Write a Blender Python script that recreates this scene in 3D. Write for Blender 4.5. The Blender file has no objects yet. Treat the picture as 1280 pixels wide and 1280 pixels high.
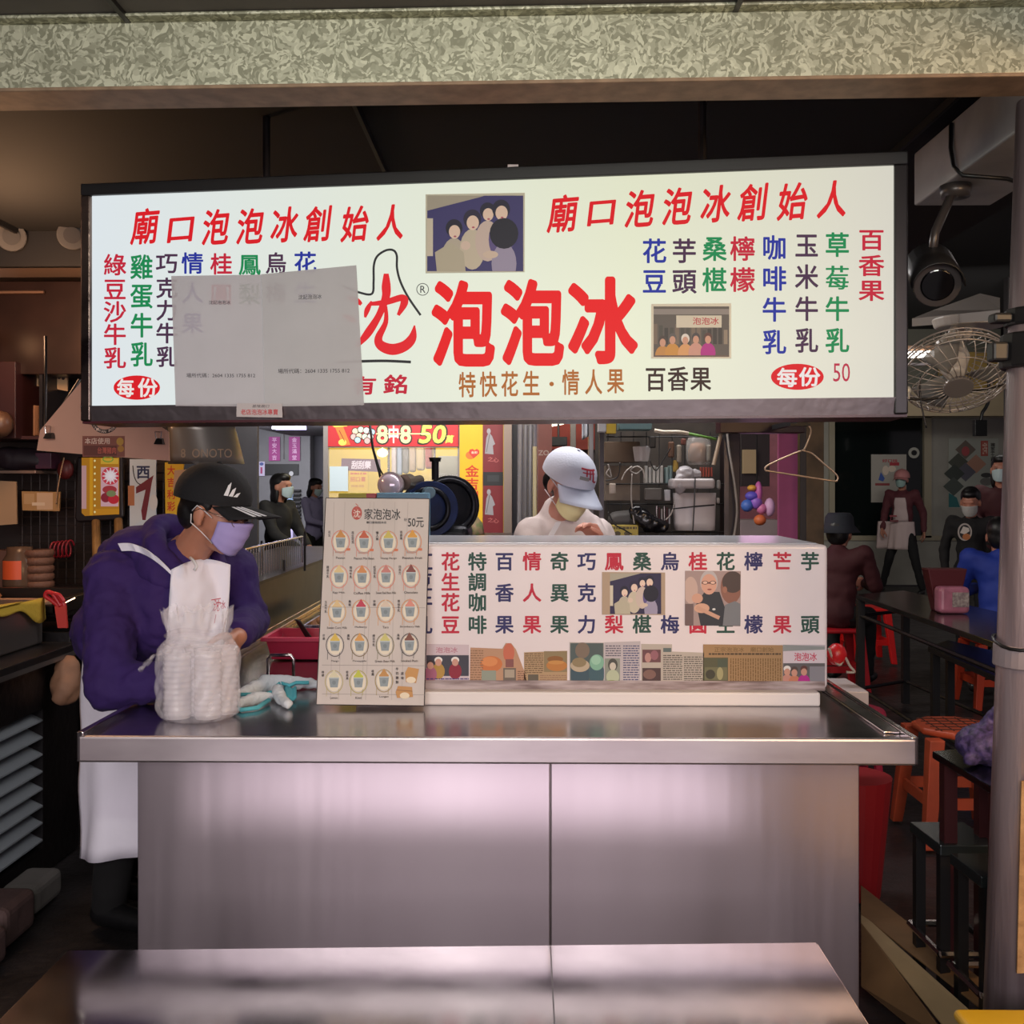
import bpy, bmesh, math, random
from math import sin, cos, pi, radians
from mathutils import Vector, Matrix, noise
from mathutils.bvhtree import BVHTree
random.seed(7)
V = Vector
sc = bpy.context.scene
COL = sc.collection
# ------------------------------------------------------------------ camera, world, exposure
F = 1280.0; YAW = radians(.85); EYE = 1.45; HY = 608.0
cd = bpy.data.cameras.new('camera'); cam = bpy.data.objects.new('camera', cd); COL.objects.link(cam)
cam.location = (0, 0, EYE); cam.rotation_euler = (pi/2, 0, YAW)
cd.sensor_width = 36; cd.lens = 36.0; cd.shift_y = -(640-HY)/1280.0; cd.clip_start = .05
sc.camera = cam
sc.view_settings.view_transform = 'Standard'; sc.view_settings.look = 'None'
sc.view_settings.exposure = 0.0; sc.view_settings.gamma = 1.0
try: sc.view_settings.use_curve_mapping = False
except Exception: pass
w = bpy.data.worlds.new('world'); sc.world = w; w.use_nodes = True
w.node_tree.nodes['Background'].inputs[0].default_value = (.55, .47, .52, 1)
w.node_tree.nodes['Background'].inputs[1].default_value = .24
def area(name, loc, look, sx, sy, e, col):
    l = bpy.data.lights.new(name, 'AREA'); l.shape = 'RECTANGLE'; l.size = sx; l.size_y = sy; l.energy = e; l.color = col
    o = bpy.data.objects.new(name, l); COL.objects.link(o); o.location = loc
    o.rotation_euler = (V(look)-V(loc)).to_track_quat('-Z', 'Y').to_euler(); return o
def point(name, loc, e, col, r=.05):
    l = bpy.data.lights.new(name, 'POINT'); l.energy = e; l.color = col; l.shadow_soft_size = r
    o = bpy.data.objects.new(name, l); COL.objects.link(o); o.location = loc; return o
area('lane_tube_light', (-.25, -.2, 2.3), (-.25, 2.3, 2.3), 2.0, .12, 26, (.95, 1, .82))
area('lane_shopfront_glow', (-.2, -3.4, 2.3), (0, 2.6, .9), 4.4, 2.4, 200, (1, .88, .93))
area('lane_warm_shop_glow', (1.7, 1.1, 2.1), (1.15, 1.8, .3), .5, .5, 30, (1, .62, .3))
area('inner_shop_light', (-1.2, 9.3, 2.6), (-1.2, 10.4, 1.4), 1.6, .3, 40, (1, .93, .7))
area('stall_ceiling_light', (.2, 4.3, 2.45), (.2, 4.2, 0), 1.6, .3, 26, (1, .95, .93))
point('neighbour_stall_bulb', (-2.05, 3.95, 2.2), 24, (1, .56, .3), .12)
point('neighbour_stall_lamp', (-2.5, 3.0, 2.3), 3, (1, .62, .42), .25)
area('alley_light', (-4.2, 15.6, 2.3), (-4.6, 20, 1.2), 2.4, .5, 170, (.93, .93, 1))
area('shop_light', (-.9, 6.3, 2.9), (-.9, 8.6, 1.6), 2.4, .4, 120, (1, .95, .85))
area('right_hall_light', (4.2, 9.5, 2.75), (5, 13, .4), 1.5, .3, 34, (1, .95, .88))
area('dining_light', (2.9, 4.6, 2.9), (2.9, 4.9, 0), 1.2, .3, 7, (1, .9, .85))
# ------------------------------------------------------------------ measuring: pixel + distance -> world point
RT = V((cos(YAW), sin(YAW), 0)); FW = V((-sin(YAW), cos(YAW), 0)); C0 = V((0, 0, EYE))
def ray(px, py): return RT*((px-640)/F) + FW + V((0, 0, -(py-HY)/F))
def P(px, py, d): return C0 + ray(px, py)*d
def PY(px, py, Y): r = ray(px, py); return C0 + r*(Y/r.y)
def DY(px, Y): return Y/ray(px, 0).y
def PZ(px, py, Z): r = ray(px, py); return C0 + r*((Z-EYE)/r.z)
# ------------------------------------------------------------------ materials
def lin(c):
    if isinstance(c, str): c = c.lstrip('#'); c = [int(c[i:i+2], 16) for i in (0, 2, 4)]
    return tuple(((x/255)/12.92 if x/255 <= .04045 else ((x/255+.055)/1.055)**2.4) for x in c[:3])
MC = {}
def M(name, hexc, rough=.6, metal=0, var=0, vs=6, bump=0, bs=40, emit=0, alpha=1, trans=0, stretch=(1, 1, 1), hex2=None, sss=0, rvar=0, coat=0):
    if name in MC: return MC[name]
    m = bpy.data.materials.new(name); m.use_nodes = True; nt = m.node_tree; N = nt.nodes; L = nt.links
    b = N['Principled BSDF']; c = lin(hexc)+(1,)
    b.inputs['Base Color'].default_value = c; b.inputs['Roughness'].default_value = rough; b.inputs['Metallic'].default_value = metal
    b.inputs['Alpha'].default_value = alpha; b.inputs['Transmission Weight'].default_value = trans
    if coat: b.inputs['Coat Weight'].default_value = coat; b.inputs['Coat Roughness'].default_value = .08
    if sss: b.inputs['Subsurface Weight'].default_value = sss; b.inputs['Subsurface Radius'].default_value = (.01, .004, .002)
    if emit: b.inputs['Emission Color'].default_value = c; b.inputs['Emission Strength'].default_value = emit
    if var or bump or hex2 or rvar:
        tc = N.new('ShaderNodeTexCoord'); mp = N.new('ShaderNodeMapping'); mp.inputs['Scale'].default_value = stretch
        L.new(tc.outputs['Object'], mp.inputs[0])
        def nz(s, det=4):
            n = N.new('ShaderNodeTexNoise'); n.inputs['Scale'].default_value = s; n.inputs['Detail'].default_value = det
            L.new(mp.outputs[0], n.inputs['Vector']); return n
        if var or hex2:
            n = nz(vs); r = N.new('ShaderNodeMapRange'); r.inputs[1].default_value = .35; r.inputs[2].default_value = .65
            L.new(n.outputs[0], r.inputs[0]); mx = N.new('ShaderNodeMix'); mx.data_type = 'RGBA'
            c2 = lin(hex2)+(1,) if hex2 else tuple(x*(1-var) for x in c[:3])+(1,)
            mx.inputs[6].default_value = c; mx.inputs[7].default_value = c2
            L.new(r.outputs[0], mx.inputs[0]); L.new(mx.outputs[2], b.inputs['Base Color'])
        if rvar:
            n = nz(vs*1.7); r = N.new('ShaderNodeMapRange'); r.inputs[3].default_value = rough-rvar; r.inputs[4].default_value = rough+rvar
            L.new(n.outputs[0], r.inputs[0]); L.new(r.outputs[0], b.inputs['Roughness'])
        if bump:
            n = nz(bs, 3); bp = N.new('ShaderNodeBump'); bp.inputs['Strength'].default_value = min(1, bump); bp.inputs['Distance'].default_value = .01*max(1, bump)
            L.new(n.outputs[0], bp.inputs['Height']); L.new(bp.outputs[0], b.inputs['Normal'])
    MC[name] = m; return m
def MA(name, emit=0, rough=.55, alpha=1):      # printed colours carried by the faces
    m = bpy.data.materials.new(name); m.use_nodes = True; nt = m.node_tree; b = nt.nodes['Principled BSDF']
    a = nt.nodes.new('ShaderNodeAttribute'); a.attribute_name = 'Col'
    if not emit: nt.links.new(a.outputs['Color'], b.inputs['Base Color'])
    else: b.inputs['Base Color'].default_value = (.02, .02, .02, 1); b.inputs['Specular IOR Level'].default_value = .06
    b.inputs['Roughness'].default_value = rough; b.inputs['Alpha'].default_value = alpha
    if emit: nt.links.new(a.outputs['Color'], b.inputs['Emission Color']); b.inputs['Emission Strength'].default_value = emit
    return m
PRINT = MA('print'); BACKLIT = MA('backlit_print', .9, .35); GLOSSY = MA('glossy_print', 0, .6)
# ------------------------------------------------------------------ objects
ORG = {}
def tag(o, label=None, cat=None, group=None):
    if label: o['label'] = label
    if cat: o['category'] = cat
    if group: o['group'] = group
    return o
def T(name, loc, label, cat, group=None):
    o = bpy.data.objects.new(name, None); COL.objects.link(o); o.location = loc; o.empty_display_size = .05
    ORG[o.name] = V(loc); return tag(o, label, cat, group)
def S(o): o['kind'] = 'structure'; return o
def link(name, me, parent=None, org=None):
    if parent is not None: org = ORG[parent.name]
    elif org is None:
        xs = [v.co for v in me.vertices]
        org = V(((min(c.x for c in xs)+max(c.x for c in xs))/2, (min(c.y for c in xs)+max(c.y for c in xs))/2, min(c.z for c in xs)))
    me.transform(Matrix.Translation(-org))
    o = bpy.data.objects.new(name, me); COL.objects.link(o); ORG[o.name] = V(org)
    if parent is not None: o.parent = parent
    else: o.location = org
    return o
def copytree(o, loc=None, rotz=None, parent=None, label=None):
    c = o.copy(); COL.objects.link(c); ORG[c.name] = ORG[o.name]
    if parent is not None: c.parent = parent
    for ch in [x for x in o.children]: copytree(ch, parent=c)
    if loc is not None: c.location = loc; ORG[c.name] = V(loc)
    if rotz is not None: c.rotation_euler = (0, 0, rotz)
    if label: c['label'] = label
    return c
def orient(d):
    return V(d).normalized().to_track_quat('Z', 'Y').to_matrix()
class MB:
    def __init__(s): s.v = []; s.f = []; s.c = []; s.col = None
    def add(s, vs, fs):
        b = len(s.v); s.v += [V(x) for x in vs]; s.f += [tuple(i+b for i in f) for f in fs]; s.c += [s.col]*len(fs); return s
    def box(s, c, d, R=None):
        c = V(c); hs = [x/2 for x in d]; vs = []
        for z in (-1, 1):
            for y in (-1, 1):
                for x in (-1, 1):
                    p = V((x*hs[0], y*hs[1], z*hs[2])); vs.append(c+(R @ p if R else p))
        return s.add(vs, [(0, 2, 3, 1), (4, 5, 7, 6), (0, 1, 5, 4), (2, 6, 7, 3), (0, 4, 6, 2), (1, 3, 7, 5)])
    def bb(s, a, b):
        a = V(a); b = V(b); return s.box((a+b)/2, [abs(x) for x in (b-a)])
    def cyl(s, p0, p1, r0, r1=None, n=12, cap=True):
        p0 = V(p0); p1 = V(p1); r1 = r0 if r1 is None else r1; R = orient(p1-p0); vs = []
        for p, r in ((p0, r0), (p1, r1)):
            for i in range(n): a = 2*pi*i/n; vs.append(p+R @ V((r*cos(a), r*sin(a), 0)))
        fs = [(i, (i+1) % n, n+(i+1) % n, n+i) for i in range(n)]
        if cap: fs += [tuple(range(n-1, -1, -1)), tuple(range(n, 2*n))]
        return s.add(vs, fs)
    def tube(s, pts, r, n=6, closed=False, rr=None):
        pts = [V(p) for p in pts]; m = len(pts); vs = []; up = None
        for i, p in enumerate(pts):
            a = pts[(i-1) % m] if (i or closed) else p; b = pts[(i+1) % m] if (i < m-1 or closed) else p
            t = (b-a).normalized()
            if up is None: up = t.orthogonal().normalized()
            up = (up - t*up.dot(t)); up = up.normalized() if up.length > 1e-6 else t.orthogonal().normalized()
            sd = t.cross(up); q = rr[i] if rr else r
            vs += [p+up*cos(2*pi*k/n)*q+sd*sin(2*pi*k/n)*q for k in range(n)]
        fs = []
        for i in range(m if closed else m-1):
            j = (i+1) % m
            fs += [(i*n+k, i*n+(k+1) % n, j*n+(k+1) % n, j*n+k) for k in range(n)]
        if not closed: fs += [tuple(range(n-1, -1, -1)), tuple((m-1)*n+k for k in range(n))]
        return s.add(vs, fs)
    def lathe(s, prof, c, n=24, R=None, cap=False, sx=1, sy=1):
        c = V(c); vs = []
        for r, z in prof:
            for i in range(n):
                a = 2*pi*i/n; p = V((r*cos(a)*sx, r*sin(a)*sy, z)); vs.append(c+(R @ p if R else p))
        fs = []
        for j in range(len(prof)-1):
            fs += [(j*n+i, j*n+(i+1) % n, (j+1)*n+(i+1) % n, (j+1)*n+i) for i in range(n)]
        if cap: fs += [tuple(range(n-1, -1, -1)), tuple((len(prof)-1)*n+i for i in range(n))]
        return s.add(vs, fs)
    def ell(s, c, r, R=None, n=16):
        m = n//2; prof = [(sin(pi*j/m), -cos(pi*j/m)) for j in range(1, m)]
        c = V(c); r = V(r); vs = []
        q = lambda p: c+(R @ V((p[0]*r.x, p[1]*r.y, p[2]*r.z)) if R else V((p[0]*r.x, p[1]*r.y, p[2]*r.z)))
        for a, z in prof: vs += [q((a*cos(2*pi*i/n), a*sin(2*pi*i/n), z)) for i in range(n)]
        k = len(vs); vs += [q((0, 0, -1)), q((0, 0, 1))]; fs = []
        for j in range(len(prof)-1): fs += [(j*n+i, j*n+(i+1) % n, (j+1)*n+(i+1) % n, (j+1)*n+i) for i in range(n)]
        fs += [(k, (i+1) % n, i) for i in range(n)]; t = (len(prof)-1)*n
        fs += [(k+1, t+i, t+(i+1) % n) for i in range(n)]
        return s.add(vs, fs)
    def cap(s, p0, p1, r0, r1, n=14):
        s.ell(p0, (r0,)*3, None, n); s.ell(p1, (r1,)*3, None, n); return s.cyl(p0, p1, r0, r1, n)
    def grid(s, fn, nu, nv, wrap=False):
        vs = [fn(i/(nu-1) if not wrap else i/nu, j/(nv-1)) for j in range(nv) for i in range(nu)]
        fs = [(j*nu+i, j*nu+(i+1) % nu, (j+1)*nu+(i+1) % nu, (j+1)*nu+i) for j in range(nv-1) for i in range(nu if wrap else nu-1)]
        return s.add(vs, fs)
    def prism(s, pts, ex):
        n = len(pts); pts = [V(p) for p in pts]; ex = V(ex)
        return s.add(pts+[p+ex for p in pts], [tuple(range(n-1, -1, -1)), tuple(range(n, 2*n))]+[(i, (i+1) % n, n+(i+1) % n, n+i) for i in range(n)])
    def mesh(s, name, mat):
        me = bpy.data.meshes.new(name); me.from_pydata([tuple(p) for p in s.v], [], s.f)
        if mat: me.materials.append(mat)
        if any(c is not None for c in s.c):
            ca = me.color_attributes.new('Col', 'FLOAT_COLOR', 'CORNER'); buf = []
            for f, c in zip(s.f, s.c): buf += (list(lin(c))+[1.0])*len(f)
            ca.data.foreach_set('color', buf)
        me.update(); return me
    def build(s, name, mat, parent=None, smooth=False, bev=0, fix=True, thick=0, seg=2, sub=0):
        me = s.mesh(name, mat)
        if fix:
            bm = bmesh.new(); bm.from_mesh(me); bmesh.ops.recalc_face_normals(bm, faces=bm.faces); bm.to_mesh(me); bm.free()
        if smooth:
            for p in me.polygons: p.use_smooth = True
        o = link(name, me, parent)
        if thick:
            md = o.modifiers.new('s', 'SOLIDIFY'); md.thickness = thick; md.offset = 0
        if bev:
            md = o.modifiers.new('b', 'BEVEL'); md.width = bev; md.segments = seg; md.limit_method = 'ANGLE'; md.angle_limit = radians(40)
        if sub:
            md = o.modifiers.new('u', 'SUBSURF'); md.levels = sub; md.render_levels = sub
        return o
# organic surface: tapered capsules and ellipsoids fused into one skin
def blob(name, prims, mat, parent, vox=.012, sm=6, wr=0, wrs=8, fac=.5):
    b = MB()
    for p in prims:
        if p[0] == 'c': b.cap(p[1], p[2], p[3], p[4])
        elif p[0] == 'e': b.ell(p[1], p[2], p[3] if len(p) > 3 else None)
    me = b.mesh('tmp', None); o = bpy.data.objects.new('tmp', me); COL.objects.link(o)
    r = o.modifiers.new('r', 'REMESH'); r.mode = 'VOXEL'; r.voxel_size = vox; r.use_smooth_shade = True
    k = o.modifiers.new('k', 'SMOOTH'); k.iterations = sm; k.factor = fac
    dg = bpy.context.evaluated_depsgraph_get(); dg.update()
    m2 = bpy.data.meshes.new_from_object(o.evaluated_get(dg)); m2.name = name
    bpy.data.objects.remove(o); m2.materials.clear()
    if mat: m2.materials.append(mat)
    if wr:
        for v in m2.vertices:
            q = v.co*wrs; n = noise.noise(q)+.5*noise.noise(q*2.3)
            v.co += v.normal*(wr*(1-abs(n)*2.2))
    for p in m2.polygons: p.use_smooth = True
    return link(name, m2, parent)
def bvh(*obs):
    vs = []; fs = []
    for o in obs:
        g = ORG[o.name]; b = len(vs); vs += [v.co+g for v in o.data.vertices]; fs += [tuple(i+b for i in p.vertices) for p in o.data.polygons]
    return BVHTree.FromPolygons(vs, fs)
# ------------------------------------------------------------------ flat print on a plane, measured from the photo
GC = {}
def glyph(t, bold):
    k = (t, bold)
    if k not in GC:
        c = bpy.data.curves.new('t', 'FONT'); c.body = t; c.size = 1; c.offset = bold; c.resolution_u = 3
        o = bpy.data.objects.new('t', c); m = o.to_mesh()
        GC[k] = ([(v.co.x, v.co.y) for v in m.vertices], [tuple(p.vertices) for p in m.polygons])
        o.to_mesh_clear(); bpy.data.objects.remove(o); bpy.data.curves.remove(c)
    return GC[k]
class Art(MB):
    def __init__(s, p0, n, step=.00003, lift=.0006):
        super().__init__(); s.p0 = V(p0); s.n = V(n).normalized(); s.k = 0; s.step = step; s.lift = lift
    def h(s, px, py):
        r = ray(px, py); q = s.p0+s.n*(s.lift+s.k*s.step); return C0+r*((q-C0).dot(s.n)/r.dot(s.n))
    clip = None
    def poly(s, pts, col):
        if s.clip:
            x0, y0, x1, y1 = s.clip
            for ax, lim, sg in ((0, x0, 1), (0, x1, -1), (1, y0, 1), (1, y1, -1)):
                out = []
                for i, p in enumerate(pts):
                    q = pts[i-1]; a = sg*(p[ax]-lim); b = sg*(q[ax]-lim)
                    if a*b < 0: t = b/(b-a); out.append((q[0]+(p[0]-q[0])*t, q[1]+(p[1]-q[1])*t))
                    if a >= 0: out.append(p)
                pts = out
                if len(pts) < 3: return s
        s.k += 1; s.col = col; return s.add([s.h(*p) for p in pts], [tuple(range(len(pts)))])
    def rect(s, x0, y0, x1, y1, col): return s.poly([(x0, y1), (x1, y1), (x1, y0), (x0, y0)], col)
    def el(s, cx, cy, rx, ry, col, n=20): return s.poly([(cx+rx*cos(2*pi*i/n), cy-ry*sin(2*pi*i/n)) for i in range(n)], col)
    def ring(s, cx, cy, rx, ry, t, col, n=20):
        s.k += 1; s.col = col
        vs = [s.h(cx+(rx-q)*cos(2*pi*i/n), cy-(ry-q)*sin(2*pi*i/n)) for q in (0, t) for i in range(n)]
        return s.add(vs, [(i, (i+1) % n, n+(i+1) % n, n+i) for i in range(n)])
    def stroke(s, pts, ws, col):
        s.k += 1; s.col = col; n = len(pts); ws = ws if isinstance(ws, (list, tuple)) else [ws]*n; L = []; R = []
        for i, (x, y) in enumerate(pts):
            a = pts[max(0, i-1)]; b = pts[min(n-1, i+1)]; dx, dy = b[0]-a[0], b[1]-a[1]; l = math.hypot(dx, dy) or 1
            q = ws[i]/2; L.append(s.h(x-dy/l*q, y+dx/l*q)); R.append(s.h(x+dy/l*q, y-dx/l*q))
        return s.add(L+R, [(i, i+1, n+i+1, n+i) for i in range(n-1)])
    def put(s, t, bold, f, col):
        g, fs = glyph(t, 0); s.k += 1; s.col = col; r = bold*.55     # heavier weights: the glyph laid down again a hair to each side
        n = 24 if r > .03 else 8
        for i in range(n+1 if r > .004 else 1):
            dx, dy = (0, 0) if i == 0 else (r*cos(i*2*pi/n), r*sin(i*2*pi/n))
            s.add([s.h(*f(x+dx, y+dy)) for x, y in g], fs); s.k += .3
        return s
    def ch(s, t, cx, cy, w, h, col, bold=.02, sh=0, rise=0):
        if t == '莓':     # set from its two halves
            s.word('艹', cx-w*.46, cy-h*.47, cx+w*.46, cy-h*.22, col, bold); return s.word('每', cx-w*.46, cy-h*.20, cx+w*.46, cy+h*.47, col, bold)
        def f(x, y):
            u = (x-.5)/.96; v = (y-.375)/.96
            return cx+u*w+sh*v*h, cy-v*h-rise*u*w
        return s.put(t, bold, f, col)
    def word(s, t, x0, y0, x1, y1, col, bold=.0, sh=0, rise=0, rot=0):
        g, fs = glyph(t, 0)
        if not g: return s
        a = min(p[0] for p in g); b = max(p[0] for p in g); c = min(p[1] for p in g); d = max(p[1] for p in g)
        def f(x, y):
            u = (x-a)/(b-a); v = (y-c)/(d-c)
            return x0+u*(x1-x0)+sh*v*(y1-y0), y1-v*(y1-y0)-rise*u
        return s.put(t, bold, f, col)
    def column(s, t, cx, ys, w, h, col, bold=.03):
        for c, y in zip(t, ys): s.ch(c, cx, y, w, h, col, bold)
        return s
    def lines(s, x0, y0, x1, y1, step, col, rng, vert=False, w=.45):   # rows of unreadable small type as dashes
        p = (x0 if vert else y0)+step/2; k0 = s.k
        while p < (x1 if vert else y1):
            q = y0 if vert else x0; e = y1 if vert else x1
            while q < e-1:
                s.k = k0; l = rng.uniform(1.5, 5); z = min(e, q+l)
                if vert: s.rect(p-step*w/2, q, p+step*w/2, z, col)
                else: s.rect(q, p-step*w/2, z, p+step*w/2, col)
                q = z+rng.uniform(.4, 1.2)
            p += step
        return s
    def out(s, name, mat, parent=None): return s.build(name, mat, parent, fix=False)
# ------------------------------------------------------------------ shared materials
STEEL = M('brushed_steel', '#cbc2c3', .42, 1, rvar=.08, vs=3, bump=.05, bs=3, stretch=(1, 1, 3), hex2='#b8adb0')
STEELV = M('front_sheet_steel', '#cbc0c4', .34, 1, rvar=.06, vs=1.6, bump=.35, bs=4.5, stretch=(1, 1, .07), hex2='#bfb2b8')
STEELTOP = M('worn_steel_top', '#bdb9bb', .2, 1, rvar=.08, vs=5, bump=.04, bs=2.5, hex2='#a5a1a4')
CHROME = M('polished_steel', '#c9c2c2', .16, 1, bump=.12, bs=5)
DARKSTEEL = M('dark_steel', '#4a4648', .35, .8, var=.4)
BLACK = M('black_paint', '#0d0d10', .5)
BLACKP = M('black_plastic', '#101012', .4)
WOODB = M('brown_wood', '#4b3528', .6, var=.4, vs=12, stretch=(1, 1, .15))
WHITE = M('white_plastic', '#e6e0e2', .35)
WHITEP = M('white_paper', '#d9d5d4', .7)
MAROON = M('maroon_paint', '#4a1822', .35, var=.3)
RED = M('red_plastic', '#b51a22', .35)
# ------------------------------------------------------------------ floor, ceiling, walls
fl = MB(); fl.bb((-9, -6, -.06), (9, 24, -.012)); FLOOR = S(fl.build('floor', M('wet_dark_paving', '#2c292b', .4, var=.5, vs=5, bump=.5, bs=25, rvar=.12)))
FLOOR['label'] = 'dark wet market floor of small paving stones'
tm = [M('paving_stone', '#474346', .42, var=.35, vs=9, bump=.4, bs=60), M('paving_stone_dark', '#38343a', .38, var=.35, vs=9, bump=.4, bs=60)]
tiles = []
for k in range(4):
    b = MB(); b.box((0, 0, 0), (.293, .193, .03)); o = b.build('tile', tm[k % 2], FLOOR, bev=.004, seg=1)
    tiles.append(o)
n = 0
for j in range(31):
    for i in range(9):
        x = 1.33+i*.3+(.15 if j % 2 else 0); y = 3.0+j*.2
        if x > .62+.5*y: continue
        src = tiles[(i*7+j*3) % 4]
        if n < 4: o = tiles[n]
        else: o = src.copy(); COL.objects.link(o)
        o.location = V((x, y, -.004-random.random()*.004))-ORG[FLOOR.name]; n += 1
ce = MB(); ce.bb((-3.4, 2.35, 2.56), (1.9, 5.6, 2.62)); CEIL = ce.build('ceiling', M('black_ceiling_sheet', '#08080b', .85)); S(CEIL)
for i in range(3):
    b = MB(); x = -2.2+i*1.7; b.bb((x, 2.4, 2.535), (x+.012, 5.55, 2.56)); b.build('roof_rib', M('black_ceiling_rib', '#101014', .6), CEIL)
b = MB(); b.bb((-4, -1.2, 2.5), (3.2, 2.32, 2.54)); o = b.build('ceiling', M('grey_canopy_sheet', '#77736e', .8, var=.25, vs=3)); S(o)
for x in (-2.2, -.9, .45, 1.8):
    b = MB(); b.bb((x, -1.2, 2.488), (x+.012, 2.3, 2.5)); b.build('seam_strip', DARKSTEEL, o)
b = MB(); b.bb((-9, 5.6, 3.6), (9, 22, 3.7)); S(b.build('ceiling', M('dark_high_roof', '#121012', .9)))
b = MB(); b.bb((-3.4, 2.0, 0), (-3.34, 5.4, 2.56)); S(b.build('wall_left', M('sooty_brown_wall', '#4c3329', .7, var=.5, vs=5)))
wb = MB(); wb.bb((-3.4, 5.25, 0), (-1.86, 5.32, 2.56)); WB = S(wb.build('wall_back', M('sooty_dark_wall', '#33241f', .7, var=.5, vs=5)))
# beam of galvanised steel across the front of the canopy
def gal():
    m = bpy.data.materials.new('galvanised_spangle'); m.use_nodes = True; nt = m.node_tree; N = nt.nodes; L = nt.links; b = N['Principled BSDF']
    tc = N.new('ShaderNodeTexCoord'); ns = N.new('ShaderNodeTexNoise'); ns.inputs['Scale'].default_value = 18; ns.inputs['Detail'].default_value = 2
    ad = N.new('ShaderNodeMixRGB'); ad.inputs[0].default_value = .09; L.new(tc.outputs['Object'], ns.inputs['Vector'])
    L.new(tc.outputs['Object'], ad.inputs[1]); L.new(ns.outputs['Color'], ad.inputs[2])
    v = N.new('ShaderNodeTexVoronoi'); v.inputs['Scale'].default_value = 120; L.new(ad.outputs[0], v.inputs['Vector'])
    r = N.new('ShaderNodeValToRGB'); e = r.color_ramp.elements; e[0].color = lin('#8c8c78')+(1,); e[1].color = lin('#cacab4')+(1,); e[0].position = .3; e[1].position = .8
    L.new(v.outputs['Color'], r.inputs[0]); L.new(r.outputs[0], b.inputs['Base Color'])
    b.inputs['Metallic'].default_value = .45; b.inputs['Roughness'].default_value = .48
    bp = N.new('ShaderNodeBump'); bp.inputs['Strength'].default_value = .25; bp.inputs['Distance'].default_value = .004; L.new(v.outputs['Color'], bp.inputs['Height']); L.new(bp.outputs[0], b.inputs['Normal'])
    return m
A = P(-60, 112, 2.31); B = P(1330, 91, 2.215); z0 = A.z; u = V((B.x-A.x, B.y-A.y, 0)); L_ = u.length; u.normalize(); nb = V((-u.y, u.x, 0))
t = T('galvanized_beam', (A.x+u.x*L_/2, A.y, z0), 'long galvanised steel beam with mottled spangle crossing above the sign', 'beam')
def fr(s, y, z): return V((A.x, A.y, z0))+u*s+nb*y+V((0, 0, z))
def slab(name, y0, y1, za, zb, m, par, bev=.003, s0=0, s1=None):
    s1 = L_ if s1 is None else s1; b = MB(); b.prism([fr(s0, y0, za), fr(s0, y1, za), fr(s0, y1, zb), fr(s0, y0, zb)], u*(s1-s0)); return b.build(name, m, par, bev=bev)
GAL = gal()
slab('web', 0, .012, .0, .145, GAL, t); slab('lower_flange', .0, .12, -.006, .004, M('rusty_flange', '#9a8068', .6, .3, var=.35, vs=20), t)
slab('upper_flange', -.03, .10, .145, .153, GAL, t)
b = MB()
for k in range(4):
    s = .35+k*.8; b.cyl(fr(s, -.006, .1), fr(s, .002, .1), .008, n=8)
# ------------------------------------------------------------------ the counter
YC = 2.62; ZC = .80; XL = PZ(92, 922, ZC).x; XR = .99; XL = -1.155
ct = T('serving_counter', (-.08, YC+.5, 0), 'stainless steel serving counter with lilac sheen, two front panels and wide overhanging top', 'counter')
b = MB(); pts = [(XL, YC), (XR, YC), (XR, 3.75), (-.03, 3.75), (-.03, 5.9), (XL, 5.9)]
b.prism([(x, y, ZC-.012) for x, y in pts], (0, 0, .012)); b.build('worktop', STEELTOP, ct, bev=.002)
b = MB(); b.bb((XL, YC-.006, ZC-.06), (XR, YC+.012, ZC+.008)); b.build('front_edge', STEEL, ct, bev=.006)
b = MB(); b.bb((XR-.012, YC, ZC-.06), (XR+.006, 3.75, ZC+.012)); b.bb((XR-.055, YC+.08, ZC), (XR-.012, 3.75, ZC+.008)); b.build('right_rim', CHROME, ct, bev=.003)
b = MB(); b.bb((XL-.006, YC, ZC-.06), (XL+.012, 5.9, ZC+.018)); b.bb((XL+.012, YC+.75, ZC), (XL+.05, 5.9, ZC+.018)); b.build('left_rim', CHROME, ct, bev=.003)
cl = (PY(172, 1000, YC+.05).x, PY(1074, 1000, YC+.05).x); cm = PY(688, 1000, YC+.05).x
for a, c in ((cl[0], cm-.0015), (cm+.0015, cl[1])):
    b = MB(); b.bb((a, YC+.05, .02), (c, YC+.062, ZC-.055)); b.build('front_panel', STEELV, ct, bev=.002)
b = MB(); b.bb((cl[0]+.002, YC+.062, .03), (cl[1]-.002, 3.72, ZC-.06)); b.build('cabinet_body', M('steel_side', '#8d8483', .35, .9, var=.2), ct)
b = MB(); b.bb((cl[0]+.002, 3.72, .03), (-.08, 5.8, ZC-.06)); b.build('rear_cabinet_body', M('steel_side', ''), ct)
# ------------------------------------------------------------------ bench table in front
ZB = .45
q = [PZ(85, 1188, ZB), PZ(1020, 1178, ZB)]; e0, e1 = q; dirb = (e1-e0).normalized(); nn = V((dirb.y, -dirb.x, 0))
tb = T('low_table', (-.2, 1.95, 0), 'low stainless steel table with dented mirror-like top in front of the counter', 'table')
b = MB(); fbl = V((-1.0+.03, 1.58, ZB)); fbr = V((.63-.0, 1.55, ZB)); tp = [e0, e1, e1+V((0, -.66, 0)), e0+V((0, -.66, 0))]
b.prism([p-V((0, 0, .004)) for p in tp], (0, 0, .004)); b.build('table_top', M('dented_steel', '#aeacb0', .13, 1, rvar=.06, vs=4, bump=.10, bs=2.2, hex2='#98969a'), tb, bev=.001)
b = MB()
for i in range(4):
    p0 = tp[i]; p1 = tp[(i+1) % 4]; b.prism([p0-V((0, 0, .004)), p1-V((0, 0, .004)), p1-V((0, 0, .03)), p0-V((0, 0, .03))], (p1-p0).cross(V((0, 0, 1))).normalized()*-.004)
b.build('folded_rim', CHROME, tb)
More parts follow.
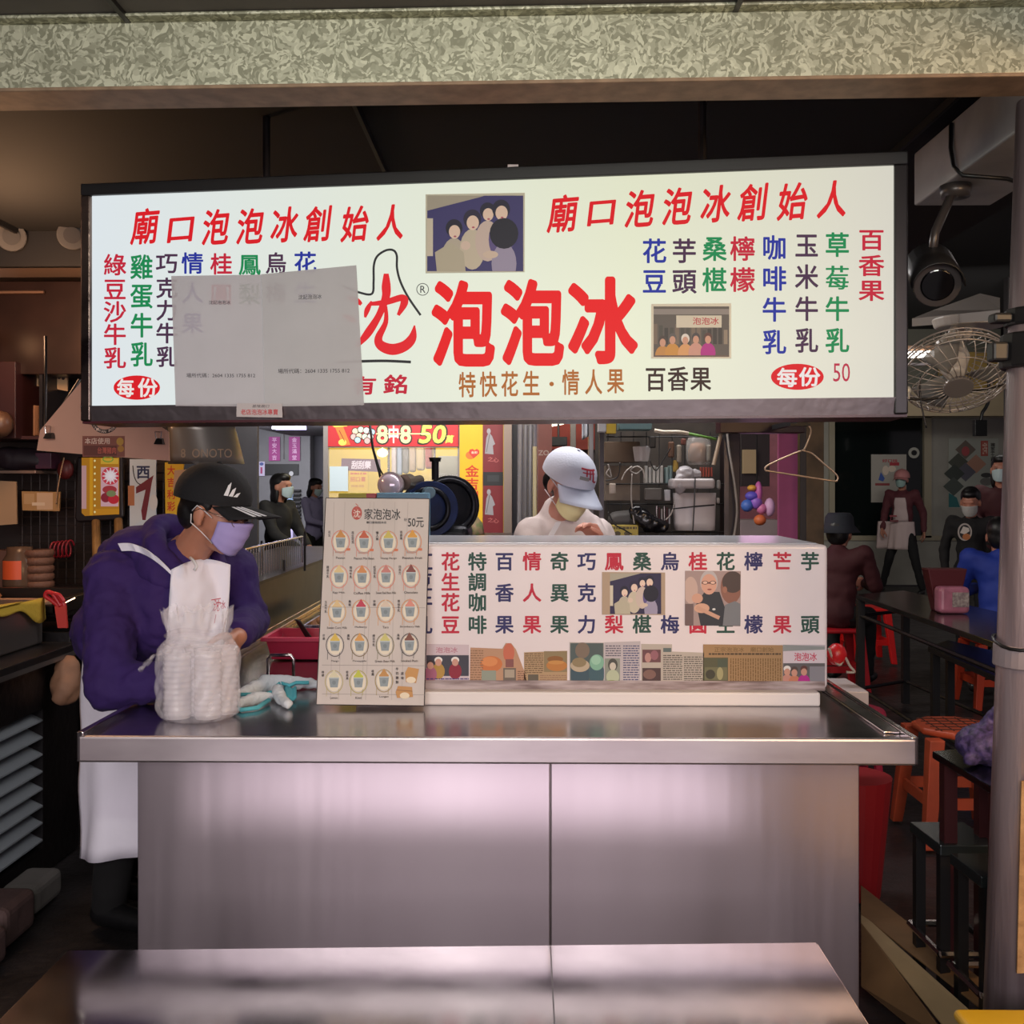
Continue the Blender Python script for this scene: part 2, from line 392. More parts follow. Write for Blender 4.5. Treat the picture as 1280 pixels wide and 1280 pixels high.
for i in range(4):
    cx = (tp[0]+tp[2])/2; p = tp[i]+(cx-tp[i]).normalized()*.09; b = MB(); b.cyl((p.x, p.y, 0), (p.x, p.y, ZB-.01), .016, n=12); b.build('leg', CHROME, tb, smooth=False)
# dark strip standing in for the counter joint's reflection in the top
sx = PZ(689, 1200, ZB).x; b = MB(); b.bb((sx-.0015, e0.y-.64, ZB+.0002), (sx+.0015, (e0.y+e1.y)/2+.005, ZB+.0008)); b.build('seam_reflection', DARKSTEEL, tb)
# ------------------------------------------------------------------ white ice chest on the counter
YB = 3.08; zt = PY(800, 681, YB).z; xbr = PY(1035, 760, YB).x; xbl = PY(452, 760, YB).x; YBK = 3.6
ZL = ZC+.045
bx = T('ice_chest', ((xbl+xbr)/2, 3.3, ZC), 'big white ice chest on the counter with coloured flavour names on its front', 'ice chest')
b = MB(); b.bb((xbl, YB, ZL), (xbr, YBK, zt)); b.build('chest_body', M('white_enamel', '#e9dfe2', .28, var=.03, coat=.3), bx, bev=.012, seg=3)
b = MB(); b.bb((xbl+.02, YB+.03, zt), (xbr-.025, YBK-.01, zt+.004)); b.build('lid', M('grey_white_lid', '#c9ccd6', .25, .2), bx, bev=.003)
b = MB(); b.bb((xbl-.01, YB-.045, ZC), (xbr-.035, YB+.005, ZL-.004)); b.build('base_ledge', M('white_ledge', '#e2dad8', .4), bx, bev=.006)
b = MB(); b.bb((xbl, YB-.004, ZL-.006), (xbr-.01, YB+.002, ZL+.022)); b.build('dirty_seam', M('dirty_seam', '#b8aaab', .5, hex2='#6e5a58', vs=7, stretch=(1, 1, 8)), bx)
a = Art((0, YB, 1), (0, -1, 0)); NAVY = '#2a2a63'; GRN = '#1f4a40'; REDC = '#c01f3c'
y3 = (701.7, 741, 780.5); y4 = (702, 727.5, 753, 781); y2 = (701.7, 780.5)
lets = [('紅豆牛乳', 529, y4, NAVY), ('花生花豆', 563, y4, REDC), ('特調咖啡', 596.7, y4, GRN), ('百香果', 630.5, y3, NAVY), ('情人果', 665, y3, REDC), ('奇異果', 699.3, y3, GRN),
        ('巧克力', 733.4, y3, NAVY), ('鳳梨', 767.6, y2, REDC), ('桑椹', 802.6, y2, GRN), ('烏梅', 837.4, y2, NAVY), ('桂圓', 872.4, y2, REDC), ('花生', 907, y2, GRN), ('檸檬', 941.9, y2, NAVY), ('芒果', 977.8, y2, REDC), ('芋頭', 1012.5, y2, GRN)]
for s, x, ys, c in lets:
    for ch_, y in zip(s, ys): a = Art((0, YB, 1), (0, -1, 0)); a.ch(ch_, x, y, 23, 23, c, .045); a.out('character', GLOSSY, bx)
# prints and clippings taped to the chest
def sheet(name, pts, col, label, cat, group=None, plane=None, thick=.0012, art=None, mat=None, alpha=None, nrm=(0, -1, 0), lift=0.0008, partname='printed_picture'):
    p0 = V(plane if plane is not None else (0, YB, 1)); n = V(nrm).normalized()
    A_ = Art(p0, n, lift=lift+thick); A_.poly(pts, col)
    f = [A_.h(*p)-n*(A_.step) for p in pts]
    b = MB(); b.prism([p-n*thick for p in f], n*thick)
    o = b.build(name, mat or M('sheet_'+(col.strip('#') if isinstance(col, str) else 'c'), col, .6)); tag(o, label, cat, group)
    if art:
        A2 = Art(p0, n, lift=lift+thick+.0001)
        if name == 'clipping': A2.clip = (min(p[0] for p in pts), min(p[1] for p in pts), max(p[0] for p in pts), max(p[1] for p in pts))
        art(A2); A2.out(partname, PRINT, o)
    return o
def people_photo(A_, x0, y0, x1, y1, dark='#332c5e', cool=True):
    W = x1-x0; Hh = y1-y0; X = lambda u: x0+u*W; Y = lambda v: y0+v*Hh
    A_.clip = (x0, y0, x1, y1)
    A_.rect(x0, y0, x1, y1, dark)
    A_.poly([(X(0), Y(.0)), (X(0), Y(.2)), (X(.55), Y(.02)), (X(.6), Y(0))], '#a9a393')
    A_.rect(X(0), Y(.3), X(.06), Y(.8), '#cfc7b4')
    for hx, hy, r, hr, cl in ((.28, .45, .07, '#14102c', '#b9b0a0'), (.47, .33, .075, '#241c3c', '#c8beaa'), (.63, .22, .065, '#1a1734', '#cbb9b0'), (.77, .2, .075, '#1a1734', '#5b4e86'), (.8, .52, .12, '#121026', '#9c95b0')):
        A_.el(X(hx), Y(hy+.38), W*.13, Hh*.27, cl); A_.el(X(hx), Y(hy-.02), W*r*1.25, Hh*r*1.7, hr)
        if r < .1: A_.el(X(hx+.005), Y(hy+.03), W*r*.85, Hh*r*1.3, '#e6cdbb'); A_.el(X(hx+.01), Y(hy+.09), W*.015, Hh*.012, '#b5586a')
    A_.el(X(.4), Y(.66), W*.05, Hh*.06, '#d8c3b4'); A_.el(X(.66), Y(.78), W*.08, Hh*.05, '#d2bfae')
    A_.poly([(X(.1), Y(1)), (X(.08), Y(.75)), (X(.25), Y(.62)), (X(.38), Y(.75)), (X(.4), Y(1))], '#b8b19c')
def stall_photo(A_, x0, y0, x1, y1, sign=True):
    W = x1-x0; Hh = y1-y0; X = lambda u: x0+u*W; Y = lambda v: y0+v*Hh; rg = random.Random(3)
    A_.clip = (x0, y0, x1, y1)
    A_.rect(x0, y0, x1, y1, '#5d5752'); A_.rect(X(0), Y(.05), X(1), Y(.16), '#8b8480')
    for i in range(14): A_.rect(X(i/14), Y(.3+rg.random()*.2), X(i/14+.05), Y(.75), rg.choice(['#3c3835', '#77695c', '#8f8272', '#4c4a44']))
    if sign:
        A_.rect(X(.3), Y(.18), X(.9), Y(.42), '#cfc9b8'); A_.word('泡泡冰', X(.52), Y(.22), X(.86), Y(.36), '#b4434b', .03)
    for u_, v_, c, hc in ((.12, .8, '#c08c4c', '#4a3f3a'), (.25, .75, '#c99244', '#5d5a58'), (.42, .76, '#d6a06a', '#dcd8d2'), (.56, .74, '#c9988a', '#4a4648'), (.72, .74, '#b02c8c', '#5a3a34')):
        A_.el(X(u_), Y(v_+.18), W*.1, Hh*.2, c); A_.el(X(u_), Y(v_-.12), W*.055, Hh*.1, hc); A_.el(X(u_), Y(v_-.08), W*.04, Hh*.08, '#c99a84')
    A_.rect(x0, Y(.97), x1, y1, '#6b5a50')
def two_photo(A_, x0, y0, x1, y1):
    W = x1-x0; Hh = y1-y0; X = lambda u: x0+u*W; Y = lambda v: y0+v*Hh
    A_.clip = (x0, y0, x1, y1)
    A_.rect(x0, y0, x1, y1, '#a58f8c'); A_.rect(X(0), Y(.6), X(.15), Y(1), '#6d5a5a')
    A_.el(X(.1), Y(.35), W*.13, Hh*.25, '#c5aaa0'); A_.poly([(X(.28), Y(1)), (X(.2), Y(.6)), (X(.35), Y(.38)), (X(.62), Y(.38)), (X(.8), Y(.9)), (X(.75), Y(1))], '#2d3038')
    A_.el(X(.43), Y(.2), W*.16, Hh*.22, '#b9b2b4'); A_.el(X(.43), Y(.24), W*.14, Hh*.19, '#d3a08c'); A_.rect(X(.3), Y(.2), X(.56), Y(.23), '#7a4f48')
    A_.el(X(.36), Y(.21), W*.055, Hh*.035, '#3c3434'); A_.el(X(.36), Y(.21), W*.042, Hh*.025, '#e0b9a8'); A_.el(X(.5), Y(.21), W*.055, Hh*.035, '#3c3434'); A_.el(X(.5), Y(.21), W*.042, Hh*.025, '#e0b9a8')
    A_.el(X(.44), Y(.335), W*.04, Hh*.014, '#8d4440')
    A_.el(X(.22), Y(.5), W*.1, Hh*.09, '#cf9f8a'); A_.el(X(.3), Y(.68), W*.14, Hh*.09, '#d1a48c'); A_.stroke([(X(.2), Y(.66)), (X(.62), Y(.86))], Hh*.07, '#c99c86')
    A_.el(X(.83), Y(.3), W*.19, Hh*.3, '#8c5f50'); A_.el(X(.86), Y(.2), W*.19, Hh*.2, '#4b3c38'); A_.el(X(.72), Y(.34), W*.04, Hh*.06, '#a06e5a')
    A_.poly([(X(.68), Y(1)), (X(.72), Y(.62)), (X(.9), Y(.55)), (X(1), Y(.6)), (X(1), Y(1))], '#777a80'); A_.el(X(.52), Y(.7), W*.03, Hh*.02, '#d8d8d8')
sheet('photo_print', [(752.5, 768.3), (831.5, 768.8), (831.5, 715.7), (752.5, 715)], '#b09a84', 'taped colour photo of a family group on beige card on the white chest', 'photo', art=lambda A_: people_photo(A_, 762.5, 716.5, 826.5, 767.5, '#2a2348'))
sheet('photo_print', [(856, 781), (925.5, 782.8), (926, 714), (856.3, 713.5)], '#8f7b78', 'photo of a white-haired man in glasses with another man on the white chest', 'photo', art=lambda A_: two_photo(A_, 856.5, 714, 925.5, 782))
rg = random.Random(5)
def c1(A_):
    A_.rect(533, 806, 585, 818, '#cdbcc4'); A_.word('泡泡冰', 545, 809, 572, 816, '#b77a8a', .03); A_.rect(533, 819, 586, 845, '#3c3c48')
    for x, y, c, hc in ((548, 828, '#b08a40', '#e8e4e0'), (569, 828, '#8a1f34', '#e8e4e0'), (538, 832, '#a5607c', '#3a2c30')):
        A_.el(x, y+11, 8, 10, c); A_.el(x, y-3, 5, 4, hc); A_.el(x, y, 4, 4.5, '#c99684')
    A_.lines(533, 847, 586, 858, 3.2, '#4a3a78', rg)
def c2(A_):
    A_.el(614, 830, 14, 10, '#c9743f'); A_.el(612, 827, 10, 6, '#d88a52'); A_.lines(588, 812, 604, 856, 3, '#8c6a50', rg); A_.el(636, 816, 7, 12, '#c4684e'); A_.rect(632, 824, 642, 834, '#84504c')
    A_.rect(629, 835, 645, 856, '#6d6258'); A_.rect(631, 837, 643, 847, '#a89a88'); A_.rect(602, 838, 620, 856, '#8f9688'); A_.lines(647, 838, 658, 856, 2.6, '#7c5a46', rg)
def c3(A_):
    A_.lines(656, 816, 679, 842, 2.6, '#6a5238', rg); A_.rect(680, 814, 709, 840, '#8c7a58'); A_.el(696, 832, 13, 7, '#b8793a'); A_.el(694, 824, 10, 4, '#8a5a2c'); A_.el(695, 828, 10, 2.5, '#c28a48'); A_.lines(675, 843, 709, 857, 2.6, '#94725c', rg); A_.rect(660, 843, 673, 856, '#5e5648')
def c4(A_):
    A_.rect(713, 804, 754, 857, '#4d5a5a'); A_.el(728, 813, 9, 10, '#7a6a5c'); A_.el(725, 843, 12, 15, '#38505c'); A_.el(725, 832, 12, 8, '#b8a890'); A_.el(724, 828, 9, 6, '#8c7c5c'); A_.el(746, 842, 10, 13, '#3c5a64'); A_.el(746, 828, 9, 10, '#7eb098'); A_.el(745, 825, 6, 6, '#98c4ac')
def c5(A_):
    A_.lines(757, 806, 776, 822, 3, '#5a5464', rg); A_.lines(779, 806, 799, 856, 3, '#4c4c74', rg); A_.rect(756, 823, 775, 857, '#8a8f84'); A_.el(766, 831, 6, 8, '#4a4a44'); A_.el(766, 833, 4, 5, '#c9c2b4'); A_.el(766, 846, 8, 9, '#b4bca0'); A_.el(764, 854, 9, 4, '#8a9a54')
def c6(A_):
    A_.rect(803, 812, 826, 828, '#6a4448'); A_.el(810, 822, 4, 6, '#b88a84'); A_.el(818, 819, 5, 6, '#94606a'); A_.rect(803, 835, 826, 851, '#4a3434'); A_.el(812, 843, 8, 6, '#7c5c54'); A_.rect(829, 810, 839, 815, '#5c6a6a')
    A_.lines(829, 818, 853, 857, 2.7, '#55504a', rg); A_.lines(855, 820, 878, 857, 2.7, '#55504a', rg)
def c7(A_):
    A_.word('正宗泡泡冰', 893, 809, 930, 815, '#7a5f38', .02); A_.word('廟口創始', 938, 809, 967, 815, '#7a5f38', .02); A_.lines(886, 816, 976, 820, 3, '#4b3a26', rg, w=.7)
    A_.rect(879.5, 822, 910, 851, '#55543c'); A_.rect(881, 834, 909, 850, '#6c6a4c'); A_.rect(897, 824, 909, 834, '#4a5444'); A_.el(900, 842, 4, 8, '#a09a70'); A_.el(888, 843, 6, 6, '#3c3a2c'); A_.lines(912, 823, 977, 858, 3.1, '#75582f', rg, vert=True)
def c8(A_):
    A_.rect(979, 810, 1031, 829, '#d0c4cc'); A_.poly([(979, 806), (1031, 808), (1031, 812), (979, 814)], '#8a9090'); A_.word('泡泡冰', 993, 816, 1021, 826, '#c0405c', .03); A_.rect(979, 829, 1031, 858, '#5c5a5c'); A_.rect(1012, 833, 1031, 857, '#84828a')
    for x, y, c, hc in ((984, 840, '#c48a7c', '#e4e0dc'), (993, 841, '#c47a5c', '#50403c'), (1005, 840, '#b01c88', '#5c3430')): A_.el(x, y+14, 8, 11, c); A_.el(x, y-4, 4.5, 4, hc); A_.el(x, y, 3.8, 4.5, '#c8927e')
CL = 'newspaper and magazine clippings along the foot of the chest'
for pts, col, fn, lb in (
    ([(532, 858), (586, 859), (586, 806), (532, 805)], '#c8b8c0', c1, 'clipping with a photo of two people in white caps above purple type'),
    ([(587, 857), (660, 859), (655, 838), (645, 812), (639, 804), (632, 804), (628, 811), (588, 809.5)], '#b98f72', c2, 'torn orange-brown clipping with shaved ice and a pointed top'),
    ([(655, 857), (709, 858), (709, 813.5), (655, 815.5)], '#b09370', c3, 'brown newspaper clipping with a picture of a sliced snack'),
    ([(712, 858), (755, 858.5), (755, 803.5), (712, 803)], '#a9a29c', c4, 'clipping with close-up of brown and green ices in cups'),
    ([(755.5, 858.5), (800.5, 859), (800.5, 801.5), (755.5, 803)], '#bdb4b8', c5, 'pale clipping with lines of type and small greenish portrait'),
    ([(801.5, 859), (880, 859.5), (880, 816), (840, 814.5), (840, 805.5), (801.5, 805)], '#b8aea4', c6, 'grey clipping with two small dark red photos at left'),
    ([(878.5, 862), (978.5, 862), (978.5, 806.5), (879, 805.5)], '#a3825c', c7, 'wide yellowed newspaper clipping with headline and columns of vertical type'),
    ([(978.8, 859), (1031.5, 859), (1031.5, 806), (978.8, 806)], '#b8b0b8', c8, 'glossy clipping showing a woman in magenta, rightmost of the row')):
    sheet('clipping', pts, col, lb, 'clipping', CL, art=fn, partname='printed_page')
# ------------------------------------------------------------------ menu board leaning on the chest
mb0 = P(463, 881, 2.985); mb0.z = ZC; mt0 = P(471, 622, 3.055)
w_ = RT.copy(); up = (mt0-mb0); upn = up.normalized(); nrm = w_.cross(upn).normalized();
if nrm.y > 0: nrm = -nrm
MCn = [(395.5, 880.5), (530, 882), (536.5, 623.5), (407.5, 622.5)]
bd = T('menu_board', mb0, 'tall whitewashed menu board of shaved ice cups leaning on the white chest', 'menu board')
A_ = Art(mb0, nrm, lift=0); f = [A_.h(*p) for p in MCn]
b = MB(); b.prism(f, -nrm*.012); b.build('board', M('board_face', '#cfc5bf', .6, var=.1, vs=9, stretch=(1, 1, .1)), bd, bev=.001)
b = MB()
for i in range(4): b.cyl(f[i]-nrm*.002, f[(i+1) % 4]-nrm*.002, .0022, n=6)
b.build('dark_edging', M('dark_edging', '#3c3332', .5), bd)
def Zx(x): return 380+x/4.0
def Zy(y): return 600+y/4.0
a = Art(mb0, nrm)
for x0, x1 in ((150, 145), (205, 185), (330, 300), (350, 320), (455, 450), (520, 500)): a.stroke([(Zx(x0), Zy(110)), (Zx(x1-12), Zy(1100))], .7, '#b9aea8')
for y in (635, 925, 1070): a.stroke([(Zx(90), Zy(y)), (Zx(606), Zy(y+4))], .5, '#8f8683')
a.el(Zx(264), Zy(165), 6.5, 8.5, '#b34a3f'); a.stroke([(Zx(258), Zy(118)), (Zx(270), Zy(128)), (Zx(262), Zy(140)), (Zx(272), Zy(150))], 1, '#c06050'); a.ch('沈', Zx(264), Zy(168), 9, 10, '#e4d6cc', .02)
a.word('家泡泡冰', Zx(302), Zy(143), Zx(482), Zy(197), '#2b2626', .02, rise=-.5); a.word('廟口創始刨冰店', Zx(312), Zy(206), Zx(412), Zy(218), '#2b2626', .03)
a.word('每份', Zx(500), Zy(190), Zx(516), Zy(206), '#2b2626'); a.word('50元', Zx(520), Zy(188), Zx(598), Zy(236), '#2b2626', .02)
a.out('heading', PRINT, bd)
names = [[('花生', 'Peanut', '#c68a44', '#d5806a'), ('花生花豆', 'Peanut Mix Bean', '#c05838', '#d5806a'), ('情人果', 'Young Mango', '#c8b858', '#d5906a'), ('百香果', 'Passion Fruit', '#d69a34', '#d5906a')],
         [('雞蛋牛乳', 'Egg Milk', '#dcc48c', '#d88a72'), ('咖啡牛乳', 'Coffee Milk', '#d08a50', '#d88a72'), ('紅豆牛乳', 'Sweet Red Bean Milk', '#c47c74', '#d88a72'), ('巧克力', 'Chocolate', '#803c34', '#d88a72')],
         [('玉米牛乳', 'Sweet Corn Milk', '#dcc08c', '#d4a45c'), ('桑椹', 'Mulberry', '#c0344c', '#d4985c'), ('芋頭', 'Taro', '#d8c4b0', '#d4985c'), ('草莓牛乳', 'Strawberry Milk', '#d88c7c', '#d4985c')],
         [('芒果', 'Mango', '#d8b850', '#4c4640'), ('鳳梨', 'Pineapple', '#d89c50', '#7c6840'), ('綠豆牛乳', 'Green Bean Milk', '#ccc478', '#7c7450'), ('烏梅', 'Smoked Plum', '#7c4634', '#4c4640')],
         [('檸檬', 'Lemon', '#d8d0b0', '#b8aa70'), ('奇異果', 'Kiwi', '#c0c444', '#b0a450'), ('桂圓', 'Longan', '#c08c4c', '#a8925c')]]
cc = [[(183, 305), (300, 308), (422, 308), (542, 305)], [(175, 480), (290, 482), (410, 480), (535, 478)], [(165, 655), (285, 652), (408, 652), (530, 650)], [(155, 822), (278, 822), (405, 822), (527, 820)], [(150, 1005), (272, 1005), (400, 1000)]]
for r_, row in enumerate(names):
    a = Art(mb0, nrm)
    for (zh, en, sc_, rc), (x, y) in zip(row, cc[r_]):
        x = Zx(x); y = Zy(y)
        a.stroke([(x-9, y+7), (x-9.5, y+19)], .6, rc); a.stroke([(x+6, y+8), (x+5, y+18)], .6, rc)
        a.ring(x, y+1, 11.5, 14.5, 1.0, rc, 24); a.el(x, y+1, 9.2, 12, '#e4d9c4')
        a.poly([(x-6, y-5), (x, y-14.5), (x+6, y-5), (x+5, y-3), (x-5, y-3)], sc_); a.el(x, y-5.5, 6, 3.2, sc_)
        a.poly([(x-6.2, y-3.5), (x+6.2, y-3.5), (x+4.6, y+8), (x-4.6, y+8)], '#8c979c'); a.rect(x-6.4, y-4.4, x+6.4, y-3, '#b6c0c4'); a.el(x, y+2, 2.4, 2.6, '#7a858a')
        if r_ == 0: a.rect(x+7, y+9, x+12, y+12, '#d07048'); a.rect(x-7, y+13, x+5, y+15, '#b49488')
        n_ = len(zh); a.column(zh, x-14, [y-11+i*3.9 for i in range(n_)], 3.3, 3.5, '#3a3230', .03)
        wd = min(12.5, len(en)*.95); a.word(en, x-wd, y+19.6, x+wd, y+22.4, '#4a4038', .02)
    if r_ == 4:
        a.poly([(Zx(505), Zy(965)), (Zx(520), Zy(935)), (Zx(575), Zy(945)), (Zx(560), Zy(1015)), (Zx(510), Zy(1010))], '#c49050'); a.el(Zx(535), Zy(1000), 6, 4, '#e8d8bc')
        a.poly([(Zx(458), Zy(1060)), (Zx(470), Zy(1030)), (Zx(540), Zy(1035)), (Zx(545), Zy(1085)), (Zx(465), Zy(1090))], '#c08c50'); a.el(Zx(503), Zy(1078), 6, 4, '#e4d4b8')
        a.stroke([(Zx(462), Zy(1050)), (Zx(542), Zy(1056))], .8, '#8c5c30')
        a.column('牛奶糖酥', Zx(466), [Zy(945+i*22) for i in range(4)], 3.6, 4, '#3a3230', .03); a.column('原味', Zx(492), [Zy(968), Zy(990)], 3.6, 4, '#3a3230', .03)
    a.out('picture_row', PRINT, bd)
# ------------------------------------------------------------------ the lit sign
SA = P(115, 247, 3.04); SB = P(1117, 207, 2.75); ZT = SB.z; ZBm = P(1117, 497, 2.75).z
SU = V((SB.x-SA.x, SB.y-SA.y, 0)); SL = SU.length; SU.normalize(); SN = V((SU.y, -SU.x, 0))   # SN faces the camera
def sf(s, n, z): return V((SA.x, SA.y, 0))+SU*s+SN*n+V((0, 0, z))
def sbox(b, s0, s1, n0, n1, z0, z1): return b.prism([sf(s0, n0, z0), sf(s0, n1, z0), sf(s0, n1, z1), sf(s0, n0, z1)], SU*(s1-s0))
sg = T('lit_shop_sign', sf(SL/2, -.08, ZBm-.04), 'wide lit white shop sign with red Chinese lettering hanging over the counter', 'sign')
def panel_mat():
    m = bpy.data.materials.new('backlit_panel'); m.use_nodes = True; nt = m.node_tree; N = nt.nodes; L = nt.links; b = N['Principled BSDF']
    tc = N.new('ShaderNodeTexCoord'); sp = N.new('ShaderNodeSeparateXYZ'); L.new(tc.outputs['Object'], sp.inputs[0])
    r = N.new('ShaderNodeMapRange'); r.inputs[1].default_value = -1.2; r.inputs[2].default_value = 1.2; L.new(sp.outputs[0], r.inputs[0])
    cr = N.new('ShaderNodeValToRGB'); e = cr.color_ramp.elements; e[0].color = lin('#dde6ec')+(1,); e[1].color = lin('#d2cec2')+(1,); e[0].position = 0
    q = e.new(.38); q.color = lin('#dfe5d6')+(1,); q = e.new(.68); q.color = lin('#dde0c4')+(1,)
    L.new(r.outputs[0], cr.inputs[0]); L.new(cr.outputs[0], b.inputs['Emission Color']); b.inputs['Emission Strength'].default_value = .95
    b.inputs['Base Color'].default_value = (.06, .06, .06, 1); b.inputs['Roughness'].default_value = .35; b.inputs['Specular IOR Level'].default_value = .3; return m
b = MB(); sbox(b, 0, SL, -.03, 0, ZBm, ZT); b.build('light_panel', panel_mat(), sg)
BK = M('sign_frame_black', '#1b1a1c', .4, var=.2)
b = MB(); sbox(b, -.03, SL+.035, -.2, .012, ZT, ZT+.035); b.build('top_frame', BK, sg, bev=.003)
b = MB(); sbox(b, -.03, 0, -.2, .012, ZBm-.045, ZT); b.build('left_frame', M('mottled_chrome', '#8d7a70', .25, .9, bump=.3, bs=14, hex2='#2a2224', vs=3.2), sg, bev=.004)
b = MB(); sbox(b, SL, SL+.035, -.2, .012, ZBm-.045, ZT); b.build('right_frame', M('sign_frame_dark', '#2c2829', .3, .5), sg, bev=.004)
b = MB(); b.prism([sf(-.03, 0, ZBm), sf(-.03, .012, ZBm), sf(-.03, .0, ZBm-.045), sf(-.03, -.03, ZBm-.045)], SU*(SL+.065)); b.build('lower_frame', M('crinkled_chrome', '#c4b8ba', .3, 1, bump=.5, bs=9), sg)
b = MB(); sbox(b, -.03, SL+.035, -.2, -.0, ZBm-.052, ZBm-.045); b.build('underside', MAROON, sg)
b = MB(); sbox(b, 0, SL, -.2, -.19, ZBm, ZT); b.build('back_plate', BLACK, sg)
for s in (.5, SL-.5):
    b = MB(); b.cyl(sf(s, -.1, ZT+.03), sf(s, -.1, 2.56), .012, n=8); b.build('hanger_rod', DARKSTEEL, sg)
b = MB(); p = sf(1.26, 0, ZT+.035); b.box(p, (.03, .02, .012)); b.build('cable_clip', WHITE, sg)
PN = dict(p0=sf(0, 0, 2), n=SN)
def sart(): return Art(**PN)
R1 = '#e0101f'; R2 = '#c81c38'; G1 = '#0c8a50'; B1 = '#1f2f9c'; PU = '#4a2c4a'; BR = '#b4682a'
def put(part, fn):
    a = sart(); fn(a); a.out(part, BACKLIT, sg)
hl = [('廟', 181.6, 283), ('口', 226, 286), ('泡', 270, 284), ('泡', 313, 283), ('冰', 356, 281), ('創', 398, 280), ('始', 444, 280), ('人', 489, 278)]
hr = [('廟', 704, 267), ('口', 752, 265), ('泡', 800, 261), ('泡', 847, 258), ('冰', 895, 255), ('創', 942, 253), ('始', 991, 252), ('人', 1041, 249)]
for c, x, y in hl: put('heading_character', lambda a: a.ch(c, x, y, 33 if c != '口' else 38, 45 if c != '口' else 36, R1, .04, .12, .08))
for c, x, y in hr: put('heading_character', lambda a: a.ch(c, x, y, 36 if c != '口' else 40, 47 if c != '口' else 36, R1, .04, .12, .08))
for t_, x, ys, c, w_, h_ in (('綠豆沙牛乳', 143.6, (331, 361.7, 389.8, 418, 447.5), R2, 28, 27), ('雞蛋牛乳', 177, (333.6, 370, 406.7, 443), G1, 28, 31), ('巧克力牛乳', 208.5, (329, 360, 388, 416.5, 446), PU, 27, 26),
        ('情人果', 240.6, (329, 366, 404), B1, 27, 27), ('桂圓', 276.6, (330, 368), R2, 27, 27), ('鳳梨', 312, (330.8, 368), G1, 27, 27), ('烏梅', 345, (329, 366), PU, 26, 27), ('花生', 381.5, (328, 366), B1, 28, 27),
        ('花豆', 818, (313.7, 351.7), B1, 30, 31), ('芋頭', 855.4, (313.7, 351.7), PU, 30, 31), ('桑椹', 893.3, (311, 350), G1, 30, 31), ('檸檬', 928.2, (311, 349.7), R2, 31, 31),
        ('咖啡牛乳', 967.9, (309.5, 348.3, 386.9, 427.6), B1, 30, 31), ('玉米牛乳', 1008.3, (306.7, 346, 386, 425.7), PU, 29, 31), ('草莓牛乳', 1046.6, (306, 347, 386, 425.7), G1, 30, 31), ('百香果', 1089.3, (299.7, 332, 363), R2, 32, 27)):
    for ch_, y in zip(t_, ys): put('character', lambda a: a.ch(ch_, x, y, w_, h_, c, .035))
put('price_badge', lambda a: (a.el(171, 484.5, 29, 15.2, R1, 40), a.ch('每', 157, 485, 21, 23, '#f4ece8', .045), a.ch('份', 184.5, 484.5, 24, 24, '#f4ece8', .045)))
put('price_badge', lambda a: (a.el(996.7, 471, 33, 16.3, R1, 40), a.ch('每', 984, 472, 25, 24, '#f4ece8', .045), a.ch('份', 1012, 471, 26, 24, '#f4ece8', .045), a.word('50', 1041.5, 454, 1062.5, 477, '#c02848')))
for t_, x0, y0, x1, y1 in (('泡', 540.5, 352.5, 617.5, 456), ('泡', 627, 351, 704, 455), ('冰', 711.5, 348, 796, 453)):
    put('main_character', lambda a: a.word(t_, x0+1.8, y0+1.8, x1-1.8, y1-1.8, '#ee1118', .07))
for c, x, y in (('特', 584, 481), ('快', 610.5, 480.5), ('花', 637, 480), ('生', 664, 479.5), ('情', 713.5, 478), ('人', 742, 477.5), ('果', 769.5, 476)): put('character', lambda a: a.ch(c, x, y, 21.5, 32, BR, .03))
put('dot', lambda a: a.el(689.5, 480, 2.8, 2.8, BR))
for c, x, y in (('百', 819.4, 474), ('香', 847.5, 473.5), ('果', 876, 473.5)): put('character', lambda a: a.ch(c, x, y, 26, 31, '#3a2420', .03))
Q = lambda pts: [(440+x/3.556, 200+y/3.556) for x, y in pts]
def smooth(pts, k=6):
    out = []; n = len(pts)
    for i in range(n-1):
        p0, p1, p2, p3 = pts[max(0, i-1)], pts[i], pts[i+1], pts[min(n-1, i+2)]
        for j in range(k):
            t = j/k; out.append(tuple(.5*((2*p1[q])+(-p0[q]+p2[q])*t+(2*p0[q]-5*p1[q]+4*p2[q]-p3[q])*t*t+(-p0[q]+3*p1[q]-3*p2[q]+p3[q])*t**3) for q in range(len(p1))))
    return out+[tuple(pts[-1])]
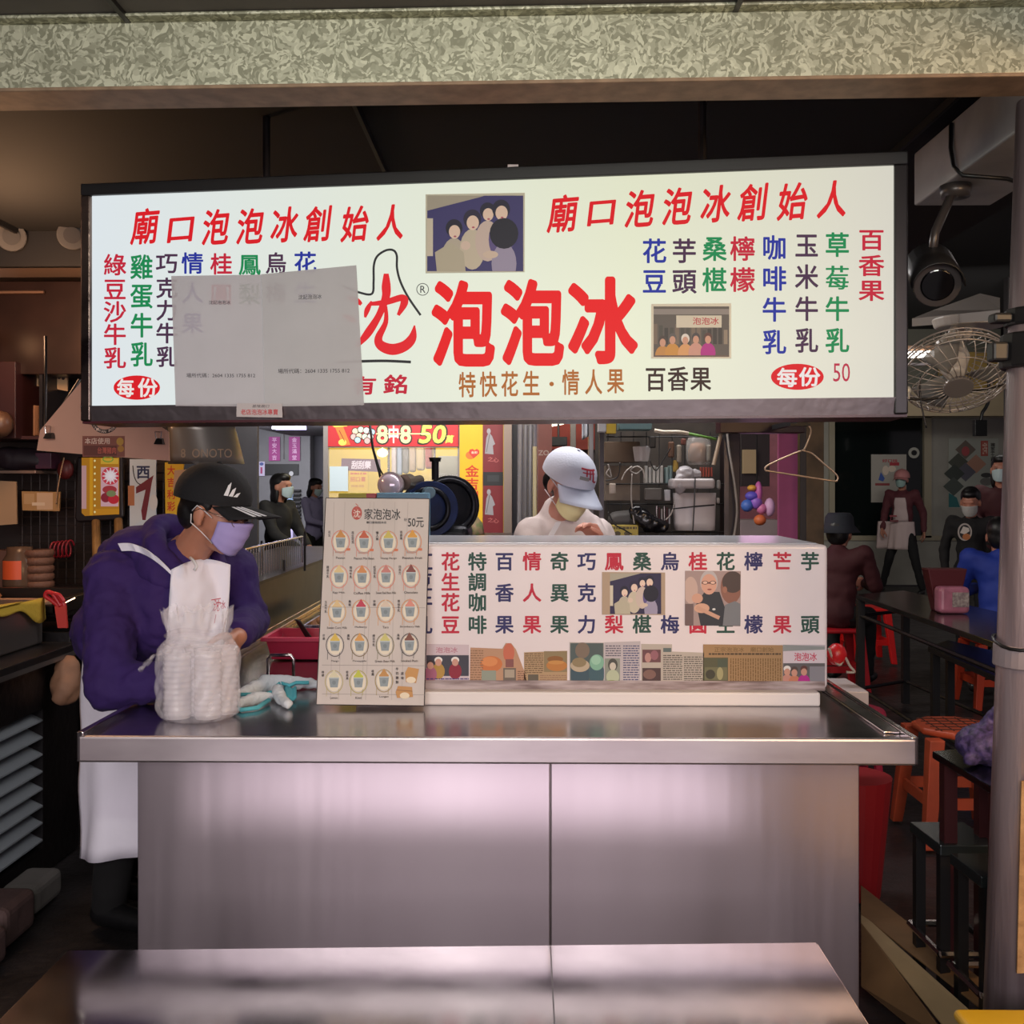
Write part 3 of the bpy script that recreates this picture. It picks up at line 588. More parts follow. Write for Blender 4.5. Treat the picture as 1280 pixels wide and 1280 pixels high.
def emblem(a):
    a.stroke(smooth(Q([(-40, 560), (30, 588), (88, 595), (96, 540), (97, 470), (112, 428), (150, 402), (183, 401), (199, 425), (200, 480), (215, 540), (250, 610), (305, 690)])), 2.8, '#2c2c2e')
    a.stroke(smooth(Q([(-60, 900), (40, 895), (150, 893), (262, 898)])), 3.4, '#2c2c2e')
    def st(p, w): q = smooth(Q(p)); n = len(q); ww = smooth([(v, 0) for v in w]); a.stroke(q, [ww[min(len(ww)-1, int(i*len(ww)/n))][0]/3.556 for i in range(n)], '#e8202a')
    st([(152, 505), (152, 560), (150, 610), (120, 690), (70, 770), (20, 830)], [22, 40, 36, 30, 36, 14]); st([(78, 640), (150, 632), (222, 612), (232, 636), (205, 690)], [16, 26, 30, 34, 14]); st([(88, 628), (68, 665), (58, 700)], [10, 24, 10])
    st([(150, 650), (150, 720), (118, 790), (130, 825), (180, 842), (235, 826), (268, 790), (278, 735)], [14, 22, 34, 44, 50, 46, 38, 6]); st([(-20, 610), (20, 625), (42, 642)], [12, 26, 14]); st([(-40, 690), (-5, 706), (18, 722)], [12, 26, 14])
    a.ring(528.3, 361.7, 7.8, 7.8, .9, '#3a3a3c', 28); a.word('R', 525.4, 357.3, 531.8, 366, '#3a3a3c', .01)
    a.ch('有', 455, 482, 30, 23, R2, .05, .1); a.ch('銘', 495, 480.5, 30, 24, R2, .05, .1)
put('emblem', emblem)
# prints fixed to the sign
sp0 = sf(0, .004, 2)
sheet('photo_print', [(532, 341.5), (655.5, 340), (656, 241), (532, 243)], '#c9c6b2', 'large bluish group photo of five people stuck on the sign above its main lettering', 'photo', plane=sp0, nrm=SN, art=lambda A_: people_photo(A_, 534, 244.5, 654, 339, '#3a3570'))
sheet('photo_print', [(814, 448), (914, 448), (914, 379), (814, 380)], '#d6d2c0', 'small cream-bordered photo of smiling customers stuck on the lower right of the sign', 'photo', plane=sp0, nrm=SN, art=lambda A_: stall_photo(A_, 817, 383, 911.5, 446))
TR = M('thin_translucent_paper', '#cdc8ce', .7, alpha=.72, var=.06, vs=6)
TR2 = M('thin_translucent_paper_grey', '#c8c6ca', .7, alpha=.78, var=.06, vs=6)
sheet('notice_sheet', [(219.5, 507.5), (331, 508.3), (326.5, 343.2), (214, 345)], '#b9b4ba', 'grey paper notice taped on the lower left of the sign, nearer the red price badge', 'paper', 'payment notices on the sign', plane=sf(0, .01, 2), nrm=SN, mat=TR,
      art=lambda A_: (A_.word('沈記泡泡冰', 261, 375.5, 288, 380.5, '#47434a', .01), A_.word('場所代碼：2604 1335 1755 812', 233, 466.5, 319, 472, '#3b383e', .01)), partname='printed_text')
sheet('notice_sheet', [(331.2, 508.3), (455, 506.5), (445.3, 331.5), (326.7, 342.8)], '#b4b2b6', 'grey paper notice taped on the sign just left of the red and black emblem', 'paper', 'payment notices on the sign', plane=sf(0, .012, 2), nrm=SN, mat=TR2,
      art=lambda A_: (A_.word('沈記泡泡冰', 373, 368.5, 402, 374.5, '#47434a', .01, rise=1), A_.word('場所代碼：2604 1335 1755 812', 347.5, 461, 437, 467, '#3b383e', .01, rise=1)), partname='printed_text')
def stk(A_):
    A_.word('基隆廟口', 315, 505.8, 336, 509.5, '#5a5054', .01, .2)
    A_.word('老店泡泡冰專賣', 301, 511.5, 347.5, 518.5, '#c4484c', .03)
sheet('sticker', [(295.5, 521), (353, 522), (352.5, 504.5), (295.8, 504)], '#c3babb', 'small white sticker with red type on the lower frame of the sign', 'sticker', plane=sf(0, .016, 2), nrm=SN, art=stk, partname='printed_text')
# ------------------------------------------------------------------ steel canopy duct, security camera, post
b = MB(); dl = PY(1139, 193, 3.24).x
du = T('square_duct', (1.32, 2.4, 2.33), 'grey square duct running back under the canopy at the right', 'duct')
b.bb((1.22, 1.3, 2.335), (1.46, 3.25, 2.50)); b.build('duct_body', M('dusty_grey_paint', '#aeacad', .7, var=.3, vs=4), du, bev=.006)
b = MB(); b.tube([(1.214, 2.95, 2.49), (1.212, 2.95, 2.42), (1.212, 2.93, 2.36), (1.225, 2.9, 2.325), (1.35, 2.9, 2.315), (1.46, 2.95, 2.30)], .006, 6); b.build('cable', BLACKP, du, smooth=True)
c = P(1171.7, 356, 2.85); d_ = V((-.22, -.85, -.42)).normalized()
cc_ = T('security_camera', c, 'dark bullet security camera hanging under the grey duct', 'security camera'); SCM = M('camera_dark_housing', '#1c1a1b', .45, var=.3)
b = MB(); b.cyl(c, c-d_*.2, .058, .05, 24); b.build('housing', SCM, cc_, bev=.004)
b = MB(); b.cyl(c+d_*.001, c-d_*.02, .064, .06, 24); b.build('front_ring', M('camera_ring', '#4c4747', .35, .4), cc_, bev=.003)
b = MB(); b.cyl(c+d_*.006, c-d_*.01, .045, .045, 24); b.build('lens', M('lens_black', '#060608', .08), cc_, bev=.004)
b = MB(); b.grid(lambda u_, v_: c+d_*(.03-v_*.24)+orient(d_) @ V((.068*cos(pi*u_+pi*0), .068*sin(pi*u_), 0)), 12, 2); o = b.build('sun_hood', SCM, cc_, smooth=True, thick=.004)
b = MB(); j = c-d_*.13; b.tube([j+V((0, 0, .05)), j+V((.01, .0, .12)), (1.26, j.y+.05, 2.335)], .013, 8); b.cyl((1.26, j.y+.05, 2.335), (1.26, j.y+.05, 2.30), .045, .04, 16); b.build('bracket', M('camera_ring', ''), cc_, smooth=True)
# post
pt = P(1275, 1262, 2.32); pb = P(1264, 1262, 2.32); p0 = P(1266, 1262, 2.35); p1 = P(1300, 330, 2.35); dd = (p1-p0)
g = p0-dd*(p0.z/dd.z); top = p0+dd*((2.333-p0.z)/dd.z)
po = T('steel_post', g, 'stained round steel post at the right edge, bound with a strap', 'post')
PM = M('stained_steel', '#a99a9e', .32, .5, hex2='#7b6a6e', vs=3, stretch=(6, 6, .5), bump=.15, bs=20)
b = MB(); b.cyl(g, top, .062, n=28); b.build('tube', PM, po, smooth=True)
def along(py): # point on the axis at that photo height
    r = ray(1270, py); return g+(top-g)*((C0.z+r.z*2.35-g.z)/(top.z-g.z))
q_ = along(820); ax = (top-g).normalized()
b = MB(); b.cyl(q_-ax*.025, q_+ax*.025, .069, n=28); b.build('strap', M('grey_tape', '#8b8084', .5, var=.3), po, bev=.003)
b = MB(); b.tube([q_+ax*.03+orient(ax) @ V((.07*cos(a_), .07*sin(a_), .01*sin(a_*2))) for a_ in [i*2*pi/20 for i in range(20)]], .004, 6, closed=True); b.build('wire', BLACKP, po, smooth=True)
for py, hh, rr in ((440, .04, .078), (398, .02, .072)):
    q_ = along(py); b = MB(); b.cyl(q_-ax*hh, q_+ax*hh, rr, n=16); b.box(q_+V((-.085, -.0, 0)), (.045, .04, hh*1.1)); b.build('clamp', BLACK, po, bev=.006)
q_ = along(1090); s0 = V((q_.x-.012, q_.y-.075, 0))
b = MB(); b.grid(lambda u_, v_: V((q_.x-.024+u_*.26+(1-v_)*-.01, q_.y-.066-.012*sin(u_*3), P(1260, 1212-v_*238, 2.3).z+.004*sin(u_*9))), 8, 10)
o = b.build('cardboard_sheet', M('stained_cardboard', '#b28c5e', .8, hex2='#8a6640', vs=14, bump=.4, bs=40), thick=.006); tag(o, 'stained tan cardboard sheet tied low on the steel post', 'cardboard')
# yellow stool top at the corner
ys = T('yellow_low_table', (1.13, 2.02, 0), 'yellow plastic low table at the foot of the steel post, lower right corner', 'table'); YM = M('yellow_plastic', '#c9a01e', .45, var=.1)
ysx = P(1262, 1262, 2.2); zz = ysx.z+.012
b = MB(); b.bb((ysx.x-.13, 1.45, zz-.025), (ysx.x+.32, 2.2, zz)); b.build('seat', YM, ys, bev=.03, seg=4)
for sx_ in (-.1, .29):
    for sy in (1.49, 2.16): b = MB(); b.prism([(ysx.x+sx_-.02, sy-.02, 0), (ysx.x+sx_+.02, sy-.02, 0), (ysx.x+sx_+.02, sy+.02, 0), (ysx.x+sx_-.02, sy+.02, 0)], (0, 0, zz-.02)); b.build('leg', YM, ys, bev=.005)
# cardboard kerb beside the counter
cb = M('brown_cardboard', '#8c6a48', .75, var=.3, vs=5); cb2 = M('pale_cardboard_edge', '#b59a74', .75, var=.15)
kb = T('flattened_box', (1.0, 2.5, 0), 'flattened brown cardboard box slanting along the foot of the counter', 'cardboard box')
def ribbon3(name, pts, ex, m, par): b = MB(); b.prism(pts, ex); return b.build(name, m, par, bev=.002)
k0 = PZ(1078, 1108, .11); k1 = PZ(1215, 1262, .11)
ribbon3('upper_flap', [PZ(1076, 1106, .11), PZ(1270, 1290, .11)+V((.1, -.1, 0)), PZ(1225, 1290, .10)+V((.1, -.1, 0)), PZ(1076, 1142, .10)], (0, 0, -.006), cb, kb)
ribbon3('ridge', [PZ(1076, 1140, .10), PZ(1225, 1290, .10)+V((.05, -.1, 0)), PZ(1185, 1300, .08)+V((.02, -.1, 0)), PZ(1076, 1153, .09)], (0, 0, -.006), cb2, kb)
ribbon3('side_wall', [PZ(1076, 1153, .09), PZ(1185, 1300, .08), PZ(1155, 1300, .0)+V((.0, -.0, .004)), PZ(1076, 1235, .0)+V((0, 0, .004))], (0.006, 0, -.001), cb, kb)
# ------------------------------------------------------------------ people
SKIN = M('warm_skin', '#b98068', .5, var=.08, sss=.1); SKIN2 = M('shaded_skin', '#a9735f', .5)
HAIR = M('black_hair', '#0e0c0e', .45, var=.3, vs=60)
def frame(f, up=(0, 0, 1), loc=(0, 0, 0)):      # local x right, y forward, z up
    f = V(f).normalized(); r = f.cross(V(up)).normalized(); u_ = r.cross(f)
    m = Matrix((r, f, u_)).transposed().to_4x4(); m.translation = V(loc); return m
def head_prims(m, s=1.0, ears=True):
    R = m.to_3x3(); q = lambda *p: m @ V([x*s for x in p])
    e = lambda c, r: ('e', q(*c), tuple(x*s for x in r), R)
    pr = [e((0, -.012, .035), (.076, .096, .092)), e((0, .03, -.01), (.064, .066, .085)), e((0, .042, -.07), (.047, .05, .042)), e((0, .066, -.098), (.024, .02, .016)),
          ('c', q(0, .088, .012), q(0, .116, -.03), .009*s, .014*s), e((0, .1, -.036), (.018, .013, .009)), ('c', q(-.038, .086, .034), q(.038, .086, .034), .012*s, .012*s),
          e((-.04, .068, -.03), (.026, .024, .026)), e((.04, .068, -.03), (.026, .024, .026)), ('c', q(-.016, .09, -.064), q(.016, .09, -.064), .008*s, .008*s)]
    if ears: pr += [e((sg_*.079, -.004, -.006), (.011, .02, .032)) for sg_ in (-1, 1)]+[e((sg_*.08, .004, -.032), (.008, .01, .012)) for sg_ in (-1, 1)]
    return pr
def hand_prims(w_, d_, n_, s=1.0, curl=.5, thumb=1):
    d_ = V(d_).normalized(); n_ = V(n_); n_ = (n_-d_*n_.dot(d_)).normalized(); sd = d_.cross(n_)*thumb; pr = []
    w_ = V(w_)
    for i, (o_, l_) in enumerate(((.03, .066), (.01, .076), (-.01, .07), (-.029, .055))):
        a_ = w_+sd*o_*s*.6+d_*.008*s; k_ = w_+sd*o_*s+d_*(.085-.004*abs(i-1))*s; pr.append(('c', a_, k_, .013*s, .0125*s)); p = k_; ang = curl*.5
        for j, f_ in enumerate((.45, .31, .24)):
            ang += curl*(.55 if j else .3); q = p+(d_*cos(ang)+n_*sin(ang))*l_*f_*s; pr.append(('c', p, q, (.0095-.001*j)*s, (.0088-.001*j)*s)); p = q
    b0 = w_+d_*.025*s+sd*.022*s+n_*.006*s; t1 = b0+(d_*.7+sd*.7+n_*.35).normalized()*.042*s; t2 = t1+(d_*.9+sd*.15+n_*.5).normalized()*.03*s; t3 = t2+(d_*.95-sd*.1+n_*.4).normalized()*.022*s
    pr += [('c', b0, t1, .014*s, .011*s), ('c', t1, t2, .0105*s, .0095*s), ('c', t2, t3, .0095*s, .008*s)]
    return pr
def wrap(name, tree, fn, nu, nv, off, mat, parent, thick=.003, default=None, smooth=True, sub=0):
    b = MB(); vs = {}
    def g(u_, v_):
        o_, d_ = fn(u_, v_); hit = tree.ray_cast(o_, d_)
        p = hit[0] if hit[0] is not None else (o_+d_*default if default else o_+d_*.25)
        return p - d_*(off(u_, v_) if callable(off) else off)
    b.grid(g, nu, nv); return b.build(name, mat, parent, smooth=smooth, thick=thick, fix=False, sub=sub)
def mask(tree, m, mat, parent, s=1.0, near=False):
    R = m.to_3x3()
    b = MB()
    def mf(u_, v_):
        a_ = (u_-.5)*2*radians(70); e = abs(u_-.5)*2; z = (.010-.112*v_)*(1-.45*e**2)-.012*e
        k = 1-.24*v_**2.4; pl = (.0016*sin(v_*20) if near else 0)*(1-e)
        return m @ (V(((.073+pl)*sin(a_)*(1-.10*v_*v_), .023+(.101+pl)*cos(a_)*k+.006*math.exp(-(a_*3.2)**2)*(1-v_), z))*s)
    b.grid(mf, 26, 18); return b.build('face_mask', mat, parent, smooth=True, thick=.002)
    def fn(u_, v_):
        a_ = (u_-.5)*2*radians(66); z = (.004-(.1+.004)*v_)*s*(1-.42*abs(u_-.5)*2*(1 if v_ > .5 else .35)) - .012*abs(u_-.5)*s
        dr = R @ V((sin(a_), cos(a_), 0)); return m @ V((0, .0, z))+dr*.25, -dr
    off = lambda u_, v_: .005+.006*s*math.exp(-((u_-.5)*4)**2)*math.exp(-((v_-.55)*2)**2)+(.0016*sin(v_*18) if near else 0)
    k = wrap('face_mask', tree, fn, 22, 14, off, mat, parent, thick=.002)
    return k
def capped(m, mat, parent, s=1.0, brim=.075, visor=None, droop=.018, lift=0):
    R = m.to_3x3(); q = lambda x, y, z: m @ V((x*s, y*s, z*s+lift))
    b = MB(); rz = .098; ry = .112; rx = .09
    def dome(u_, v_):
        ph = v_*pi/2; a_ = u_*2*pi; w2 = 1+.012*abs(sin(a_*3)); return q(rx*cos(ph)*cos(a_)*w2, -.01+ry*cos(ph)*sin(a_)*w2, .035+rz*sin(ph)**.9)
    b.grid(dome, 36, 10, wrap=True); b.grid(lambda u_, v_: q(rx*1.0*cos(u_*2*pi), -.01+ry*sin(u_*2*pi), .035-.012*v_), 36, 2, wrap=True)
    b.ell(q(0, -.01, .134), (.008*s, .008*s, .005*s), R, 8)
    c_ = b.build('cap', mat, parent, smooth=True)
    b = MB()
    def br(u_, v_):
        a_ = (u_-.5)*2*radians(64); k = cos(a_*.98)**.7
        return q(rx*1.0*sin(a_)*(1+.04*v_), -.01+ry*cos(a_)+brim*v_*k, .03-droop*v_-(.03*(2*(u_-.5))**2)*(.4+.6*v_))
    b.grid(br, 18, 6); b.build('visor', visor or mat, c_, smooth=True, thick=.003)
    return c_
def person(label, loc, h=1.68, face=(0, -1, 0), cloth=None, legs=None, vox=.02, pose=None, hair=True, long=False, group=None, headdir=None, skin=None, lie=None, shoes=True, mask_=None, child=1.0):
    k = h/1.7; t = T('person', loc, label, 'person', group); m0 = frame(face, loc=loc); q = lambda p: m0 @ (V(p)*k)
    J = dict(pel=(0, 0, .93), ch=(0, .02, 1.27), nk=(0, 0, 1.43), hd=(0, .035, 1.575), shl=(-.175, 0, 1.38), shr=(.175, 0, 1.38), ell=(-.23, -.02, 1.11), elr=(.23, -.02, 1.11), wrl=(-.23, .06, .87), wrr=(.23, .06, .87),
             hpl=(-.085, 0, .9), hpr=(.085, 0, .9), knl=(-.1, .03, .5), knr=(.1, .03, .5), anl=(-.1, -.02, .09), anr=(.1, -.02, .09))
    if pose: J.update(pose)
    J = {a_: q(p) for a_, p in J.items()}
    hm = frame(m0.to_3x3() @ V(headdir) if headdir else face, loc=J['hd'])
    body = head_prims(hm, k*child)+[('c', J['nk']-V((0, 0, .05*k)), J['hd'], .055*k, .05*k), ('c', J['ch'], J['nk'], .07*k, .055*k), ('c', J['ch'], J['pel'], .08*k, .08*k)]
    for s in 'lr':
        sd = J['sh'+s]; body += [('c', J['ch'], sd, .05*k, .04*k), ('c', sd, J['el'+s], .036*k, .032*k), ('c', J['el'+s], J['wr'+s], .032*k, .024*k), ('c', J['pel'], J['hp'+s], .08*k, .07*k), ('c', J['hp'+s], J['kn'+s], .06*k, .045*k), ('c', J['kn'+s], J['an'+s], .045*k, .032*k)]
        fd = (J['wr'+s]-J['el'+s]); body += hand_prims(J['wr'+s], fd, m0.to_3x3() @ V((.8 if s == 'l' else -.8, .3, 0)), k*1.05, .5, 1 if s == 'l' else -1)
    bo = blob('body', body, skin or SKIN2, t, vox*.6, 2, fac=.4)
    top = []
    for s in 'lr':
        sd = J['sh'+s]; top += [('c', J['ch'], sd, .1*k, .068*k), ('c', sd, J['el'+s], .062*k, .052*k), ('c', J['el'+s], J['el'+s].lerp(J['wr'+s], .94), .052*k, .038*k)]
    R0 = m0.to_3x3()
    top += [('e', J['ch'], (.155*k, .11*k, .15*k), R0), ('e', J['ch'].lerp(J['pel'], .5), (.145*k, .108*k, .2*k), R0), ('e', J['pel'], (.155*k, .12*k, .13*k), R0), ('c', J['ch'], J['nk']+V((0, 0, -.01)), .085*k, .062*k)]
    sh = blob('jacket', top, cloth, t, vox, 4, wr=.006, wrs=9)
    if legs:
        lg = [('e', J['pel'], (.15*k, .115*k, .11*k), R0)]
        for s in 'lr': lg += [('c', J['hp'+s], J['kn'+s], .085*k, .062*k), ('c', J['kn'+s], J['an'+s], .06*k, .046*k)]
        blob('trousers', lg, legs, t, vox, 4, wr=.005, wrs=8)
        if shoes:
            for s in 'lr': blob('shoe', [('c', J['an'+s]-V((0, 0, .045*k)), J['an'+s]+m0.to_3x3() @ V((0, .14*k, -.05*k)), .042*k, .036*k)], BLACKP, t, .015, 3)
    if hair:
        kk = k*child; e = lambda c, r: ('e', hm @ (V(c)*kk), tuple(x*kk for x in r), hm.to_3x3())
        pr = [e((0, -.03, .05), (.088, .1, .09)), e((0, -.05, .0), (.082, .07, .09)), e((0, .02, .095), (.07, .075, .045))]
        if long: pr += [e((0, -.06, -.09), (.085, .05, .1)), e((.065, -.02, -.06), (.025, .04, .1)), e((-.065, -.02, -.06), (.025, .04, .1))]
        blob('hair', pr, HAIR, t, vox*.6, 3)
    tr = bvh(bo)
    if mask_: mask(tr, hm, mask_, t, k*child)
    for s_ in (-1, 1):
        b = MB(); b.ell(hm @ V((s_*.031*k, .088*k, .012*k)), (.012*k, .006*k, .005*k), hm.to_3x3(), 8); b.build('eye', M('dark_eye', '#141010', .2), t, smooth=True)
    return t, hm, tr, sh, J, m0, k
def apron_on(t, sh, m0, k, mat, zb=.5, zt=1.33, legs=None):
    tr = bvh(sh)
    def bib(u_, v_):
        z = zt-(zt-1.0)*v_; a_ = (u_-.5)*2*(.5+.35*v_); dr = m0.to_3x3() @ V((sin(a_)*1.0, cos(a_), 0)); return m0 @ V((0, 0, z*k))+dr*.5, -dr
    wrap('apron_bib', tr, bib, 14, 10, .012, mat, t, .004)
    def sk(u_, v_):
        a_ = (u_-.5)*2*1.35; dr = m0.to_3x3() @ V((sin(a_), cos(a_), 0)); return m0 @ V((0, 0, 1.0*k))+dr*.5, -dr
    b = MB()
    def g(u_, v_):
        o_, d_ = sk(u_, 0); hit = tr.ray_cast(o_, d_)[0] or (o_+d_*.35); p = hit-d_*(.035+.035*v_+.012*v_*sin(u_*24)); return V((p.x, p.y, p.z-(1.0-zb)*k*v_))
    b.grid(g, 26, 10); b.build('apron_skirt', mat, t, smooth=True, thick=.004, fix=False)
# ------------------------------------------------------------------ man in the purple hoodie behind the left end of the counter
PUR = M('purple_hoodie', '#33195f', .85, var=.18, vs=5, bump=1.6, bs=9); APR = M('white_apron', '#f0ecf8', .7, bump=.3, bs=9)
base = V((-1.42, 3.38, 0)); t = T('person', base, 'person in purple hoodie, white apron and black cap leaning over the left of the counter', 'person')
hc = P(268, 641, 3.2); hd = V((.95, -.24, -.32)).normalized(); hup = V((.33, -.06, 1)); hm = frame(hd, hup, hc)
pel = V((-1.34, 3.46, .90)); chs = P(212, 752, 3.30); nkk = P(232, 690, 3.27)
shR = P(140, 722, 3.22); shL = P(288, 715, 3.42); elR = P(136, 858, 3.04); wrR = P(238, 850, 3.06); elL = P(310, 775, 3.42); wrL = P(297, 797, 3.12)
wrR = V((wrR.x, wrR.y, .875)); elR = V((elR.x, elR.y, max(elR.z, .84)))
hipR = V((-1.36, 3.38, .86)); hipL = V((-1.34, 3.54, .86)); knR = V((-1.33, 3.36, .48)); knL = V((-1.34, 3.56, .48)); anR = V((-1.38, 3.36, .08)); anL = V((-1.44, 3.6, .08))
body = head_prims(hm, 1.0)+[('c', nkk+V((.0, .0, -.02)), hc-hd*.02-V((0, 0, .05)), .06, .056), ('c', chs, nkk, .1, .06), ('c', chs, pel, .1, .1),
     ('c', chs, shR, .05, .045), ('c', chs, shL, .05, .045), ('c', shR, elR, .042, .036), ('c', elR, wrR, .036, .026), ('c', shL, elL, .042, .036), ('c', elL, wrL, .036, .027)]
for a_, b_, c_ in ((hipR, knR, anR), (hipL, knL, anL)): body += [('c', pel, a_, .09, .08), ('c', a_, b_, .07, .05), ('c', b_, c_, .05, .035)]
body += hand_prims(wrL, V((-.08, -.75, -.45)), V((-1, -.1, -.1)), 1.02, .75, -1)+hand_prims(wrR, V((.6, .15, -.12)), V((0, .2, -1)), 1.0, .6, 1)
SKM = M('man_skin', '#bb7f66', .5, var=.08, sss=.1)
bo = blob('body', body, SKM, t, .0055, 3, fac=.4)
hoodp = [('c', shR, elR, .082, .07), ('c', elR, elR.lerp(wrR, .9), .072, .05), ('c', shL, elL, .08, .07), ('c', elL, elL.lerp(wrL, .82), .07, .046), ('c', chs, shR, .125, .088), ('c', chs, shL, .13, .09),
      ('e', chs, (.18, .17, .2)), ('e', chs.lerp(pel, .5)+V((-.02, 0, 0)), (.18, .17, .2)), ('e', pel+V((-.03, 0, .06)), (.17, .165, .15)), ('c', chs, nkk-V((.015, 0, .04)), .14, .088)]
hood = blob('hoodie', hoodp, PUR, t, .010, 4, wr=.006, wrs=15)
hd0 = nkk+V((-.05, .02, .02))
# hood: two rolled folds round the back of the neck, and a pointed bag behind
b = MB(); R_ = frame((.8, -.45, .25), (-.2, 0, 1)).to_3x3()
def roll(rad, r, dz, a0, a1, dd):
    pts = []; rr = []
    for i in range(22):
        a_ = a0+(a1-a0)*i/21; pts.append(hd0+V((0, 0, dz))+R_ @ V((rad*sin(a_), -rad*cos(a_)*.8+dd, -.05-.05*cos(a_)*-1-.06*(1-cos(a_)))))
        rr.append(r*(.55+.45*sin(pi*i/21)**.5))
    return [('c', pts[i], pts[i+1], rr[i], rr[i+1]) for i in range(21)]
hp = roll(.095, .036, .075, -2.2, 2.2, .03)+roll(.12, .042, .035, -2.0, 2.0, .01)+[('e', hd0+V((-.11, .03, .0)), (.1, .11, .06)), ('e', hd0+V((-.17, .02, -.03)), (.07, .09, .06))]
hoodb = blob('hood', hp, PUR, t, .009, 3, wr=.006, wrs=12)
b = MB(); z_ = P(238, 697, 3.1); b.tube([P(238, 697, 3.12), P(243, 702, 3.1), P(246, 708, 3.09), P(243, 713, 3.09)], .005, 6); b.build('drawstring', M('white_cord', '#e0dce0', .7), t, smooth=True)
TRS = M('black_trousers', '#060507', .9)
lg = [('e', pel-V((.0, 0, .03)), (.15, .15, .12))]
for a_, b_, c_ in ((hipR, knR, anR), (hipL, knL, anL)): lg += [('c', a_, b_, .095, .07), ('c', b_, c_, .07, .055)]
blob('trousers', lg, TRS, t, .015, 4, wr=.006)
for c_ in (anR, anL): blob('shoe', [('c', c_-V((.02, 0, .035)), c_+V((.15, -.06, -.045)), .045, .035)], BLACKP, t, .012, 3)
blob('hair', [('e', hm @ V((0, -.035, .035)), (.083, .088, .085), hm.to_3x3()), ('e', hm @ V((0, -.062, -.01)), (.075, .052, .07), hm.to_3x3()), ('e', hm @ V((.066, -.012, .03)), (.018, .04, .032), hm.to_3x3()), ('e', hm @ V((-.066, -.012, .03)), (.018, .04, .032), hm.to_3x3())], HAIR, t, .006, 3)
tr = bvh(bo)
MSK = M('lilac_mask', '#a99cd8', .7, var=.08, vs=20)
mk = mask(tr, hm, MSK, t, 1.04, True)
for s_ in (1, -1):
    b = MB(); q = lambda x, y, z: hm @ V((x, y, z))
    b.tube([q(s_*.071, .038, -.004), q(s_*.083, .01, .012), q(s_*.09, -.012, .02), q(s_*.092, -.022, .0)], .0018, 5); b.tube([q(s_*.05, .052, -.082), q(s_*.074, .018, -.055), q(s_*.09, -.016, -.036), q(s_*.092, -.022, -.01)], .0018, 5); b.build('ear_loop', M('white_cord', ''), mk, smooth=True)
gl = MB(); q = lambda x, y, z: hm @ V((x, y, z))
for s_ in (1, -1):
    gl.tube([q(s_*.034+.026*cos(a_)*1.05, .112-.012*abs(cos(a_)), .006+.019*sin(a_)) for a_ in [i*2*pi/18 for i in range(18)]], .0012, 5, closed=True)
    gl.tube([q(s_*.062, .104, .012), q(s_*.08, .06, .012), q(s_*.09, -.0, .014), q(s_*.09, -.02, -.002)], .0014, 5)
gl.tube([q(-.008, .113, .01), q(0, .118, .013), q(.008, .113, .01)], .0013, 5); go = gl.build('glasses', M('thin_metal_frame', '#b8a090', .25, .9), t, smooth=True)
for s_ in (1, -1): b = MB(); b.ell(q(s_*.034, .093, .01), (.014, .008, .008), hm.to_3x3(), 10); b.build('eye', M('dark_eye', '#141010', .2), t, smooth=True)
for s_ in (1, -1): b = MB(); b.tube([q(s_*.015, .103, .03), q(s_*.034, .1, .036), q(s_*.055, .088, .03)], .004, 6); b.build('eyebrow', HAIR, t, smooth=True)
CAPM = M('black_cap_cloth', '#131318', .85, bump=.15, bs=90)
hmc = hm @ Matrix.Translation((0, -.004, .006)) @ Matrix.Rotation(radians(7), 4, 'X'); c_ = capped(hmc, CAPM, t, 1.12, .1, None, .008)
# embroidery on the cap: three bars rising to a peak on the front panel, three stripes along the visor side
def capq(a_, ph): s = 1.14; return hmc @ V((.09*cos(ph)*cos(a_)*s, -.011+.112*cos(ph)*sin(a_)*s, .0385+.098*sin(ph)**.9*s))
b = MB()
for i, (x0, hh) in enumerate(((-.13, .13), (-.0, .26), (.13, .40))):
    a0 = radians(50)-x0
    def em(u_, v_): dz = (hh*(.70 if u_ > .5 else 1.0)) if v_ > .5 else 0; return capq(a0+.055-.11*u_+.10*v_, .17+(hh*(.72+.28*(1-u_))*v_))
    b.grid(em, 3, 5)
b.build('embroidered_emblem', M('white_thread', '#e6e6ec', .6), c_, thick=.0015)
for i in range(3):
    b = MB()
    def st(u_, v_, i=i):
        uu = .68+i*.052+.026*v_; vv = .12+.84*u_; a_ = (uu-.5)*2*radians(64); kk = cos(a_*.98)**.7; s = 1.1
        return hmc @ (V((.09*sin(a_)*(1+.04*vv), -.01+.112*cos(a_)+.097*vv*kk, 0.03-.008*vv-(.03*(2*(uu-.5))**2)*(.4+.6*vv)+.0035))*s*1.02)
    b.grid(st, 8, 2); b.build('stripe', M('white_thread', ''), c_, thick=.0012)
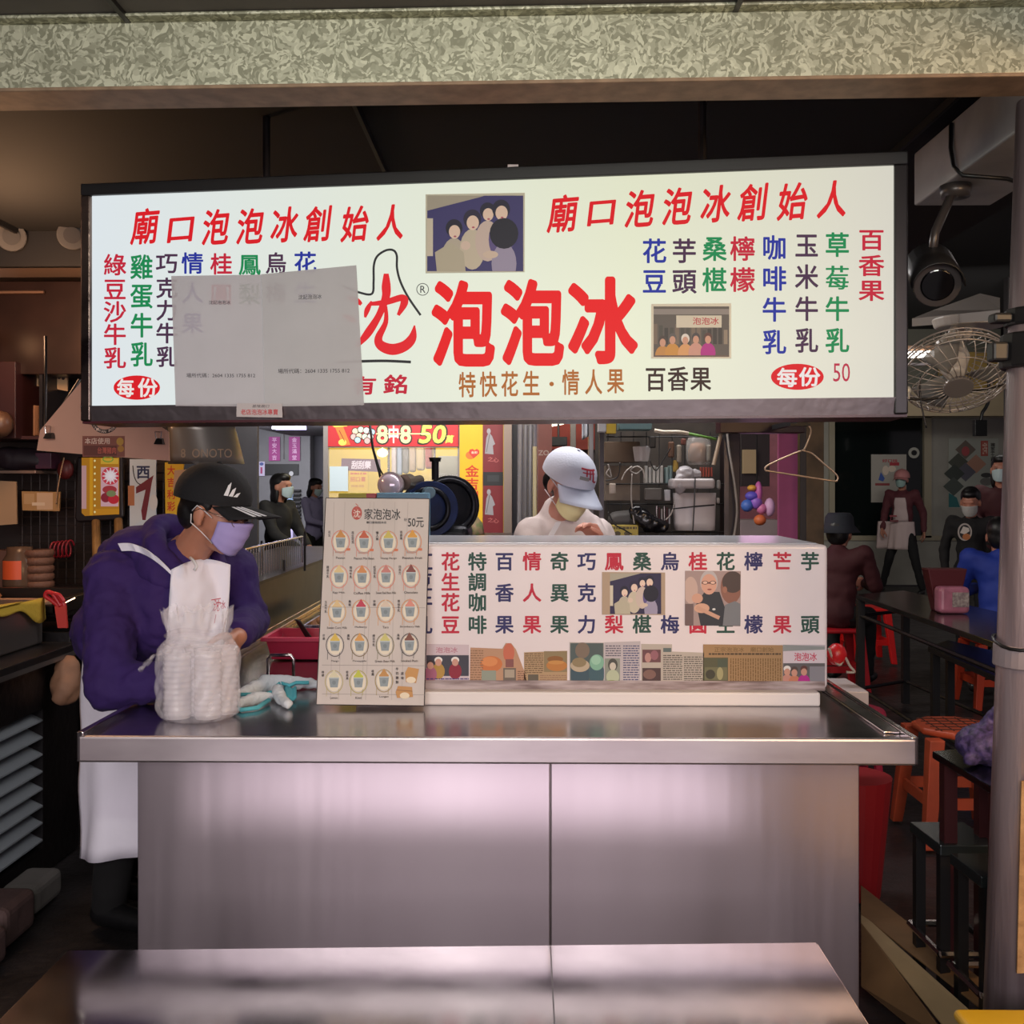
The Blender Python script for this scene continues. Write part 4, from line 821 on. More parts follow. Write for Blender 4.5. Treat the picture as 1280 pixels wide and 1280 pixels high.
# apron
trb = bvh(hood, hoodb); fdir = V((.55, -.83, -.05)).normalized(); sdr = V((0, 0, 1)).cross(fdir).normalized()*-1
TRP = lambda px, py: P(px, py, 2.9)
def abib(u_, v_):   # v 0 top .. 1 waist ; a cloth hanging from the neck, pressed on the chest
    x0 = 214-8*v_; x1 = 288-(4*v_+14*v_**3); y = 712-6*(1-v_)*u_-(10*sin(pi*u_) if v_ < .05 else 0)+(835-712)*v_; p = P(x0+(x1-x0)*u_, y, 2.6); d_ = (p-C0).normalized(); return p, d_
b = MB()
def gb(u_, v_):
    p, d_ = abib(u_, v_); h_ = trb.ray_cast(p, d_)[0]; dep = (h_-C0).dot(FW) if h_ is not None else 3.25
    dep = min(dep, 3.25)-.014-.012*sin(u_*5+v_*3)*v_; px = 640+1280*(p-C0).dot(RT)/(p-C0).dot(FW); py = 608-1280*(p.z-1.45)/(p-C0).dot(FW); return P(px, py, dep)
b.grid(gb, 18, 22); b.build('apron_bib', APR, t, smooth=True, thick=.003, fix=False)
b = MB(); pts = [P(150, 684, 3.05), P(165, 684, 3.0), P(182, 690, 3.0), P(198, 701, 3.0), P(212, 714, 3.0), P(220, 724, 3.0)]
sp = []
for p in smooth([tuple(x) for x in pts], 5):
    p = V(p); d_ = (p-C0).normalized(); h_ = trb.ray_cast(C0, d_)[0]; sp.append((h_-d_*.014) if h_ is not None else p+d_*.2)
b.add([p+V((-.006, 0, .012)) for p in sp]+[p+V((.006, 0, -.012)) for p in sp], [(i, i+1, len(sp)+i+1, len(sp)+i) for i in range(len(sp)-1)]); b.build('apron_strap', APR, t, thick=.003, fix=False)
b = MB()
def skt(u_, v_):    # skirt of the apron hanging round hips to below the knee
    a_ = -2.5+u_*3.1; r = .185+.012*v_+.008*sin(a_*7+v_*2)*(.3+v_)+.004*sin(v_*14+a_*3); z = .90-(.90-.225)*v_+ .03*cos(a_*.9+.8)*v_
    return V((-1.335+r*cos(a_)*.86, 3.46+r*sin(a_), z))
b.grid(skt, 40, 16); b.build('apron_skirt', APR, t, smooth=True, thick=.003, fix=False)
A_ = Art(P(262, 765, 3.02), (.25, -1, 0)); A_.k = 0
A_.ch('沈', 271, 757, 9, 15, '#b23a50', .02, .2); A_.stroke([(264, 750), (276, 748)], 1.2, '#b23a50'); A_.stroke([(270, 768), (268, 779)], 1.2, '#b23a50'); A_.ch('水', 279, 756, 6, 11, '#b23a50', .02)
A_.out('red_print', PRINT, t)
# ------------------------------------------------------------------ second vendor behind the chest
OFW = M('offwhite_jacket', '#cdbfbd', .75, var=.08, bump=.2, bs=30)
loc2 = V((P(700, 608, 4.2).x, 4.22, 0)); base2 = loc2
hc2 = P(709, 606, 4.12); hd2 = V((.52, -.72, -.46)).normalized(); hm2 = frame(hd2, V((.25, -.2, 1)), hc2)
t2 = T('person', base2, 'person in off-white jacket and white cap with red emblem working behind the chest', 'person')
ch2 = P(708, 690, 4.25); nk2 = P(697, 650, 4.24); pel2 = V((ch2.x+.01, 4.35, .9)); sR = P(668, 672, 4.2); sL = P(744, 672, 4.36); eR = P(664, 735, 4.05); eL = P(772, 720, 4.2); wR = P(722, 686, 3.86); wL = P(752, 680, 3.92)
body = head_prims(hm2, 1.0)+[('c', nk2, hc2-V((0, 0, .06)), .058, .055), ('c', ch2, nk2, .1, .06), ('c', ch2, pel2, .1, .1), ('c', ch2, sR, .05, .045), ('c', ch2, sL, .05, .045), ('c', sR, eR, .04, .035), ('c', eR, wR, .035, .026), ('c', sL, eL, .04, .035), ('c', eL, wL, .035, .026)]
for x_ in (-.09, .09): body += [('c', pel2, pel2+V((x_, 0, -.05)), .09, .08), ('c', pel2+V((x_, 0, -.05)), V((pel2.x+x_, pel2.y, .1)), .07, .04)]
body += hand_prims(wR, V((.8, -.1, .25)), V((0, -.3, -1)), 1.0, .8, -1)+hand_prims(wL, V((-.45, -.2, .6)), V((-.6, -.6, -.2)), 1.0, .8, 1)
bo2 = blob('body', body, M('vendor_skin', '#c48a78', .5, sss=.1), t2, .0065, 3, fac=.4)
jk = blob('jacket', [('c', sR, eR, .078, .062), ('c', eR, eR.lerp(wR, .82), .062, .042), ('c', sL, eL, .075, .06), ('c', eL, eL.lerp(wL, .8), .06, .042), ('c', ch2, sR, .12, .085), ('c', ch2, sL, .12, .085), ('e', ch2, (.19, .14, .2)), ('c', ch2, pel2, .155, .15), ('c', ch2, nk2+V((0, 0, .012)), .12, .078), ('c', nk2, nk2+V((.005, -.01, .03)), .078, .07)], OFW, t2, .011, 4, wr=.007, wrs=9)
blob('trousers', [('c', pel2+V((x_, 0, -.05)), V((pel2.x+x_, pel2.y, .1)), .09, .06) for x_ in (-.09, .09)], TRS, t2, .02, 3)
blob('hair', [('e', hm2 @ V((0, -.03, .03)), (.083, .086, .082), hm2.to_3x3()), ('e', hm2 @ V((0, -.06, -.01)), (.074, .05, .06), hm2.to_3x3())], HAIR, t2, .008, 3)
tr2 = bvh(bo2); mk2 = mask(tr2, hm2, M('pale_yellow_mask', '#ded3a2', .7, var=.06), t2, 1.06, True)
for s_ in (1, -1):
    b = MB(); q = lambda x, y, z: hm2 @ V((x, y, z)); b.tube([q(s_*.071, .038, -.004), q(s_*.083, .01, .012), q(s_*.09, -.012, .02)], .002, 5); b.tube([q(s_*.05, .052, -.082), q(s_*.074, .018, -.055), q(s_*.09, -.016, -.036)], .002, 5); b.build('ear_loop', M('white_cord', ''), mk2, smooth=True)
for s_ in (1, -1): b = MB(); b.ell(hm2 @ V((s_*.032, .09, .01)), (.013, .008, .007), hm2.to_3x3(), 8); b.build('eye', M('dark_eye', ''), t2, smooth=True)
c2_ = capped(hm2, M('white_cap_cloth', '#c9cede', .7, bump=.15, bs=120), t2, 1.12, .088, M('white_cap_visor', '#bfc7dc', .6), .03)
def cq(a_, ph): s = 1.145; return hm2 @ V((.09*cos(ph)*cos(a_)*s, -.0115+.112*cos(ph)*sin(a_)*s, .0395+.098*sin(ph)**.9*s))
b = MB(); a0 = pi/2-.02
def bar(x0, x1, y0, y1): b.grid(lambda u_, v_: cq(a0-(x0+(x1-x0)*u_), y0+(y1-y0)*v_), 7, 4)
bar(-.42, .42, .62, .69); bar(-.34, .34, .5, .54); bar(-.28, -.2, .24, .62); bar(-.08, -.02, .3, .62); bar(.1, .16, .4, .62); bar(-.4, -.28, .2, .26)
b.build('red_emblem', M('red_thread', '#a8283c', .6), c2_, thick=.0012)
b = MB(); bar(.0, .42, .26, .38); b.build('grey_patch', M('grey_thread', '#8c8c8c', .7), c2_, thick=.001)
AP2 = M('grey_apron', '#c0b4b2', .75, bump=.2, bs=12); tj = bvh(jk); f2 = V((.35, -.94, 0)).normalized(); s2 = V((f2.y*-1, f2.x, 0))
def bib2(u_, v_): o_ = nk2+V((.02, 0, -.075-.3*v_))+s2*((u_-.5)*(.2+.1*v_)); return o_+f2*.5, -f2
wrap('apron_bib', tj, bib2, 12, 10, .012, AP2, t2, .004)
b = MB()
for s_ in (-1, 1):
    L0 = []
    for i in range(7):
        o_ = nk2+s2*s_*(.1-.045*i/6)+V((.02, 0, -.075+.07*i/6)); h_ = tj.ray_cast(o_+f2*.5, -f2)[0]; L0.append((h_+f2*.01) if h_ is not None else o_)
    b.add([p+s2*.012 for p in L0]+[p-s2*.012 for p in L0], [(i, i+1, 8+i, 7+i) for i in range(6)])
b.build('apron_strap', M('white_cord', ''), t2, thick=.003, fix=False)
# ------------------------------------------------------------------ things on the counter
# bag of cups
bc = PZ(237, 905, ZC); bc = V((PZ(236, 906, ZC).x, 2.86, ZC))
bg = T('bag_of_cups', bc, 'clear plastic bag packed with stacked cup lids, neck tied and flared, on the counter', 'plastic bag')
CLR = M('clear_plastic_cup', '#efeaf0', .12, alpha=.5, bump=.2, bs=30)
FILM = M('clear_plastic_film', '#f4eef4', .12, alpha=.27, bump=.9, bs=16)
rg = random.Random(9)
for ring_, (rr, n_) in enumerate(((.0, 1), (.062, 5))):
    for i in range(n_):
        a_ = i*2*pi/max(1, n_)+.3; cx, cy = bc.x+rr*1.15*cos(a_), bc.y+rr*.9*sin(a_)
        b = MB(); h_ = .185+.012*rg.random()
        prof = []
        for j in range(12):
            z = .012+j*h_/12; prof += [(.0345, z), (.0365, z+h_/12*.45), (.0372, z+h_/12*.55), (.0372, z+h_/12*.8)]
        b.lathe(prof, (cx, cy, ZC), 16); b.build('cup_stack', CLR, bg, smooth=True)
b = MB()
def bagf(u_, v_):
    a_ = u_*2*pi; zz = v_
    P_ = [(0, .0, .085), (.02, .012, .105), (.1, .035, .112), (.45, .13, .113), (.62, .19, .112), (.74, .222, .085), (.80, .24, .078), (.88, .268, .088), (1.0, .305, .093)]
    for i in range(len(P_)-1):
        if zz <= P_[i+1][0]+1e-6:
            k = (zz-P_[i][0])/(P_[i+1][0]-P_[i][0]); z = P_[i][1]*(1-k)+P_[i+1][1]*k; r = P_[i][2]*(1-k)+P_[i+1][2]*k; break
    fold = .004*sin(a_*9+v_*7)+.003*sin(a_*17-v_*22)+(.007*max(0, v_-.78)/.22*sin(a_*19)+.005*max(0, v_-.78)/.22*sin(a_*11+1))
    r += fold; z += (.006*sin(a_*15)+.006*sin(a_*5+1))*max(0, v_-.85)/.15
    lean = -.02*max(0, v_-.7)
    return V((bc.x+r*cos(a_)+lean, bc.y+r*.86*sin(a_), ZC+.001+z))
b.grid(bagf, 110, 48, wrap=True); b.build('bag_film', FILM, bg, smooth=True)
b = MB(); b.lathe([(.004, 0), (.084, 0)], (bc.x, bc.y, ZC+.002), 40, sy=.86); b.build('bag_bottom', FILM, bg)
b = MB(); b.grid(lambda u_, v_: V((bc.x+(.085+.010*sin(v_*20+u_*9))*cos(u_*2*pi), bc.y+.076*sin(u_*2*pi), ZC+.212+.03*v_+.006*sin(u_*19))), 60, 6, wrap=True); b.build('gathered_neck', FILM, bg, smooth=True)
b = MB()
b.grid(lambda u_, v_: V((bc.x-.10-.075*u_, bc.y+.03+.02*sin(v_*6), ZC+.205-.075*u_**1.3-.03*v_*(1-u_)+.01*sin(u_*9+v_*5))), 10, 6); b.build('bag_ear', FILM, bg, smooth=True)
# rumpled work glove
GLW = M('white_glove_knit', '#d6dbe0', .9, bump=.35, bs=120); GLC = M('cyan_glove_trim', '#58b4c0', .8, bump=.2, bs=100)
def zc(px, py, r): p = PZ(px, py, ZC); return V((p.x, p.y, ZC+r+.002))
gv = T('work_glove', zc(338, 878, 0), 'pair of crumpled white knit gloves with cyan edging lying on the counter', 'gloves')
blob('glove_body', [('c', zc(294, 878, .014), zc(330, 866, .024), .013, .024), ('c', zc(330, 866, .026), zc(362, 864, .024), .026, .022), ('c', zc(362, 864, .024), zc(386, 862, .018), .02, .016), ('c', zc(386, 862, .016), zc(402, 862, .014), .014, .012)], GLW, gv, .006, 2, wr=.005, wrs=24)
blob('glove_finger', [('c', zc(300, 886, .014), zc(318, 881, .018), .013, .017), ('c', zc(318, 881, .018), zc(336, 877, .014), .017, .012)], GLW, gv, .005, 2, wr=.003, wrs=30)
blob('glove_thumb', [('c', zc(346, 872, .02), zc(352, 882, .016), .02, .015), ('c', zc(352, 882, .016), zc(360, 887, .014), .014, .013)], GLW, gv, .005, 2, wr=.003, wrs=30)
b = MB(); b.tube([zc(292, 886, .004), zc(302, 891, .006), zc(322, 888, .006), zc(336, 880, .01)], .007, 6); b.tube([zc(300, 878, .022), zc(330, 877, .02), zc(340, 874, .02), zc(350, 866, .03), zc(362, 870, .03), zc(370, 866, .03), zc(386, 866, .03)], .006, 6); b.build('cyan_edge', GLC, gv, smooth=True)
b = MB(); b.grid(lambda u_, v_: zc(356+14*u_, 869+9*v_, .022-.012*v_+.006*sin(u_*7)), 6, 5); b.build('cyan_cuff', GLC, gv, smooth=True, thick=.006)
# bent rod handle and red crate with spoon
hb = T('rod_stand', zc(350, 848, 0), 'small bent steel rod stand on the counter in front of the red crate', 'stand')
q1 = PZ(335, 852, ZC); q2 = PZ(367, 852, ZC); hh = .088
b = MB(); b.tube([q1+V((0, 0, .003)), q1+V((0, 0, hh-.012)), q1+V((.01, 0, hh)), q2+V((-.01, 0, hh)), q2+V((0, 0, hh-.012)), q2+V((0, 0, .003))], .0055, 8); b.build('bent_rod', CHROME, hb, smooth=True)
b = MB(); b.tube([q1+V((0, 0, .004)), q1+V((0, .06, .004))], .004, 6); b.tube([q2+V((0, 0, .004)), q2+V((0, .06, .004))], .004, 6); b.build('foot', CHROME, hb, smooth=True)
RC = M('red_crate_plastic', '#b8284a', .35, var=.08)
r0 = PZ(333, 826, ZC); cr = T('red_crate', (r0.x+.22, r0.y+.2, ZC), 'shallow red plastic crate on the counter holding a black-handled scoop', 'crate')
x0, y0_, W_, D_ = r0.x, r0.y, .42, .2; hcr = .085; zb0 = ZC+.006
b = MB()
def crs(o, z): return [(x0+.02-o, y0_-o+.0, z), (x0+W_-.02+o, y0_-o, z), (x0+W_-.02+o, y0_+D_+o, z), (x0+.02-o, y0_+D_+o, z)]
rings = [crs(0, zb0), crs(.02, zb0+hcr), crs(.034, zb0+hcr), crs(.034, zb0+hcr-.014), crs(.03, zb0+hcr-.014)]
inn = [crs(.016, zb0+hcr), crs(-.004, zb0+.006)]
b.add(rings[0]+rings[1], [(0, 1, 5, 4), (1, 2, 6, 5), (2, 3, 7, 6), (3, 0, 4, 7), (3, 2, 1, 0)]); b.add(inn[0]+inn[1], [(0, 4, 5, 1), (1, 5, 6, 2), (2, 6, 7, 3), (3, 7, 4, 0), (4, 5, 6, 7)])
b.build('crate_shell', RC, cr, fix=False)
b = MB(); o_ = rings[2]; i_ = inn[0]; l_ = rings[3]; b.add(o_+i_+l_, [(0, 1, 5, 4), (1, 2, 6, 5), (2, 3, 7, 6), (3, 0, 4, 7), (0, 8, 9, 1), (1, 9, 10, 2), (2, 10, 11, 3), (3, 11, 8, 0)]); b.build('crate_rim', M('red_crate_rim', '#cc4460', .3), cr, bev=.003, fix=False)
sc_ = T('scoop', (x0+.12, y0_+.15, ZC+.02), 'black-handled scoop standing in the red crate', 'scoop')
b = MB(); s0 = V((x0+.17, y0_+.08, ZC+.03)); s1 = P(371, 775, s0.y-.03); b.prism([s0+V((-.014, 0, 0)), s0+V((.014, 0, 0)), s1+V((.01, 0, 0)), s1+V((-.012, 0, .004))], (0, .012, 0)); b.build('handle', BLACKP, sc_, bev=.004)
b = MB(); b.ell(s0+V((.01, .01, -.004)), (.03, .03, .012), None, 14); b.build('scoop_bowl', CHROME, sc_, smooth=True)
# tray of peanuts behind
tyb = PZ(392, 790, ZC+.0); tr_ = T('food_tray', (tyb.x+.05, tyb.y+.1, ZC), 'steel tray of light brown peanuts behind the red crate', 'tray')
b = MB(); ax, ay = PZ(374, 786, ZC+.04).x, 4.45; b.bb((ax, ay, ZC+.002), (ax+.34, ay+.5, ZC+.008)); b.bb((ax, ay, ZC+.004), (ax+.34, ay+.006, ZC+.045)); b.bb((ax, ay, ZC+.004), (ax+.006, ay+.5, ZC+.045)); b.build('pan', CHROME, tr_)
for i in range(22):
    b = MB(); b.ell((ax+.03+.28*rg.random(), ay+.04+.4*rg.random(), ZC+.02+.03*rg.random()), (.032, .024, .02), Matrix.Rotation(rg.random()*3, 3, 'Z'), 8)
    o = b.build('roll', M('peanut_tan', '#b98a66', .7, var=.2), smooth=True); tag(o, 'light brown rolls heaped in the steel tray behind the red crate', 'food', 'rolls in the steel tray')
# ------------------------------------------------------------------ things behind the chest
im = T('ice_shaver', (-.42, 4.5, ZC), 'old black and blue cast-iron ice shaving machine behind the menu board', 'ice machine'); IRON = M('black_iron', '#15161c', .35, .6, bump=.3, bs=30); BLUE = M('blue_iron', '#1a2c58', .35, .4, var=.4, vs=14)
d = 4.5
def disc(name, px, py, r, th, m, dd=d, ax_=(.35, -1, 0), par=im, n=36):
    c = P(px, py, dd); a_ = V(ax_).normalized(); b = MB(); b.cyl(c-a_*th/2, c+a_*th/2, r, n=n); return b.build(name, m, par, bev=.004), c, a_
disc('flywheel', 562, 632, .135, .035, IRON, 4.58)
c = P(562, 632, 4.55)
b = MB(); b.tube([P(562, 632, 4.5)+orient((.35, -1, 0)) @ V((.112*cos(i*2*pi/30), .112*sin(i*2*pi/30), 0)) for i in range(30)], .014, 8, closed=True); b.build('wheel_rim', IRON, im, smooth=True)
disc('gear_housing', 536, 636, .12, .09, BLUE, 4.42)
b = MB(); b.tube([P(536, 636, 4.35)+orient((.35, -1, 0)) @ V((.085*cos(i*2*pi/26), .085*sin(i*2*pi/26), 0)) for i in range(26)], .012, 8, closed=True); b.build('housing_ring', IRON, im, smooth=True)
disc('hub', 534, 616, .025, .1, M('worn_hub', '#6a8492', .4, .5), 4.34)
b = MB(); b.bb((P(520, 600, 4.55).x, 4.45, ZC), (P(588, 600, 4.55).x, 4.75, 1.28)); b.build('machine_body', IRON, im, bev=.03, seg=3)
b = MB(); b.cyl(P(544, 600, 4.5), P(544, 575, 4.5), .016, n=12); b.cyl(P(544, 577, 4.5), P(544, 572, 4.5), .024, .028, n=14); b.build('feed_post', IRON, im)
b = MB(); b.cyl(P(487, 608, 4.25), P(525, 600, 4.5), .018, .022, n=12); b.cyl(P(505, 603, 4.3), P(512, 602, 4.34), .034, n=14); b.build('shaft', M('worn_shaft', '#8f8478', .35, .8), im)
b = MB(); c = P(488, 606, 4.27); a_ = V((-.12, -1, .05)).normalized(); b.cyl(c+a_*.01, c-a_*.05, .055, .05, 30); b.build('lamp_head', M('lamp_bezel', '#b8a8ac', .3, .6), im, bev=.006)
b = MB(); b.ell(c+a_*.012, (.044, .044, .02), orient(a_), 18); b.build('lamp_glass', M('lamp_glass', '#d8c8d8', .1, .2), im, smooth=True)
b = MB(); b.tube([P(478, 607, 4.4), P(474, 590, 4.4), P(466, 560, 4.4), P(462, 528, 4.4)], .006, 6); b.tube([P(484, 603, 4.45), P(474, 585, 4.42), P(465, 556, 4.42), P(463, 528, 4.42)], .004, 6); b.build('cable', BLACKP, im, smooth=True)
b = MB(); b.bb((P(462, 620, 3.9).x, 4.07, ZC), (P(530, 620, 3.9).x, 4.15, P(470, 616, 4.07).z)); o = b.build('blue_box', M('pale_blue_box', '#6f9cb4', .5, var=.1), bev=.004); tag(o, 'pale blue box just behind the top of the menu board', 'box')
b = MB(); b.bb((P(412, 620, 3.9).x, 4.07, ZC), (P(455, 620, 3.9).x, 4.15, P(470, 616.5, 4.07).z)); o = b.build('yellow_box', M('yellow_green_box', '#b4ac3c', .5), bev=.004); tag(o, 'yellow-green box with red end behind the top left of the menu board', 'box')
b = MB(); b.bb((P(449, 620, 3.9).x, 4.064, ZC), (P(461, 620, 3.9).x, 4.1, P(470, 616.5, 4.07).z-.001)); b.build('red_end', RED, o)
# wire shelf with clutter
def bx3(px0, py0, px1, py1, d0, dep): a_ = P(px0, py1, d0); c_ = P(px1, py0, d0); return (a_.x, a_.y, a_.z), (c_.x, a_.y+dep, c_.z)
def bxo(name, px0, py0, px1, py1, d0, dep, m, label=None, cat=None, group=None, parent=None, bev=.003):
    b = MB(); b.bb(*bx3(px0, py0, px1, py1, d0, dep)); o = b.build(name, m, parent, bev=bev)
    if label: tag(o, label, cat, group)
    return o
bp_ = bxo('back_board', 744, 500, 906, 900, 4.75, .03, M('grimy_board', '#3d3630', .7, var=.6, vs=8), 'grimy dark board behind the cluttered wire shelf', 'board')
bp_.scale = (1, 1, 1)
ws = T('wire_rack', (P(825, 600, 4.6).x, 4.6, 1.0), 'black wire storage rack full of small tools behind the chest', 'rack')
for y_ in (546, 605, 630, 665):
    b = MB()
    for k in range(3): b.tube([P(758, y_, 4.45+k*.1), P(904, y_, 4.45+k*.1)], .003, 5)
    b.build('shelf_wire', BLACKP, ws)
for x_ in range(760, 905, 16):
    b = MB(); b.tube([P(x_, 540, 4.66), P(x_, 675, 4.66)], .0022, 5); b.build('upright_wire', BLACKP, ws)
for px in (750, 902):
    b = MB(); b.bb((P(px, 0, 4.6).x-.01, 4.5, .3), (P(px, 0, 4.6).x+.01, 4.52, 1.9)); b.build('post', DARKSTEEL, ws)
bxo('cardboard_box', 756, 552, 800, 578, 4.55, .1, M('dim_cardboard', '#6c5a4a', .8, var=.3), 'dim brown carton with pipes on the upper left of the wire rack', 'box')
bxo('cardboard_box', 756, 582, 800, 626, 4.6, .06, M('pale_carton', '#82766a', .8, var=.35, vs=12), 'pale worn carton on the middle left of the wire rack', 'box')
bxo('notice_plate', 758, 656, 798, 672, 4.4, .01, M('yellow_notice', '#a89440', .6), 'yellow notice plate low beside the vendor in white', 'sign')
A_ = Art(P(778, 664, 4.4)-V((0, .001, 0)), (0, -1, 0)); A_.lines(761, 658, 796, 662, 4, '#4a3c20', rg, w=.7); A_.el(772, 667, 4, 3, '#4a3c20'); A_.el(784, 667, 4, 3, '#4a3c20'); A_.out('lettering', PRINT, bpy.data.objects['notice_plate'])
wh = bpy.data.objects['notice_plate']
for i in range(7):
    x_ = 806+i*4.8+(2 if i > 4 else 0); o = bxo('folded_towel', x_, 582+(2 if i % 2 else 0), x_+3.8, 604, 4.45, .06, M('pale_cartons', '#a7a9a6', .7) if i < 5 else M('green_pack', '#7c9494', .6), 'narrow pale packets standing in a row on the wire rack' if i < 5 else ['left', 'right'][i-5]+' one of the two green packets beside the pale row on the rack', 'packet', 'pale packets on the rack' if i < 5 else None)
for i in range(5): bxo('red_marker', 875+i*3.4, 584, 877.2+i*3.4, 596, 4.45, .015, M('red_marker', '#9a4436', .5), 'red markers standing in a row above the white tub', 'marker', 'red markers on the rack')
o = T('white_tub', P(868, 663, 4.3), 'large white lidded plastic tub strapped with cord on the wire rack', 'tub'); WT = M('white_tub_plastic', '#aaa4a6', .4, var=.12, vs=4)
b = MB()
def tub(u_, v_):
    a_ = u_*2*pi; px = 867+25*(1-.06*(1-v_))*math.copysign(abs(cos(a_))**.5, cos(a_)); c = P(px, 662-46*v_, 4.42); return V((c.x, 4.42+.09*math.copysign(abs(sin(a_))**.5, sin(a_)), c.z))
b.grid(tub, 32, 6, wrap=True); b.build('tub_body', WT, o, smooth=True, thick=.003)
b = MB(); b.bb(*bx3(841, 598, 894, 611, 4.31, .21)); b.build('lid', WT, o, bev=.012, seg=3)
b = MB(); b.tube([P(869, 596, 4.3), P(868, 630, 4.29), P(866, 664, 4.3)], .003, 5); b.tube([P(841, 636, 4.31), P(868, 633, 4.29), P(893, 631, 4.31)], .003, 5); b.build('cord', BLACKP, o)
blob('plastic_wrap', [('e', P(856, 592, 4.35), (.035, .03, .03)), ('e', P(868, 593, 4.38), (.03, .03, .02)), ('e', P(850, 605, 4.33), (.025, .02, .04))], M('grey_film', '#9a979b', .35, bump=.5, bs=40), o, .008, 1, wr=.006, wrs=30)
b = MB(); b.tube(smooth([tuple(P(*p)) for p in ((818, 538, 4.35), (830, 540, 4.35), (848, 540, 4.36), (860, 542, 4.38))]), .008, 8); o = b.build('white_hook', M('cream_plastic', '#cfc4b4', .4), smooth=True); tag(o, 'cream curved bar across the top of the wire rack', 'bar')
b = MB(); b.tube([P(861, 542, 4.38), P(880, 546, 4.4), P(895, 549, 4.42)], .006, 8); o = b.build('green_stick', M('green_stick', '#5c8a3c', .5), smooth=True); tag(o, 'thin green stick beside the cream bar on the rack', 'stick')
b = MB(); b.tube([P(902, 539, 4.4), P(892, 581, 4.4)], .008, 8); o = b.build('wooden_ruler', M('pale_wood_stick', '#b0a08c', .6)); tag(o, 'pale stick leaning at the upper right of the rack', 'stick')
o = T('plastic_jar', P(873, 581, 4.5), 'clear jar of orange-brown packets on the upper right of the rack', 'jar')
b = MB(); b.lathe([(.0, 0), (.05, 0), (.055, .02), (.055, .1), (.045, .12)], P(873, 581, 4.52), 20); b.build('jar_glass', M('jar_film', '#a8a4a0', .15, alpha=.5), o, smooth=True)
b = MB(); b.lathe([(.0, .01), (.04, .01), (.042, .06), (.03, .09), (0, .095)], P(872, 580, 4.52), 14); b.build('jar_contents', M('orange_packets', '#a8714c', .7, var=.5, vs=30), o, smooth=True)
b = MB(); b.cyl(P(802, 577, 4.5), P(802, 558, 4.5), .03, .04, 16); o = b.build('white_pot', M('white_pot', '#b4b2b4', .35), bev=.004); tag(o, 'small white pot on the upper wire shelf', 'pot')
for i, (pts, lb) in enumerate((([(790, 583), (782, 590), (777, 600)], 0), ([(790, 592), (789, 620), (791, 640), (793, 655)], 0), ([(803, 587), (796, 583), (788, 588), (796, 592), (803, 587), (806, 600)], 0), ([(775, 578), (772, 596), (757, 601)], 1))):
    b = MB(); b.tube(smooth([tuple(P(x_, y_, 4.38)) for x_, y_ in pts]), .0032, 5); b.build('cable', BLACKP if lb else M('pale_cable', '#9c9690', .5), ws, smooth=True)
blob('black_bag', [('c', P(795, 640, 4.4), P(812, 655, 4.4), .03, .035), ('c', P(812, 655, 4.4), P(828, 658, 4.4), .035, .025)], M('black_bag_film', '#0c0c10', .25), None, .01, 1, wr=.008, wrs=25)
tag(bpy.data.objects['black_bag'], 'shiny black plastic bag bundled low on the rack', 'bag')
blob('grey_fan_cover', [('c', P(770, 650, 4.5), P(785, 650, 4.5), .04, .045)], M('dim_grey', '#4a4846', .6), None, .012, 2); tag(bpy.data.objects['grey_fan_cover'], 'dim grey rounded cover at the lower left of the rack', 'cover')
bxo('yellow_pack', 758, 526, 770, 542, 4.4, .06, M('yellow_pack', '#b89a34', .5), 'yellow packet at the top left corner of the rack', 'packet'); bxo('white_pack', 748, 528, 758, 540, 4.4, .06, M('white_pack', '#b0aeb0', .5), 'white packet at the top left corner of the rack', 'packet')
bxo('teal_crate', 774, 526, 815, 537, 4.42, .12, M('teal_crate', '#5a7478', .6), 'dull teal tray on top of the wire rack', 'tray')
bxo('small_parts', 831, 612, 838, 626, 4.42, .03, M('white_pack', ''), 'small white gadget hanging at the centre of the rack', 'gadget')
for i in range(6): bxo('metal_tool', 820+i*3.2, 632+(i % 3)*2, 821.8+i*3.2, 655, 4.43, .01, [CHROME, MAROON, M('white_pack', '')][i % 3], 'thin tools standing side by side under the middle of the rack', 'tool', 'thin tools on the rack')
# posts, opening and hanger at right
bxo('dark_post', 905, 520, 925, 900, 4.5, .1, M('dark_maroon_post', '#261418', .5, var=.4), 'dark maroon post right of the wire rack with a pale cable on it', 'post')
b = MB(); b.tube(smooth([tuple(P(x_, y_, 4.47)) for x_, y_ in ((908, 528), (911, 560), (918, 605), (921, 640), (917, 672))]), .005, 6); b.build('cable', M('pale_cable', ''), bpy.data.objects['dark_post'], smooth=True)
MR = M('dark_maroon_beam', '#33131a', .4, var=.3)
bxo('header_beam', 900, 524, 1006, 541, 4.3, .1, MR, 'dark maroon header beam under the right half of the sign', 'beam')
bxo('black_post', 1000, 500, 1008, 948, 5.4, .05, M('grey_edge_post', '#2e2c2e', .4, .5), 'thin black metal post beside the pink panel', 'post')
bxo('wooden_post', 1008, 500, 1030, 900, 5.9, .1, M('knotty_wood', '#5c4a34', .7, var=.5, vs=8), 'knotty brown wooden post behind the wire hanger', 'post')
bxo('pink_partition', 973, 540, 1000, 900, 6.2, .03, M('pink_panel', '#a85080', .6, var=.15), 'pink panel between the stall and the wooden post', 'panel')
point('pink_neon_glow', tuple(P(945, 590, 7.6)), 2.5, (1, .45, .85), .15)
bxo('plaster_wall', 920, 440, 1010, 830, 10.5, .1, M('pinkish_wall', '#7a4450', .7, var=.3), 'reddish wall of the stall seen through the gap', 'wall')
